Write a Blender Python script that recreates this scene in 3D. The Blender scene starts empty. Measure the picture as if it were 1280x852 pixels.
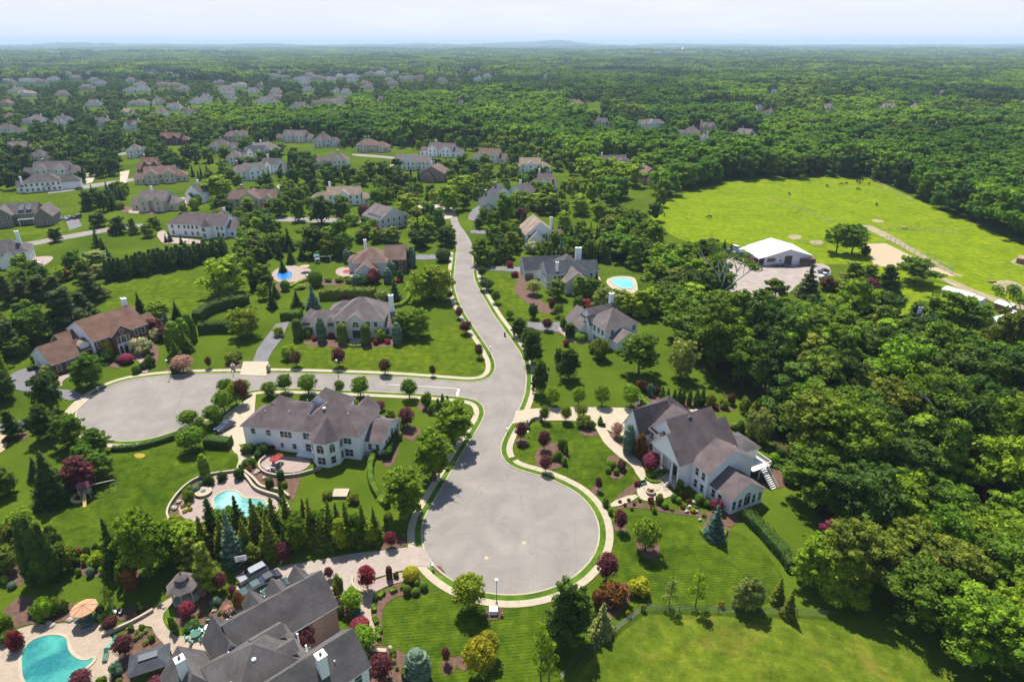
import bpy, bmesh, math, random
import numpy as np
from mathutils import Vector, Matrix, geometry
R = math.radians
PI = math.pi
rnd = random.Random(7)
sc = bpy.context.scene
COL = sc.collection

# ------------------------------------------------------------------ camera
CAM_H = 80.0
PITCH = math.atan(371 / 800)          # horizon height in the frame gives the tilt
cam_d = bpy.data.cameras.new('camera')
cam = bpy.data.objects.new('camera', cam_d)
COL.objects.link(cam)
cam.location = (0, 0, CAM_H)
cam.rotation_euler = (PI / 2 - PITCH, 0, 0)
cam_d.sensor_width = 36
cam_d.lens = 36 * 800 / 1280
cam_d.clip_start = 0.5
cam_d.clip_end = 90000
sc.camera = cam

# ------------------------------------------------------------------ world, sun, exposure
SUN_EL, SUN_AZ = R(60), R(-17)        # azimuth clockwise from +Y
W = bpy.data.worlds.new('World'); sc.world = W; W.use_nodes = True
nt = W.node_tree; nt.nodes.clear()
out = nt.nodes.new('ShaderNodeOutputWorld'); bg = nt.nodes.new('ShaderNodeBackground')
sky = nt.nodes.new('ShaderNodeTexSky'); sky.sky_type = 'NISHITA'; sky.sun_disc = False
sky.sun_elevation = SUN_EL; sky.sun_rotation = SUN_AZ
sky.altitude = 80; sky.air_density = 1.0; sky.dust_density = .5; sky.ozone_density = 2.0
tc = nt.nodes.new('ShaderNodeTexCoord'); mp = nt.nodes.new('ShaderNodeMapping'); mp.inputs['Scale'].default_value = (2.2, 2.2, 14)
cn = nt.nodes.new('ShaderNodeTexNoise'); cn.inputs['Scale'].default_value = 2.6; cn.inputs['Detail'].default_value = 6; cn.inputs['Roughness'].default_value = .6
cr = nt.nodes.new('ShaderNodeValToRGB'); cr.color_ramp.elements[0].position = .2; cr.color_ramp.elements[1].position = .5
cr.color_ramp.elements[0].color = (.7, .7, .7, 1); cr.color_ramp.elements[1].color = (1, 1, 1, 1)
mx = nt.nodes.new('ShaderNodeMix'); mx.data_type = 'RGBA'; mx.inputs['B'].default_value = (5.2, 5.2, 5.5, 1)
nt.links.new(tc.outputs['Generated'], mp.inputs['Vector']); nt.links.new(mp.outputs['Vector'], cn.inputs['Vector'])
nt.links.new(cn.outputs['Fac'], cr.inputs['Fac']); sx_ = nt.nodes.new('ShaderNodeSeparateXYZ'); nt.links.new(tc.outputs['Generated'], sx_.inputs[0])
mr = nt.nodes.new('ShaderNodeMapRange'); mr.interpolation_type = 'SMOOTHSTEP'      # pale summer haze low in the sky, clear blue above
mr.inputs['From Min'].default_value = .08; mr.inputs['From Max'].default_value = .32; mr.inputs['To Min'].default_value = 1; mr.inputs['To Max'].default_value = .06
nt.links.new(sx_.outputs['Z'], mr.inputs['Value'])
ml = nt.nodes.new('ShaderNodeMath'); ml.operation = 'MULTIPLY'; nt.links.new(cr.outputs['Color'], ml.inputs[0]); nt.links.new(mr.outputs[0], ml.inputs[1])
nt.links.new(ml.outputs[0], mx.inputs['Factor'])
nt.links.new(sky.outputs['Color'], mx.inputs['A']); nt.links.new(mx.outputs['Result'], bg.inputs['Color'])
bg.inputs['Strength'].default_value = 0.1
nt.links.new(bg.outputs['Background'], out.inputs['Surface'])
sd = bpy.data.lights.new('sun', 'SUN'); sd.energy = 5.0; sd.angle = R(.55); sd.color = (1, .955, .88)
sun = bpy.data.objects.new('sun', sd); COL.objects.link(sun)
dirv = Vector((math.sin(SUN_AZ) * math.cos(SUN_EL), math.cos(SUN_AZ) * math.cos(SUN_EL), math.sin(SUN_EL)))
sun.rotation_euler = dirv.to_track_quat('Z', 'Y').to_euler(); sun.location = (0, 0, 300)
sc.view_settings.view_transform = 'Standard'; sc.view_settings.look = 'None'
sc.view_settings.exposure = 0.85; sc.view_settings.gamma = 1
sc.cycles.max_bounces = 6; sc.cycles.diffuse_bounces = 3; sc.cycles.glossy_bounces = 2; sc.cycles.transmission_bounces = 4
sc.cycles.volume_bounces = 0; sc.cycles.transparent_max_bounces = 6; sc.cycles.caustics_reflective = False; sc.cycles.caustics_refractive = False
sc.cycles.use_denoising = True
sc.cycles.use_adaptive_sampling = True

# ------------------------------------------------------------------ projection helper: an image pixel -> metres on the plane at height z
cp, sp_ = math.cos(PITCH), math.sin(PITCH)
def G(px, py, z=0.0):
    dx = (px - 640) / 800; dy = -(py - 426) / 800
    t = (z - CAM_H) / (-sp_ + dy * cp)
    return Vector((dx * t, (cp + dy * sp_) * t))
def depth_at(v):                       # distance along the view axis of a ground point
    return v.y * cp + CAM_H * sp_
def m_per_px(px, py):
    return depth_at(G(px, py)) / 800
def cos_dep(py):
    return math.cos(PITCH + math.atan((py - 426) / 800))

# ------------------------------------------------------------------ materials
MATS = {}
def new_mat(name):
    m = bpy.data.materials.new(name); m.use_nodes = True
    n = m.node_tree; n.nodes.clear()
    o = n.nodes.new('ShaderNodeOutputMaterial')
    b = n.nodes.new('ShaderNodeBsdfPrincipled')
    n.links.new(b.outputs[0], o.inputs['Surface'])
    MATS[name] = m
    return m, n, b, o
def N(n, t, **kw):
    x = n.nodes.new(t)
    for k, v in kw.items():
        if k in x.inputs: x.inputs[k].default_value = v
        else: setattr(x, k, v)
    return x
def pos(n, scale=None):
    g = n.nodes.new('ShaderNodeNewGeometry')
    return g.outputs['Position']
def objco(n):
    return n.nodes.new('ShaderNodeTexCoord').outputs['Object']
def ramp(n, fac, stops):
    r = n.nodes.new('ShaderNodeValToRGB')
    el = r.color_ramp.elements
    while len(el) < len(stops): el.new(.5)
    for e, (p, c) in zip(el, stops):
        e.position = p; e.color = (*c, 1) if len(c) == 3 else c
    n.links.new(fac, r.inputs['Fac'])
    return r.outputs['Color']
def noise(n, vec, scale, detail=4, rough=.55, dist=0):
    x = N(n, 'ShaderNodeTexNoise', Scale=scale, Detail=detail, Roughness=rough, Distortion=dist)
    n.links.new(vec, x.inputs['Vector'])
    return x.outputs['Fac']
def mix(n, fac, a, b, mode='MIX'):
    x = n.nodes.new('ShaderNodeMix'); x.data_type = 'RGBA'; x.blend_type = mode
    for s, v in (('Factor', fac), ('A', a), ('B', b)):
        if isinstance(v, (int, float)): x.inputs[s].default_value = v
        elif isinstance(v, tuple): x.inputs[s].default_value = (*v, 1) if len(v) == 3 else v
        else: n.links.new(v, x.inputs[s])
    return x.outputs['Result']
def bump(n, b, h, strength=.4, dist=.05):
    x = N(n, 'ShaderNodeBump', Strength=strength, Distance=dist)
    n.links.new(h, x.inputs['Height']); n.links.new(x.outputs['Normal'], b.inputs['Normal'])
def math_(n, op, a, b=None):
    x = n.nodes.new('ShaderNodeMath'); x.operation = op
    for i, v in enumerate((a, b)):
        if v is None: continue
        if isinstance(v, (int, float)): x.inputs[i].default_value = v
        else: n.links.new(v, x.inputs[i])
    return x.outputs[0]
def simple(name, col, rough=.7, var=.12, scale=1.2, metal=0, bumpy=0):
    m, n, b, o = new_mat(name)
    p = objco(n)
    f = noise(n, p, scale, 5, .6)
    lo = tuple(c * (1 - var) for c in col); hi = tuple(min(1, c * (1 + var)) for c in col)
    n.links.new(ramp(n, f, [(.3, lo), (.7, hi)]), b.inputs['Base Color'])
    b.inputs['Roughness'].default_value = rough; b.inputs['Metallic'].default_value = metal
    if bumpy: bump(n, b, noise(n, p, scale * 8, 3), bumpy, .03)
    return m

def grass_mat(name, c1, c2, c3, stripes=None, dry=None):
    """c1 dark, c2 mid, c3 light; stripes = (angle, width, amount) mowing; dry = patchy straw colour"""
    m, n, b, o = new_mat(name)
    p = pos(n)
    big = noise(n, p, .035, 5, .65)
    col = ramp(n, big, [(.3, c1), (.5, c2), (.7, c3)])
    med = noise(n, p, .45, 6, .7)
    col = mix(n, .6, col, ramp(n, med, [(.3, tuple(x * .5 for x in c1)), (.5, c2), (.7, (c3[0] * 1.5, c3[1] * 1.32, c3[2] * 1.3))]))
    lump = noise(n, p, .12, 4, .65, 1.2)
    col = mix(n, .75, col, ramp(n, lump, [(.35, (.66, .72, .7)), (.5, (1, 1, 1)), (.66, (1.28, 1.16, 1.05))]), 'MULTIPLY')
    fine = noise(n, p, 3.5, 4, .75)
    col = mix(n, .6, col, ramp(n, fine, [(.3, (.62, .64, .6)), (.7, (1.35, 1.3, 1.3))]), 'MULTIPLY')
    if stripes:
        a, w, amt = stripes
        mpn = N(n, 'ShaderNodeMapping'); mpn.inputs['Rotation'].default_value = (0, 0, a)
        n.links.new(p, mpn.inputs['Vector'])
        wv = N(n, 'ShaderNodeTexWave', Scale=.31 / w * 2, Distortion=.6, Detail=2); wv.bands_direction = 'X'
        n.links.new(mpn.outputs['Vector'], wv.inputs['Vector'])
        col = mix(n, amt, col, ramp(n, wv.outputs['Fac'], [(.3, (.72, .76, .7)), (.7, (1.25, 1.2, 1.2))]), 'MULTIPLY')
    if dry:
        d = noise(n, p, .11, 6, .75, .5)
        col = mix(n, ramp(n, d, [(.52, (0, 0, 0)), (.7, (.5, .5, .5))]), col, dry)
    n.links.new(col, b.inputs['Base Color'])
    b.inputs['Roughness'].default_value = 1; b.inputs['Specular IOR Level'].default_value = .0
    bump(n, b, fine, .5, .12)
    return m
grass_mat('lawn', (0.0323, 0.0595, 0.0051), (0.0510, 0.0867, 0.0068), (0.0833, 0.1207, 0.0085), None)
grass_mat('lawn_striped', (0.0425, 0.0714, 0.0059), (0.0629, 0.0986, 0.0068), (0.0918, 0.1292, 0.0085), (R(38), 1.3, .55))
grass_mat('lawn_fine', (0.0306, 0.0561, 0.0051), (0.0467, 0.0808, 0.0059), (0.0748, 0.1105, 0.0076), (R(84), 1.1, .5))
grass_mat('meadow', (.098, .150, .006), (.122, .178, .007), (.15, .205, .009), None, (.18, .19, .02))
grass_mat('rough_field', (0.0476, 0.0771, 0.0074), (0.0722, 0.1066, 0.0090), (0.0984, 0.1312, 0.0115), (R(110), 3, .12), (.23, .17, .035))
grass_mat('dry_grass', (.22, .17, .03), (.28, .2, .035), (.3, .24, .05))
grass_mat('verge', (.05, .105, .012), (.065, .125, .013), (.085, .15, .015))
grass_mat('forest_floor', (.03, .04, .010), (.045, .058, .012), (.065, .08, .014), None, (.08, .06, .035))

def ground_mat():
    m, n, b, o = new_mat('ground_cover')
    p = pos(n)
    vd = n.nodes.new('ShaderNodeVectorMath'); vd.operation = 'LENGTH'; n.links.new(p, vd.inputs[0])
    near = ramp(n, noise(n, p, .03, 6, .7), [(.3, (0.0357, 0.0629, 0.0059)), (.5, (0.0578, 0.0918, 0.0076)), (.7, (0.0850, 0.1207, 0.0102))])
    near = mix(n, .6, near, ramp(n, noise(n, p, 1.5, 5, .75), [(.3, (.6, .62, .6)), (.7, (1.35, 1.3, 1.3))]), 'MULTIPLY')
    far = ramp(n, noise(n, p, .004, 10, .85), [(.35, (.010, .020, .010)), (.5, (.022, .042, .015)), (.62, (.035, .06, .016)), (.75, (.07, .09, .03))])
    blend = N(n, 'ShaderNodeMapRange'); blend.inputs['From Min'].default_value = 1100; blend.inputs['From Max'].default_value = 2000
    n.links.new(vd.outputs['Value'], blend.inputs['Value'])
    n.links.new(mix(n, blend.outputs['Result'], near, far), b.inputs['Base Color'])
    b.inputs['Roughness'].default_value = 1; b.inputs['Specular IOR Level'].default_value = .0
ground_mat()

def asphalt(name, c, var=.17):
    m, n, b, o = new_mat(name)
    p = pos(n)
    f = noise(n, p, .18, 6, .6, .4)
    col = ramp(n, f, [(.3, tuple(x * (1 - var) for x in c)), (.55, c), (.75, tuple(x * (1 + var) for x in c))])
    g = noise(n, p, 14, 3, .8)
    col = mix(n, .5, col, ramp(n, g, [(.3, (.82, .82, .82)), (.7, (1.15, 1.15, 1.15))]), 'MULTIPLY')
    # tyre-worn lanes and old seams
    v = N(n, 'ShaderNodeTexVoronoi', Scale=.085); v.feature = 'DISTANCE_TO_EDGE'
    d = N(n, 'ShaderNodeTexNoise', Scale=.4, Detail=5)
    n.links.new(p, d.inputs['Vector'])
    n.links.new(mix(n, .5, p, d.outputs['Color'], 'ADD'), v.inputs['Vector'])
    col = mix(n, ramp(n, v.outputs['Distance'], [(.0, (.4, .4, .4)), (.004, (0, 0, 0))]), col, tuple(x * .45 for x in c))
    s = noise(n, p, .6, 4, .8)
    col = mix(n, ramp(n, s, [(.58, (0, 0, 0)), (.72, (.4, .4, .4))]), col, tuple(x * 1.3 for x in c))
    st = noise(n, p, .33, 3, .5, 2.5)
    col = mix(n, ramp(n, st, [(.62, (0, 0, 0)), (.74, (.45, .45, .45))]), col, tuple(x * .62 for x in c))
    n.links.new(col, b.inputs['Base Color']); b.inputs['Roughness'].default_value = .88
    b.inputs['Specular IOR Level'].default_value = .1
    bump(n, b, g, .25, .02)
asphalt('asphalt', (.215, .192, .170))
asphalt('asphalt_dark', (.15, .145, .15))
def paving(name, c, cell, mortar=.75, rot=0):
    m, n, b, o = new_mat(name)
    p = pos(n)
    br = N(n, 'ShaderNodeTexBrick', Scale=1 / cell)
    br.inputs['Color1'].default_value = (*[x * .86 for x in c], 1); br.inputs['Color2'].default_value = (*[x * 1.12 for x in c], 1)
    br.inputs['Mortar'].default_value = (*[x * mortar for x in c], 1); br.inputs['Mortar Size'].default_value = .03
    mpn = N(n, 'ShaderNodeMapping'); mpn.inputs['Rotation'].default_value = (0, 0, rot)
    n.links.new(p, mpn.inputs['Vector']); n.links.new(mpn.outputs['Vector'], br.inputs['Vector'])
    col = mix(n, .55, br.outputs['Color'], ramp(n, noise(n, p, .5, 5, .7), [(.3, (.75, .74, .72)), (.7, (1.2, 1.2, 1.22))]), 'MULTIPLY')
    n.links.new(col, b.inputs['Base Color']); b.inputs['Roughness'].default_value = .85
    bump(n, b, br.outputs['Fac'], -.3, .02)
paving('paver_tan', (.32, .25, .18), .5, .7, .5)
paving('paver_pink', (.29, .215, .18), .5, .75, .9)
paving('paver_driveway', (.30, .245, .20), .4, .75, .3)
simple('concrete', (.335, .28, .195), .85, .12, .8)
simple('kerbstone', (.32, .275, .185), .85, .14, .6)
simple('mulch', (.095, .048, .03), .95, .45, 1.2, 0, .4)
simple('sand', (.36, .265, .165), .95, .12, .5)
simple('dirt', (.24, .195, .105), .95, .25, .3)
simple('gravel_yard', (.26, .215, .185), .95, .2, .3)
simple('stone', (.33, .28, .23), .9, .3, 2)
simple('white_paint', (.66, .66, .66), .55, .04, 1)
simple('cream_paint', (.62, .56, .46), .6, .06, 1)
simple('trim', (.74, .73, .70), .5, .05, 1)
simple('dark_metal', (.045, .05, .055), .4, .2, 3, .4)
simple('grey_metal', (.3, .31, .33), .45, .15, 2, .6)
simple('wood', (.23, .13, .07), .8, .3, 3)
simple('pale_wood', (.42, .36, .28), .8, .2, 3)
simple('rubber', (.02, .02, .02), .8, .1, 3)
simple('red_cloth', (.38, .03, .035), .8, .12, 2)
simple('orange_cloth', (.43, .23, .125), .85, .1, 2)
simple('tan_cloth', (.45, .32, .2), .85, .12, 2)
simple('green_cloth', (.015, .10, .06), .7, .2, 2)
simple('plastic_green', (.02, .22, .15), .5, .1, 2)
simple('slide_yellow', (.5, .36, .12), .5, .08, 2)
simple('red_paint', (.14, .025, .035), .35, .1, 1)
simple('bark', (.085, .062, .045), .95, .35, 2.5, 0, .4)
simple('pale_bark', (.42, .38, .33), .9, .25, 1.5)
simple('solar_dark', (.012, .016, .035), .25, .3, .6)
simple('horse_brown', (.05, .025, .015), .8, .2, 2)
simple('steel_roof', (.62, .62, .65), .45, .05, .3)
simple('rust_roof', (.30, .19, .12), .8, .35, .6)
simple('terracotta', (.42, .17, .09), .8, .2, 2)
def glass_mat():
    m, n, b, o = new_mat('window_glass')
    n.links.new(ramp(n, noise(n, pos(n), .5, 2), [(.35, (.012, .016, .022)), (.65, (.06, .07, .085))]), b.inputs['Base Color'])
    b.inputs['Roughness'].default_value = .08; b.inputs['Specular IOR Level'].default_value = .8
glass_mat()
def water(name, shallow, deep):
    m, n, b, o = new_mat(name)
    p = pos(n)
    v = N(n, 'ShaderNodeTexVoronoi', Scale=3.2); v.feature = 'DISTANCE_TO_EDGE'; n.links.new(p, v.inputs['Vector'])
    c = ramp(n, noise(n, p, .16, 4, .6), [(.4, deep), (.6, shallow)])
    c = mix(n, ramp(n, v.outputs['Distance'], [(0, (.3, .3, .3)), (.12, (0, 0, 0))]), c, tuple(min(1, x * 1.25 + .02) for x in shallow))  # bright caustic light lines painted into the water colour
    n.links.new(c, b.inputs['Base Color']); b.inputs['Roughness'].default_value = .06
    bump(n, b, noise(n, p, 2.5, 3), .15, .05)
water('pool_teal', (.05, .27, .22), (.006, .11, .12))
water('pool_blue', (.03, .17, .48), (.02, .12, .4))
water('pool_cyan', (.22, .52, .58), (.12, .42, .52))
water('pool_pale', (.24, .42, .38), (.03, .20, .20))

def shingles(name, c):
    m, n, b, o = new_mat(name)
    p = objco(n)
    f = noise(n, p, .35, 5, .65)
    col = ramp(n, f, [(.3, tuple(x * .68 for x in c)), (.7, tuple(x * 1.3 for x in c))])
    sxyz = n.nodes.new('ShaderNodeSeparateXYZ'); n.links.new(p, sxyz.inputs[0])
    z = math_(n, 'FRACT', math_(n, 'MULTIPLY', sxyz.outputs['Z'], 5.2))
    col = mix(n, .5, col, ramp(n, z, [(0, (.62, .62, .62)), (.18, (1, 1, 1)), (1, (1.12, 1.12, 1.12))]), 'MULTIPLY')
    g = noise(n, p, 5, 4, .8)
    col = mix(n, .7, col, ramp(n, g, [(.3, (.7, .7, .72)), (.7, (1.3, 1.28, 1.25))]), 'MULTIPLY')
    n.links.new(col, b.inputs['Base Color']); b.inputs['Roughness'].default_value = .95; b.inputs['Specular IOR Level'].default_value = .15
    bump(n, b, z, .3, .03)
shingles('roof_mauve', (.112, .088, .088))
shingles('roof_grey', (.092, .084, .081))
shingles('roof_brown', (.145, .095, .078))
shingles('roof_redbrown', (.13, .075, .055))
shingles('roof_charcoal', (.055, .058, .068))
shingles('roof_tan', (.235, .18, .14))
shingles('roof_ash', (.13, .11, .105))
def siding(name, c, period=5.0, amt=.2):
    m, n, b, o = new_mat(name)
    p = objco(n)
    sxyz = n.nodes.new('ShaderNodeSeparateXYZ'); n.links.new(p, sxyz.inputs[0])
    z = math_(n, 'FRACT', math_(n, 'MULTIPLY', sxyz.outputs['Z'], period))
    col = mix(n, amt, c, ramp(n, z, [(0, (.5, .5, .5)), (.15, (1, 1, 1))]), 'MULTIPLY')
    col = mix(n, .3, col, ramp(n, noise(n, p, .6, 5, .7), [(.3, (.8, .8, .8)), (.7, (1.08, 1.08, 1.08))]), 'MULTIPLY')
    n.links.new(col, b.inputs['Base Color']); b.inputs['Roughness'].default_value = .6
siding('siding_white', (.86, .86, .86))
siding('siding_cream', (.70, .66, .58))
siding('siding_grey', (.56, .57, .56))
siding('siding_tan', (.55, .46, .37))
siding('stucco', (.64, .60, .54), 5, .0)
siding('barn_metal', (.62, .62, .66), 1.5, .1)
def brick(name, c, mortar):
    m, n, b, o = new_mat(name)
    p = objco(n)
    br = N(n, 'ShaderNodeTexBrick', Scale=4)
    br.inputs['Color1'].default_value = (*[x * .8 for x in c], 1); br.inputs['Color2'].default_value = (*[x * 1.25 for x in c], 1)
    br.inputs['Mortar'].default_value = (*mortar, 1); br.inputs['Mortar Size'].default_value = .02
    sx = n.nodes.new('ShaderNodeSeparateXYZ'); n.links.new(p, sx.inputs[0])
    cb = n.nodes.new('ShaderNodeCombineXYZ')
    n.links.new(math_(n, 'ADD', sx.outputs['X'], sx.outputs['Y']), cb.inputs['X']); n.links.new(sx.outputs['Z'], cb.inputs['Y'])
    n.links.new(cb.outputs[0], br.inputs['Vector'])
    col = mix(n, .5, br.outputs['Color'], ramp(n, noise(n, p, .7, 5, .7), [(.3, (.7, .7, .7)), (.7, (1.25, 1.25, 1.25))]), 'MULTIPLY')
    n.links.new(col, b.inputs['Base Color']); b.inputs['Roughness'].default_value = .9
brick('brick_red', (.13, .045, .033), (.16, .12, .1))
brick('brick_rose', (.30, .165, .13), (.28, .24, .2))
brick('stone_veneer', (.21, .175, .145), (.12, .11, .1))
def paint(name, c, rough=.25):
    m, n, b, o = new_mat(name)
    n.links.new(ramp(n, noise(n, objco(n), 1.2, 3), [(.3, tuple(x * .9 for x in c)), (.7, c)]), b.inputs['Base Color'])
    b.inputs['Roughness'].default_value = rough; b.inputs['Coat Weight'].default_value = .6
for nm, c in dict(car_white=(.75, .76, .78), car_silver=(.24, .25, .27), car_green=(.012, .05, .045), car_blue=(.02, .04, .09), car_black=(.012, .013, .016), car_red=(.3, .015, .03)).items():
    paint(nm, c)

def leaf_mat(name, trans=.32, rough=.62, random_col=None):
    m, n, b, o = new_mat(name)
    oi = n.nodes.new('ShaderNodeObjectInfo')
    geo = n.nodes.new('ShaderNodeNewGeometry')
    if random_col:
        col = ramp(n, oi.outputs['Random'], random_col)
        big = noise(n, pos(n), .0035, 5, .7)
        col = mix(n, .85, col, ramp(n, big, [(.4, (.4, .56, .6)), (.5, (.95, 1, 1)), (.6, (1.7, 1.45, 1.0))]), 'MULTIPLY')
    else:
        col = oi.outputs['Color']
    isl = ramp(n, geo.outputs['Random Per Island'], [(0, (.5, .56, .55)), (.5, (1.0, 1.0, .95)), (1, (1.95, 1.7, 1.2))])
    col = mix(n, .9, col, isl, 'MULTIPLY')
    n.links.new(col, b.inputs['Base Color'])
    b.inputs['Roughness'].default_value = rough; b.inputs['Specular IOR Level'].default_value = .08
    tr = n.nodes.new('ShaderNodeBsdfTranslucent')
    n.links.new(mix(n, 1.0, col, (1.35, 1.5, .55), 'MULTIPLY'), tr.inputs['Color'])
    ms = n.nodes.new('ShaderNodeMixShader'); ms.inputs[0].default_value = trans
    n.links.new(b.outputs[0], ms.inputs[1]); n.links.new(tr.outputs[0], ms.inputs[2]); n.links.new(ms.outputs[0], o.inputs['Surface'])
    return m
leaf_mat('leaves', .38); leaf_mat('needles', .2, .7)
leaf_mat('far_leaves', .35, .7, [(0, (.030, .068, .014)), (.3, (.052, .108, .014)), (.6, (.085, .152, .013)), (.85, (.135, .205, .014)), (1, (.034, .064, .022))]
         )
leaf_mat('belt_leaves', .4, .7, [(0, (.075, .155, .012)), (.4, (.11, .20, .013)), (.8, (.15, .24, .015)), (1, (.07, .13, .018))])

# ------------------------------------------------------------------ mesh collector
class MB:
    def __init__(s): s.v = []; s.f = []; s.m = []
    def face(s, pts, mi=0):
        i = len(s.v); s.v.extend([tuple(p) for p in pts]); s.f.append(tuple(range(i, i + len(pts)))); s.m.append(mi)
    def add(s, vs, fs, mi=0):
        i = len(s.v); s.v.extend([tuple(p) for p in vs])
        for f in fs: s.f.append(tuple(k + i for k in f)); s.m.append(mi)
    def box(s, x0, x1, y0, y1, z0, z1, mi=0):
        s.add([(x0, y0, z0), (x1, y0, z0), (x1, y1, z0), (x0, y1, z0), (x0, y0, z1), (x1, y0, z1), (x1, y1, z1), (x0, y1, z1)],
              [(0, 3, 2, 1), (4, 5, 6, 7), (0, 1, 5, 4), (1, 2, 6, 5), (2, 3, 7, 6), (3, 0, 4, 7)], mi)
    def beam(s, a, b, w, h=None, mi=0):
        h = h or w; a = Vector(a); b = Vector(b); d = (b - a).normalized()
        up = Vector((0, 0, 1)) if abs(d.z) < .95 else Vector((1, 0, 0))
        x = d.cross(up).normalized() * w / 2; y = x.cross(d).normalized() * h / 2
        s.add([a - x - y, a + x - y, a + x + y, a - x + y, b - x - y, b + x - y, b + x + y, b - x + y],
              [(0, 3, 2, 1), (4, 5, 6, 7), (0, 1, 5, 4), (1, 2, 6, 5), (2, 3, 7, 6), (3, 0, 4, 7)], mi)
    def tube(s, pts, rad, n=6, mi=0, cap=True):
        base = len(s.v); k = len(pts)
        for i, p in enumerate(pts):
            p = Vector(p); a = Vector(pts[max(0, i - 1)]); b = Vector(pts[min(k - 1, i + 1)]); d = (b - a).normalized()
            up = Vector((0, 0, 1)) if abs(d.z) < .9 else Vector((1, 0, 0))
            x = d.cross(up).normalized(); y = x.cross(d).normalized()
            r = rad[i] if isinstance(rad, (list, tuple)) else rad
            for j in range(n):
                t = 2 * PI * j / n; s.v.append(tuple(p + x * math.cos(t) * r + y * math.sin(t) * r))
        for i in range(k - 1):
            for j in range(n):
                q = (j + 1) % n
                s.f.append((base + i * n + j, base + i * n + q, base + (i + 1) * n + q, base + (i + 1) * n + j)); s.m.append(mi)
        if cap:
            s.f.append(tuple(base + j for j in range(n))[::-1]); s.m.append(mi)
            s.f.append(tuple(base + (k - 1) * n + j for j in range(n))); s.m.append(mi)
    def prism(s, pts, z0, z1, mi=0, mtop=None):
        n = len(pts); i = len(s.v)
        s.v.extend([(p[0], p[1], z0) for p in pts]); s.v.extend([(p[0], p[1], z1) for p in pts])
        s.f.append(tuple(range(i + n, i + 2 * n))); s.m.append(mi if mtop is None else mtop)
        s.f.append(tuple(range(i, i + n))[::-1]); s.m.append(mi)
        for k in range(n):
            q = (k + 1) % n; s.f.append((i + k, i + q, i + n + q, i + n + k)); s.m.append(mi)
    def frust(s, cx, cy, z0, z1, r0, r1, n=8, mi=0, ph=0):
        a = [(cx + math.cos(ph + 2 * PI * j / n) * r0, cy + math.sin(ph + 2 * PI * j / n) * r0, z0) for j in range(n)]
        if r1 < 1e-4:
            s.add(a + [(cx, cy, z1)], [(j, (j + 1) % n, n) for j in range(n)] + [tuple(range(n))[::-1]], mi)
        else:
            b = [(cx + math.cos(ph + 2 * PI * j / n) * r1, cy + math.sin(ph + 2 * PI * j / n) * r1, z1) for j in range(n)]
            s.add(a + b, [(j, (j + 1) % n, n + (j + 1) % n, n + j) for j in range(n)] + [tuple(range(n))[::-1], tuple(range(n, 2 * n))], mi)
    def ball(s, c, r, n=10, k=6, mi=0, sq=(1, 1, 1), jit=0, rr=None):
        base = len(s.v); s.v.append((c[0], c[1], c[2] - r * sq[2]))
        for i in range(1, k):
            t = PI * i / k - PI / 2
            for j in range(n):
                a = 2 * PI * j / n; q = r * (1 + ((rr or rnd).random() - .5) * jit)
                s.v.append((c[0] + math.cos(a) * math.cos(t) * q * sq[0], c[1] + math.sin(a) * math.cos(t) * q * sq[1], c[2] + math.sin(t) * q * sq[2]))
        s.v.append((c[0], c[1], c[2] + r * sq[2])); top = len(s.v) - 1
        for j in range(n):
            q = (j + 1) % n
            s.f.append((base, base + 1 + q, base + 1 + j)); s.m.append(mi)
            s.f.append((top, base + 1 + (k - 2) * n + j, base + 1 + (k - 2) * n + q)); s.m.append(mi)
            for i in range(k - 2):
                o = base + 1 + i * n; s.f.append((o + j, o + q, o + n + q, o + n + j)); s.m.append(mi)
    def mesh(s, name, mats, smooth=False):
        me = bpy.data.meshes.new(name)
        me.from_pydata(s.v, [], s.f)
        for m in mats: me.materials.append(MATS[m])
        if len(mats) > 1: me.polygons.foreach_set('material_index', s.m)
        if smooth: me.polygons.foreach_set('use_smooth', [True] * len(s.f))
        me.update(); return me
    def build(s, name, mats, parent=None, loc=(0, 0, 0), rot=0, smooth=False, kind=None):
        if isinstance(mats, str): mats = [mats]
        return link(name, s.mesh(name, mats, smooth), parent, loc, rot, kind)
def link(name, me, parent=None, loc=(0, 0, 0), rot=0, kind=None):
    o = bpy.data.objects.new(name, me); COL.objects.link(o)
    o.location = loc; o.rotation_euler = (0, 0, rot)
    if parent is not None: o.parent = parent
    if kind: o['kind'] = kind
    return o
def tag(o, label=None, cat=None, group=None, kind=None):
    if label: o['label'] = label
    if cat: o['category'] = cat
    if group: o['group'] = group
    if kind: o['kind'] = kind
    return o
def thing(name, label, cat, loc=(0, 0, 0), rot=0, group=None):
    o = bpy.data.objects.new(name, None); COL.objects.link(o); o.empty_display_size = .5
    o.location = (loc[0], loc[1], loc[2] if len(loc) > 2 else 0); o.rotation_euler = (0, 0, rot)
    return tag(o, label, cat, group)
def copy_thing(src, loc, rot=0, label=None, group=None, scale=None):
    c = src.copy(); COL.objects.link(c); c.location = (loc[0], loc[1], loc[2] if len(loc) > 2 else 0); c.rotation_euler = (0, 0, rot)
    if scale: c.scale = scale
    if label: c['label'] = label
    if group: c['group'] = group
    for ch in list(src.children):
        d = ch.copy(); COL.objects.link(d); d.parent = c
        for g in ch.children:
            e = g.copy(); COL.objects.link(e); e.parent = d
    return c

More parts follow.
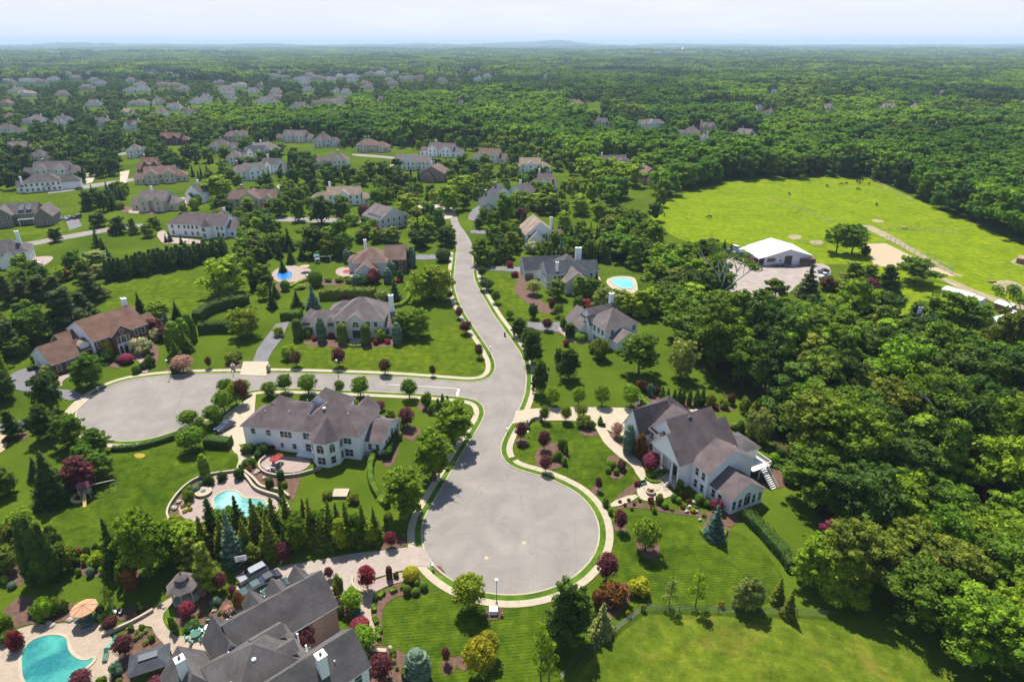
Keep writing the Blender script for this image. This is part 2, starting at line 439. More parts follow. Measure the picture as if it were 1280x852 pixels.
def chaikin(p, n=2, closed=True):
    p = [Vector(q) for q in p]
    for _ in range(n):
        o = []
        k = len(p)
        if not closed: o.append(p[0])
        for i in range(k if closed else k - 1):
            a, b = p[i], p[(i + 1) % k]
            o.append(a * .75 + b * .25); o.append(a * .25 + b * .75)
        if not closed: o.append(p[-1])
        p = o
    return p
def area2(p):
    return sum(p[i].x * p[(i + 1) % len(p)].y - p[(i + 1) % len(p)].x * p[i].y for i in range(len(p)))
def inside(q, poly):
    x, y = q[0], q[1]; c = False; j = len(poly) - 1
    for i in range(len(poly)):
        xi, yi = poly[i][0], poly[i][1]; xj, yj = poly[j][0], poly[j][1]
        if (yi > y) != (yj > y) and x < (xj - xi) * (y - yi) / (yj - yi) + xi: c = not c
        j = i
    return c
SHEETS = [0]
def sheet(name, pts, z, mat, smooth=0, thick=0, parent=None, kind='structure'):
    SHEETS[0] += 1; z += (SHEETS[0] % 17) * .0021      # no two sheets share a plane
    p = [Vector(q) for q in pts]
    if smooth: p = chaikin(p, smooth)
    if area2(p) < 0: p.reverse()
    mb = MB()
    if thick: mb.prism(p, z - thick, z)
    else: mb.face([(q.x, q.y, z) for q in p])
    return mb.build(name, mat, parent, kind=kind if parent is None else None)
def px(*l, z=0):
    return [G(l[i], l[i + 1], z) for i in range(0, len(l), 2)]
def crop(x0, y0, s, l, z=0):           # coordinates read off an enlarged part of the image
    return [G(x0 + l[i] / s, y0 + l[i + 1] / s, z) for i in range(0, len(l), 2)]
# ------------------------------------------------------------------ ground, hills
def make_ground():
    mb = MB()
    rings = [0, 60, 120, 200, 320, 500, 800, 1200, 1800, 2500, 3400, 4500, 6000, 7500, 9000, 11000, 13000, 15000, 16500, 18000, 20000, 23000, 27000, 34000, 45000]
    n = 144
    def hz(r, a):
        if r < 2500: return 0
        t = min(1, (r - 2500) / 9000)
        h = 14 * t * (math.sin(a * 9 + r * .0011) + math.sin(a * 23 - r * .0007 + 1) * .6)
        t2 = max(0, 1 - abs(r - 18000) / 4500)
        deg = math.degrees(math.atan2(math.sin(a), math.cos(a)))       # bearing, clockwise from the view axis
        ridge = 40 + 10 * math.sin(a * 31) + 10 * math.sin(a * 57 + 2)
        ridge += 60 * math.exp(-((deg - 3.6) / 1.5) ** 2) + 30 * math.exp(-((deg + 2) / 8) ** 2) + 20 * math.exp(-((deg + 24) / 7) ** 2)
        return h + t2 * ridge
    for i, r in enumerate(rings):
        for j in range(n if i else 1):
            a = 2 * PI * j / n
            mb.v.append((r * math.sin(a), r * math.cos(a), hz(r, a)))
    for j in range(n):
        mb.f.append((0, 1 + (j + 1) % n, 1 + j)); mb.m.append(0)
    for i in range(1, len(rings) - 1):
        b0 = 1 + (i - 1) * n; b1 = b0 + n
        for j in range(n):
            q = (j + 1) % n; mb.f.append((b0 + j, b0 + q, b1 + q, b1 + j)); mb.m.append(0)
    return mb.build('ground', 'ground_cover', kind='structure')
make_ground()

# ------------------------------------------------------------------ the street: one outline, kerb, verge and pavement offset from it
CC = Vector((-.3, 92.0)); CR = 16.05
def arc(a0, a1, n):
    return [CC + Vector((math.cos(R(a0 + (a1 - a0) * i / n)), math.sin(R(a0 + (a1 - a0) * i / n)))) * CR for i in range(n + 1)]
left_edge = px(561, 262, 563, 275, 565, 284, 568, 295, 570, 307, 570.5, 322, 568.5, 337, 567.5, 352, 571, 370, 579, 388, 590, 405, 601, 421, 612, 437, 619, 451, 620, 461, 616, 470, 605, 476, 587, 478)
side_top = px(560, 476, 495, 471, 420, 468, 330, 466, 295, 467, 250, 467.5, 215, 469, 190, 471)
bulb2 = px(160, 475, 138, 482, 117, 494, 102, 506, 95, 516, 96, 524, 104, 532, 117, 541, 135, 549, 155, 551.5, 175, 550.5, 200, 545, 225, 536.5, 248, 525, 262, 514, 272, 504, 288, 494, 315, 487)
side_bot = px(347, 484.5, 432, 487.5, 527, 492, 570, 495, 590, 498, 602, 503, 607, 513, 605, 523, 597, 537, 585, 555, 570, 580, 555, 606, 546, 621, 538, 636)
bulb1 = arc(168, 400, 46)
right_edge = px(690, 600, 665, 592, 645, 587, 633, 580, 626, 570, 624.5, 560, 628, 549, 634, 538, 641, 526, 648, 512, 655, 495, 657.5, 478, 657, 462, 654, 450, 648, 438, 640, 427, 629, 411, 616, 393, 606, 375, 598, 362, 593, 350, 591, 340, 590.5, 330, 591, 320, 591, 308, 587, 298, 580, 288, 573, 279, 570, 262)
road_pts = chaikin(left_edge + side_top + bulb2 + side_bot + bulb1 + right_edge, 1)
if area2(road_pts) < 0: road_pts.reverse()
sheet('road', road_pts, .04, 'asphalt')
ROAD = road_pts
def resample(p, step, closed=True):
    out_ = []; n = len(p); carry = 0
    for i in range(n if closed else n - 1):
        a, b = p[i], p[(i + 1) % n]; L = (b - a).length
        if L < 1e-6: continue
        d = carry
        while d < L:
            out_.append(a + (b - a) * (d / L)); d += step
        carry = d - L
    return out_
rp = resample(road_pts, .8)
K = len(rp)
def normals(p):
    out_ = []
    for i in range(len(p)):
        t = p[(i + 3) % len(p)] - p[i - 3]
        out_.append(Vector((t.y, -t.x)).normalized())
    return out_
rn = normals(rp)
def smooth_off(d):
    q = [rp[i] + rn[i] * d for i in range(K)]
    for _ in range(3): q = [(q[i - 1] + q[i] * 2 + q[(i + 1) % K]) / 4 for i in range(K)]
    return q
skip = set()
def band(name, d0, d1, z0, z1, mat, kind='structure', sl=None, parent=None):
    a, b = smooth_off(d0), smooth_off(d1)
    mb = MB()
    for i in range(K):
        j = (i + 1) % K
        if rp[i].y > 262: continue                     # the open end of the street
        if sl and sl(i): continue
        if (b[j] - b[i]).dot(a[j] - a[i]) <= 0: continue
        mb.add([(*a[i], z0), (*a[j], z0), (*b[j], z0), (*b[i], z0), (*a[i], z1), (*a[j], z1), (*b[j], z1), (*b[i], z1)],
               [(4, 7, 6, 5), (0, 1, 5, 4), (2, 3, 7, 6)])
    return mb.build(name, mat, parent, kind=kind)
band('kerb', 0, .28, -.02, .12, 'kerbstone')
band('verge', .28, 1.35, -.02, .085, 'verge')
near_walk = lambda i: rp[i].y < 112 and rp[i].x > -20
band('pavement', 1.35, 2.7, -.02, .10, 'concrete', sl=near_walk)
# near the turning circle the pavement's slabs can be told apart
path_near = thing('pavement', 'pale concrete pavement of separate slabs curving round the near turning circle', None); path_near['kind'] = 'structure'
del path_near['label']
a_, b_ = smooth_off(1.35), smooth_off(2.7)
i = 0
while i < K:
    if near_walk(i) and near_walk((i + 2) % K):
        j = (i + 2) % K
        mb = MB(); g = .03
        A0, A1, B0, B1 = a_[i], a_[j], b_[i], b_[j]
        A1 = A1 + (A0 - A1).normalized() * g; B1 = B1 + (B0 - B1).normalized() * g
        mb.prism([A0, B0, B1, A1], -.02, .10 + rnd.uniform(-.004, .006))
        mb.build('slab', 'concrete', path_near)
        i += 2
    else: i += 1
# old tar seams, stop line, manhole
def ribbon(name, pts, w, z, mat, kind='structure', parent=None):
    mb = MB(); p = chaikin(pts, 2, False)
    for i in range(len(p) - 1):
        t = (p[i + 1] - p[i]).normalized(); nrm = Vector((-t.y, t.x)) * w / 2
        mb.face([(*(p[i] - nrm), z), (*(p[i + 1] - nrm), z), (*(p[i + 1] + nrm), z), (*(p[i] + nrm), z)])
    return mb.build(name, mat, parent, kind=kind if parent is None else None)
sheet('road_marking', px(572, 486, 574.5, 486, 573, 494.5, 570, 494.5), .046, 'white_paint')
ribbon('road_marking', px(486, 480.5, 530, 482.5, 572, 485.8), .12, .046, 'white_paint')
mb = MB(); q = px(608, 697)[0]; mb.frust(q.x, q.y, .04, .05, .38, .38, 16); mb.build('manhole_cover', 'concrete', kind='structure')
mb = MB(); q = px(655, 678)[0]; mb.frust(q.x, q.y, .04, .05, .38, .38, 16); mb.build('manhole_cover', 'concrete', kind='structure')
simple('tar', (.10, .092, .086), .8, .2, 2)
for pts in ((640, 662, 655, 676, 672, 682, 690, 690, 697, 700), (528, 690, 565, 655, 600, 640, 640, 662), (575, 598, 610, 602, 640, 598, 668, 607), (617, 575, 605, 602, 590, 622, 580, 640), (640, 500, 620, 540, 600, 575), (135, 541, 165, 520, 185, 508, 194, 490, 200, 475), (200, 540, 215, 520, 240, 505, 262, 498), (622, 470, 632, 500, 628, 530), (655, 640, 648, 610, 640, 600)):
    ribbon('road_seam', px(*pts), .06, .044, 'tar')

# ------------------------------------------------------------------ lawns and fields
def px_sheet(name, z, mat, *l, smooth=2, thick=0): return sheet(name, px(*l), z, mat, smooth, thick)
px_sheet('field', .012, 'meadow', 806, 262, 850, 243, 905, 228, 960, 222, 1080, 221, 1110, 232, 1160, 256, 1220, 280, 1262, 300, 1400, 345, 1400, 400, 1290, 388, 1232, 370, 1180, 352, 1140, 345, 1105, 355, 1080, 330, 1040, 330, 1010, 330, 940, 322, 915, 302, 880, 305, 850, 300, 825, 285, smooth=1)
px_sheet('field', .016, 'meadow', 1110, 350, 1180, 352, 1240, 378, 1210, 400, 1150, 400, 1100, 390, smooth=1)
px_sheet('lawn', .012, 'rough_field', 715, 852, 760, 800, 800, 768, 870, 768, 1000, 775, 1060, 790, 1150, 815, 1210, 870, 1220, 960, 640, 960)
px_sheet('lawn', .012, 'lawn_fine', 480, 748, 530, 735, 620, 752, 700, 760, 720, 800, 690, 900, 560, 900, 490, 852, 470, 800)
px_sheet('lawn', .012, 'lawn_fine', 660, 590, 645, 560, 655, 530, 740, 532, 775, 560, 800, 600, 790, 625, 740, 640, 700, 610)
px_sheet('lawn', .012, 'lawn_fine', 770, 640, 860, 650, 935, 665, 990, 730, 960, 760, 800, 765, 745, 740, 750, 680)
px_sheet('lawn', .012, 'lawn_striped', 135, 345, 260, 345, 270, 372, 245, 400, 225, 402, 160, 385, 130, 390)
px_sheet('lawn', .012, 'lawn_striped', 360, 432, 470, 428, 530, 420, 580, 395, 612, 450, 600, 470, 540, 472, 360, 464, smooth=1)
px_sheet('lawn', .012, 'lawn_fine', 60, 660, 90, 600, 150, 566, 240, 556, 300, 566, 295, 590, 220, 620, 200, 650, 130, 690, 80, 690)
px_sheet('lawn', .012, 'lawn_striped', 0, 245, 100, 240, 130, 262, 80, 275, 110, 290, 30, 306, 0, 290, -60, 300, -60, 240)
px_sheet('lawn', .012, 'lawn_striped', 600, 340, 640, 345, 660, 372, 712, 388, 715, 400, 640, 400, 615, 370)
px_sheet('dry_patch', .02, 'dry_grass', 1224, 428, 1255, 405, 1290, 410, 1330, 440, 1280, 445, 1245, 450, smooth=1)
px_sheet('riding_arena', .02, 'sand', 1084, 305, 1107, 304, 1137, 319, 1195, 345, 1165, 345, 1143, 337, 1092, 332, smooth=0)
px_sheet('riding_arena', .02, 'sand', 1150, 340, 1164, 333, 1188, 341, 1160, 344, smooth=0)
for l in ((983, 294, 1000, 293, 1003, 298, 990, 300), (1088, 274, 1100, 274, 1108, 278, 1092, 278), (1010, 301, 1028, 300, 1030, 306, 1015, 306), (1240, 352, 1265, 349, 1285, 362, 1262, 366, 1245, 360), (1260, 325, 1290, 322, 1300, 333, 1270, 332), (1095, 282, 1190, 340, 1206, 345, 1200, 346, 1183, 340, 1085, 286, 1070, 284, 1074, 281), (1175, 350, 1232, 375, 1290, 390, 1290, 384, 1235, 369, 1180, 345)):
    px_sheet('bare_patch', .022, 'dirt' if l[0] != 983 else 'dirt', *l, smooth=1)
px_sheet('yard', .02, 'gravel_yard', 900, 330, 930, 318, 975, 330, 1025, 328, 1040, 335, 1035, 352, 1000, 352, 985, 368, 960, 372, 905, 368, smooth=1)
px_sheet('yard', .02, 'gravel_yard', 905, 322, 935, 316, 950, 330, 930, 345, 900, 338, smooth=1)
px_sheet('dry_patch', .02, 'dry_grass', 5, 690, 50, 655, 62, 670, 40, 700, 10, 712)
px_sheet('dry_patch', .018, 'dry_grass', 166, 567, 180, 566, 182, 571, 170, 573)

# ------------------------------------------------------------------ drives, paths, patios, beds
def slab(name, mat, *l, z=.13, smooth=1): return sheet(name, px(*l), z, mat, smooth, .1)
slab('driveway', 'paver_driveway', 511, 684, 480, 688, 440, 692, 400, 700, 350, 708, 300, 728, 290, 742, 292, 765, 310, 775, 360, 770, 420, 760, 460, 725, 500, 714, 530, 706, 540, 712, 533, 684)
slab('path', 'paver_tan', 447, 720, 470, 722, 468, 740, 462, 765, 470, 785, 470, 800, 455, 790, 440, 782, 440, 770, 452, 765, 448, 740)
slab('path', 'paver_pink', 462, 728, 495, 716, 515, 716, 507, 726, 485, 732, 470, 740, 463, 740)
slab('driveway', 'concrete', 645, 514, 665, 511, 720, 509, 780, 510, 800, 512, 792, 530, 778, 545, 752, 535, 742, 527, 700, 526, 660, 526, 640, 530, smooth=0)
slab('path', 'concrete', 742, 530, 752, 538, 762, 553, 778, 566, 795, 580, 800, 596, 808, 606, 800, 600, 792, 585, 775, 570, 757, 557, 748, 542, smooth=1)
slab('path', 'concrete', 742, 530, 758, 536, 765, 550, 782, 562, 800, 575, 806, 590, 812, 600, 806, 603, 797, 596, 790, 582, 772, 570, 757, 556, 748, 542, z=.126)
slab('patio', 'concrete', 795, 610, 806, 602, 822, 604, 838, 612, 845, 618, 825, 625, 808, 627, 798, 622)
slab('path', 'concrete', 762, 628, 792, 617, 800, 622, 765, 636)
slab('driveway', 'asphalt_dark', 303, 468, 316, 452, 322, 436, 345, 405, 362, 402, 352, 424, 340, 440, 334, 452, 331, 468, smooth=0)
slab('driveway', 'concrete', 300, 469, 304, 452, 336, 452, 333, 470, smooth=0, z=.134)
slab('driveway', 'concrete', 300, 505, 320, 492, 318, 520, 318, 552, 300, 556, 291, 553, 272, 545, 280, 520, smooth=0)
slab('path', 'concrete', 290, 552, 300, 556, 302, 566, 318, 568, 322, 574, 308, 570, 300, 590, 294, 590, 300, 570, 290, 564)
slab('driveway', 'asphalt_dark', 15, 466, 40, 458, 52, 465, 60, 485, 105, 490, 96, 503, 60, 494, 20, 488, 5, 480)
slab('driveway', 'concrete', 85, 510, 108, 492, 116, 495, 98, 512, 90, 518, smooth=0)
slab('path', 'paver_pink', 66, 474, 82, 468, 96, 468, 78, 475, 78, 484, 72, 480)
slab('path', 'paver_pink', 165, 440, 178, 436, 176, 446, 186, 455, 186, 466, 176, 466, 176, 454, 168, 448)
slab('driveway', 'asphalt_dark', -5, 530, 40, 523, 47, 532, 0, 542)
slab('patio', 'sand', -10, 544, 8, 540, 10, 560, -5, 570)
slab('patio', 'paver_pink', 323, 575, 335, 568, 390, 574, 386, 584, 372, 591, 345, 591, 328, 586)          # round terrace of the white house
slab('patio', 'paver_pink', 220, 640, 232, 622, 250, 604, 275, 592, 300, 592, 318, 604, 325, 615, 345, 622, 350, 640, 330, 655, 240, 655)
slab('patio', 'paver_tan', 0, 800, 18, 788, 45, 780, 62, 781, 92, 778, 105, 772, 118, 775, 135, 790, 148, 810, 150, 830, 130, 870, -20, 880, -20, 812)
slab('path', 'paver_tan', 155, 785, 185, 768, 205, 752, 218, 745, 219, 752, 205, 765, 203, 775, 212, 790, 225, 797, 260, 790, 290, 778, 300, 800, 275, 830, 225, 830, 205, 805, 195, 795, 188, 780, 165, 790)
slab('path', 'paver_tan', 290, 742, 305, 735, 320, 745, 312, 760, 292, 770)
slab('driveway', 'asphalt_dark', 590, 330, 605, 333, 650, 334, 650, 340, 610, 338, 592, 338, smooth=0)
slab('driveway', 'asphalt_dark', 655, 402, 680, 404, 710, 402, 712, 412, 690, 416, 660, 410)
slab('path', 'paver_pink', 696, 408, 702, 418, 720, 430, 745, 428, 738, 424, 718, 424, 706, 412)
slab('driveway', 'asphalt_dark', 586, 288, 610, 287, 640, 286, 655, 288, 640, 292, 590, 293)
slab('driveway', 'asphalt_dark', 566, 317, 540, 319, 520, 318, 510, 324, 530, 325, 566, 323)
slab('driveway', 'asphalt_dark', 588, 264, 600, 256, 614, 258, 612, 268, 596, 276, 584, 276)
slab('driveway', 'asphalt_dark', 80, 270, 97, 272, 103, 283, 87, 288, smooth=0)
slab('road', 'asphalt', -40, 310, 30, 304, 90, 292, 140, 284, 180, 279, 181, 283, 140, 289, 90, 298, 30, 309, -40, 318, z=.08)
slab('driveway', 'concrete', 106, 217, 120, 217, 116, 228, 108, 230, smooth=0)
slab('driveway', 'concrete', 150, 215, 162, 213, 160, 222, 156, 236, 150, 226, smooth=0)
slab('road', 'asphalt', 60, 239, 120, 229, 160, 224, 190, 218, 190, 221, 160, 228, 120, 234, 60, 243, z=.08)
slab('road', 'asphalt', 325, 271, 380, 272, 440, 273, 500, 272, 560, 270, 562, 275, 500, 277, 430, 279, 325, 276, z=.03)
slab('driveway', 'asphalt', 328, 258, 342, 258, 338, 274, 324, 274)
slab('driveway', 'concrete', 520, 258, 535, 252, 560, 256, 572, 266, 560, 276, 545, 268, 525, 262)
slab('driveway', 'concrete', 756, 222, 775, 220, 800, 220, 800, 224, 770, 226, 758, 226)
slab('driveway', 'concrete', 903, 170, 912, 169, 920, 176, 908, 178)
slab('road', 'asphalt', 440, 192, 470, 194, 500, 197, 540, 196, 540, 199, 500, 200, 470, 197, 440, 195, z=.08)
slab('road', 'asphalt', 122, 192, 150, 191, 195, 188, 195, 190.5, 150, 194, 122, 194.5, z=.08)
# terraces and pool decks further off
slab('patio', 'paver_pink', 340, 340, 352, 333, 372, 332, 392, 338, 395, 348, 375, 352, 350, 354, 340, 348)
slab('patio', 'paver_pink', 418, 340, 424, 334, 440, 335, 450, 342, 446, 347, 424, 346)
slab('patio', 'paver_pink', 28, 330, 36, 322, 62, 320, 68, 322, 60, 330, 44, 336, 30, 336)
slab('patio', 'paver_pink', 194, 292, 206, 287, 210, 296, 250, 300, 256, 306, 214, 304, 204, 306)
slab('patio', 'concrete', 735, 346, 748, 344, 752, 352, 742, 356, 736, 354)
slab('patio', 'concrete', 756, 350, 770, 345, 792, 346, 796, 352, 798, 366, 780, 368, 762, 360)
slab('patio', 'concrete', 722, 296, 732, 293, 748, 294, 752, 300, 738, 304, 724, 302)
slab('patio', 'concrete', 856, 516, 865, 511, 885, 513, 900, 526, 916, 540, 905, 548, 885, 540, 866, 528)
slab('patio', 'paver_tan', 345, 232, 352, 231, 362, 232, 360, 236, 348, 236)
slab('patio', 'paver_tan', 214, 250, 232, 246, 236, 252, 232, 262, 220, 262)
slab('patio', 'paver_pink', 160, 262, 200, 260, 200, 265, 162, 268)
slab('patio', 'paver_tan', 480, 208, 496, 205, 500, 212, 484, 215)

def bed(*l, z=.06, smooth=2): return sheet('mulch_bed', px(*l), z, 'mulch', smooth, .05, kind='structure')
BEDS = [
 (480, 742, 488, 732, 502, 728, 512, 712, 522, 718, 536, 735, 528, 744, 500, 744, 484, 752, 476, 770, 480, 800, 470, 805, 462, 780, 464, 758),
 (440, 722, 460, 716, 478, 740, 455, 744, 441, 733), (543, 706, 552, 708, 560, 722, 552, 720, 543, 714),
 (606, 764, 614, 758, 628, 757, 630, 768, 620, 776, 608, 774), (549, 832, 560, 820, 570, 822, 570, 838, 556, 846),
 (470, 806, 486, 808, 505, 815, 520, 830, 530, 852, 520, 880, 470, 880, 440, 852, 452, 815), (565, 822, 578, 818, 586, 838, 575, 838),
 (790, 662, 797, 660, 822, 675, 826, 692, 815, 700, 800, 695), (765, 655, 775, 652, 784, 657, 782, 664, 768, 664),
 (878, 650, 905, 650, 915, 665, 905, 676, 890, 680, 878, 672), (762, 640, 790, 626, 800, 628, 815, 632, 850, 638, 880, 640, 910, 640, 930, 650, 905, 662, 880, 646, 840, 642, 800, 634, 770, 636),
 (765, 626, 795, 600, 800, 612, 785, 620, 768, 632), (810, 600, 808, 588, 818, 582, 830, 590, 832, 600, 820, 604),
 (642, 552, 650, 546, 660, 550, 659, 556, 648, 558), (670, 585, 668, 565, 680, 555, 700, 552, 712, 562, 710, 580, 690, 588), (722, 538, 732, 530, 750, 540, 745, 546, 730, 545),
 (744, 532, 757, 530, 757, 536, 746, 536), (757, 574, 765, 568, 780, 572, 785, 588, 775, 600, 760, 596), (739, 610, 746, 605, 752, 612, 748, 618, 740, 616),
 (758, 541, 768, 540, 778, 552, 792, 565, 806, 580, 800, 582, 780, 568, 764, 554), (520, 505, 528, 502, 540, 510, 545, 518, 534, 518, 524, 514), (500, 535, 510, 530, 525, 535, 527, 546, 515, 552, 503, 546),
 (470, 560, 480, 548, 495, 545, 500, 560, 490, 585, 478, 582), (362, 590, 378, 592, 372, 612, 366, 630, 358, 618, 355, 600),
 (0, 792, 0, 765, 28, 742, 60, 752, 90, 752, 100, 765, 80, 778, 45, 778, 15, 785), (0, 700, 0, 730, 28, 735, 30, 718, 20, 702), (90, 702, 125, 692, 150, 700, 178, 712, 175, 740, 160, 740, 140, 720, 100, 722),
 (145, 762, 175, 755, 190, 758, 186, 768, 160, 776, 145, 775), (150, 790, 186, 782, 200, 798, 210, 815, 185, 830, 170, 852, 120, 860, 135, 830), (218, 745, 240, 742, 290, 745, 290, 775, 262, 790, 222, 785, 218, 770),
 (204, 748, 212, 734, 230, 720, 250, 712, 258, 730, 230, 745, 218, 742), (285, 700, 320, 690, 360, 690, 368, 700, 330, 710, 300, 722), (470, 688, 488, 672, 505, 668, 510, 680, 498, 686),
 (208, 650, 222, 620, 245, 602, 275, 590, 300, 592, 298, 597, 275, 598, 252, 610, 235, 628, 228, 650), (305, 592, 316, 580, 330, 585, 345, 595, 350, 610, 330, 608, 312, 600),
 (10, 545, 22, 535, 36, 540, 34, 550, 18, 552), (128, 450, 150, 452, 152, 462, 135, 458), (168, 430, 195, 425, 200, 445, 192, 462, 178, 450, 170, 440), (200, 462, 235, 455, 240, 466, 215, 468), (255, 463, 263, 458, 268, 464, 260, 466), (280, 456, 300, 448, 302, 460, 285, 463),
 (378, 432, 420, 434, 450, 436, 500, 432, 500, 424, 440, 424, 380, 426), (660, 348, 655, 335, 642, 336, 645, 350, 652, 372, 668, 388, 692, 394, 694, 386, 676, 378), (694, 412, 700, 405, 708, 410, 706, 418, 698, 418),
 (640, 362, 655, 376, 672, 388, 690, 393, 693, 388, 676, 380, 660, 362, 650, 350), (788, 510, 800, 495, 850, 498, 900, 508, 925, 512, 900, 516, 850, 508, 800, 512), (930, 590, 960, 570, 985, 590, 990, 606, 965, 612, 940, 606),
 (148, 260, 160, 258, 170, 262, 155, 267), (174, 264, 200, 260, 210, 264, 195, 268, 176, 268), (388, 348, 398, 345, 420, 350, 440, 353, 430, 357, 400, 357, 388, 353), (345, 355, 360, 350, 385, 352, 380, 358, 355, 360, 340, 372, 330, 362),
 (540, 765, 560, 735, 580, 745, 600, 748, 596, 762, 575, 766, 556, 756) if False else (745, 770, 755, 735, 790, 725, 790, 750, 765, 775, 750, 780), (460, 786, 470, 792, 476, 806, 462, 808), (400, 745, 420, 728, 428, 742, 445, 760, 452, 772, 440, 775, 425, 765, 412, 770), (268, 780, 272, 770, 284, 770, 284, 780),
]
for l in BEDS: bed(*l)
slab('lawn_island', 'verge', 203, 760, 212, 755, 222, 762, 222, 775, 212, 785, 204, 775, z=.075, smooth=2)

# ------------------------------------------------------------------ pools
def pool(label, mat, *l, z=.21, rim=.45, smooth=2):
    p = chaikin(px(*l), smooth)
    if area2(p) < 0: p.reverse()
    c = sum(p, Vector((0, 0))) / len(p)
    t = thing('swimming_pool', label, 'swimming pool', (c.x, c.y, 0))
    p = [q - c for q in p]
    n = len(p); nr = []
    for i in range(n):
        d = p[(i + 1) % n] - p[i - 1]; nr.append(Vector((d.y, -d.x)).normalized())
    o2 = [p[i] + nr[i] * rim for i in range(n)]
    mb = MB(); mb.face([(q.x, q.y, z) for q in p]); mb.build('water', mat, t)
    mb = MB()
    for i in range(n):
        j = (i + 1) % n
        mb.add([(*p[i], z - .1), (*p[j], z - .1), (*o2[j], z - .1), (*o2[i], z - .1), (*p[i], z + .07), (*p[j], z + .07), (*o2[j], z + .07), (*o2[i], z + .07)], [(4, 5, 6, 7)[::-1], (0, 1, 5, 4), (2, 3, 7, 6)])
    mb.build('coping', 'kerbstone', t)
    return t
pool('turquoise kidney shaped pool on the tan paved deck at the bottom corner', 'pool_teal', 28, 818, 36, 804, 52, 796, 72, 794, 84, 798, 85, 812, 92, 822, 106, 828, 118, 822, 116, 828, 104, 838, 94, 852, 80, 862, 40, 862, 30, 850, 28, 835)
pool('pale aqua pool with steps half hidden by spruces below the white turreted house', 'pool_pale', 266, 626, 274, 617, 290, 613, 300, 618, 304, 624, 318, 624, 332, 626, 334, 640, 320, 650, 290, 652, 272, 642, z=.215)
pool('long pale pool curving behind the big white house by the wood', 'pool_pale', 868, 517, 880, 516, 893, 523, 906, 535, 912, 541, 904, 542, 890, 532, 876, 525, z=.215)
pool('light blue pool with a pale deck behind the charcoal roofed house', 'pool_cyan', 762, 351, 770, 348, 784, 348, 791, 352, 792, 360, 783, 362, 774, 360, 766, 354)
pool('round deep blue pool on a pink terrace beside striped parasols', 'pool_blue', 344, 343, 352, 339, 362, 339, 367, 344, 362, 349, 350, 351, rim=.3)
pool('small turquoise pool behind the house with the steep tan gable', 'pool_teal', 730, 298, 738, 296, 746, 299, 740, 303, 733, 303, rim=.3)
pool('small far turquoise pool beside the brown roofed house', 'pool_teal', 351, 233, 358, 232.5, 359, 236, 352, 236, rim=.2)
# ------------------------------------------------------------------ house kit
FOOT = []                                            # footprints kept clear of scattered trees: (centre, radius)
def tf(axis, p):                                     # canonical (ridge along x) -> house axes
    return p if axis == 'x' else (p[1], p[0], p[2])
WINC = {}
def win_meshes(w, h, style='plain', bars=True):
    k = (round(w, 2), round(h, 2), style, bars)
    if k in WINC: return WINC[k]
    f = MB(); g = MB(); t = .09; d = .07
    if style == 'arch':
        r = w / 2; hb = h - r
        f.box(-r - t, -r, -d, .02, 0, hb); f.box(r, r + t, -d, .02, 0, hb); f.box(-r - t, r + t, -d - .02, .02, -t, 0)
        n = 8
        for i in range(n):
            a, b = PI * i / n, PI * (i + 1) / n
            P = lambda q, ang: (q * math.cos(ang), hb + q * math.sin(ang))
            q = [P(r, a), P(r + t, a), P(r + t, b), P(r, b)]
            f.add([(x, -d, z) for x, z in q] + [(x, .02, z) for x, z in q], [(0, 3, 2, 1), (1, 2, 6, 5), (0, 4, 7, 3)])
        g.face([(-r, -.015, 0), (r, -.015, 0)] + [(r * math.cos(PI * i / n), -.015, hb + r * math.sin(PI * i / n)) for i in range(n + 1)][1:-1] if False else [(-r, -.015, 0), (r, -.015, 0)] + [(r * math.cos(PI * i / n), -.015, hb + r * math.sin(PI * i / n)) for i in range(n + 1)])
        f.box(-.025, .025, -.05, 0, 0, h - .02); f.box(-r, r, -.05, 0, hb - .03, hb + .03)
    elif style == 'round':
        n = 12; r = w / 2
        for i in range(n):
            a, b = 2 * PI * i / n, 2 * PI * (i + 1) / n
            P = lambda q, ang: (q * math.cos(ang), r + q * math.sin(ang))
            q = [P(r, a), P(r + t, a), P(r + t, b), P(r, b)]
            f.add([(x, -d, z) for x, z in q] + [(x, .02, z) for x, z in q], [(0, 3, 2, 1), (1, 2, 6, 5), (0, 4, 7, 3)])
        g.face([(r * math.cos(2 * PI * i / n), -.015, r + r * math.sin(2 * PI * i / n)) for i in range(n)])
    else:
        x = w / 2
        f.box(-x - t, -x, -d, .02, -t, h + t); f.box(x, x + t, -d, .02, -t, h + t)
        f.box(-x, x, -d, .02, h, h + t); f.box(-x, x, -d - .03, .02, -t, 0)
        if bars:
            f.box(-x, x, -.045, 0, h / 2 - .03, h / 2 + .03)
            if w > 1.3:
                k_ = int(round(w / .8))
                for i in range(1, k_): f.box(-x + w * i / k_ - .04, -x + w * i / k_ + .04, -.05, 0, 0, h)
        g.add([(-x, -.015, 0), (x, -.015, 0), (x, -.015, h), (-x, -.015, h)], [(0, 1, 2, 3)])
    WINC[k] = (f.mesh('window_frame', ['trim']), g.mesh('window_pane', ['window_glass']))
    return WINC[k]
FACE = {'s': 0, 'e': PI / 2, 'n': PI, 'w': -PI / 2}
def window(H, x, y, z, face='s', w=.95, h=1.5, style='plain', bars=True, pane=True, off=.012, rot=None):
    fm, gm = win_meshes(w, h, style, bars)
    a = FACE[face] if rot is None else rot
    nx, ny = math.sin(a), -math.cos(a)
    o = link('window', fm, H, (x + nx * off, y + ny * off, z), a)
    g = link('pane', gm, o)
    return o
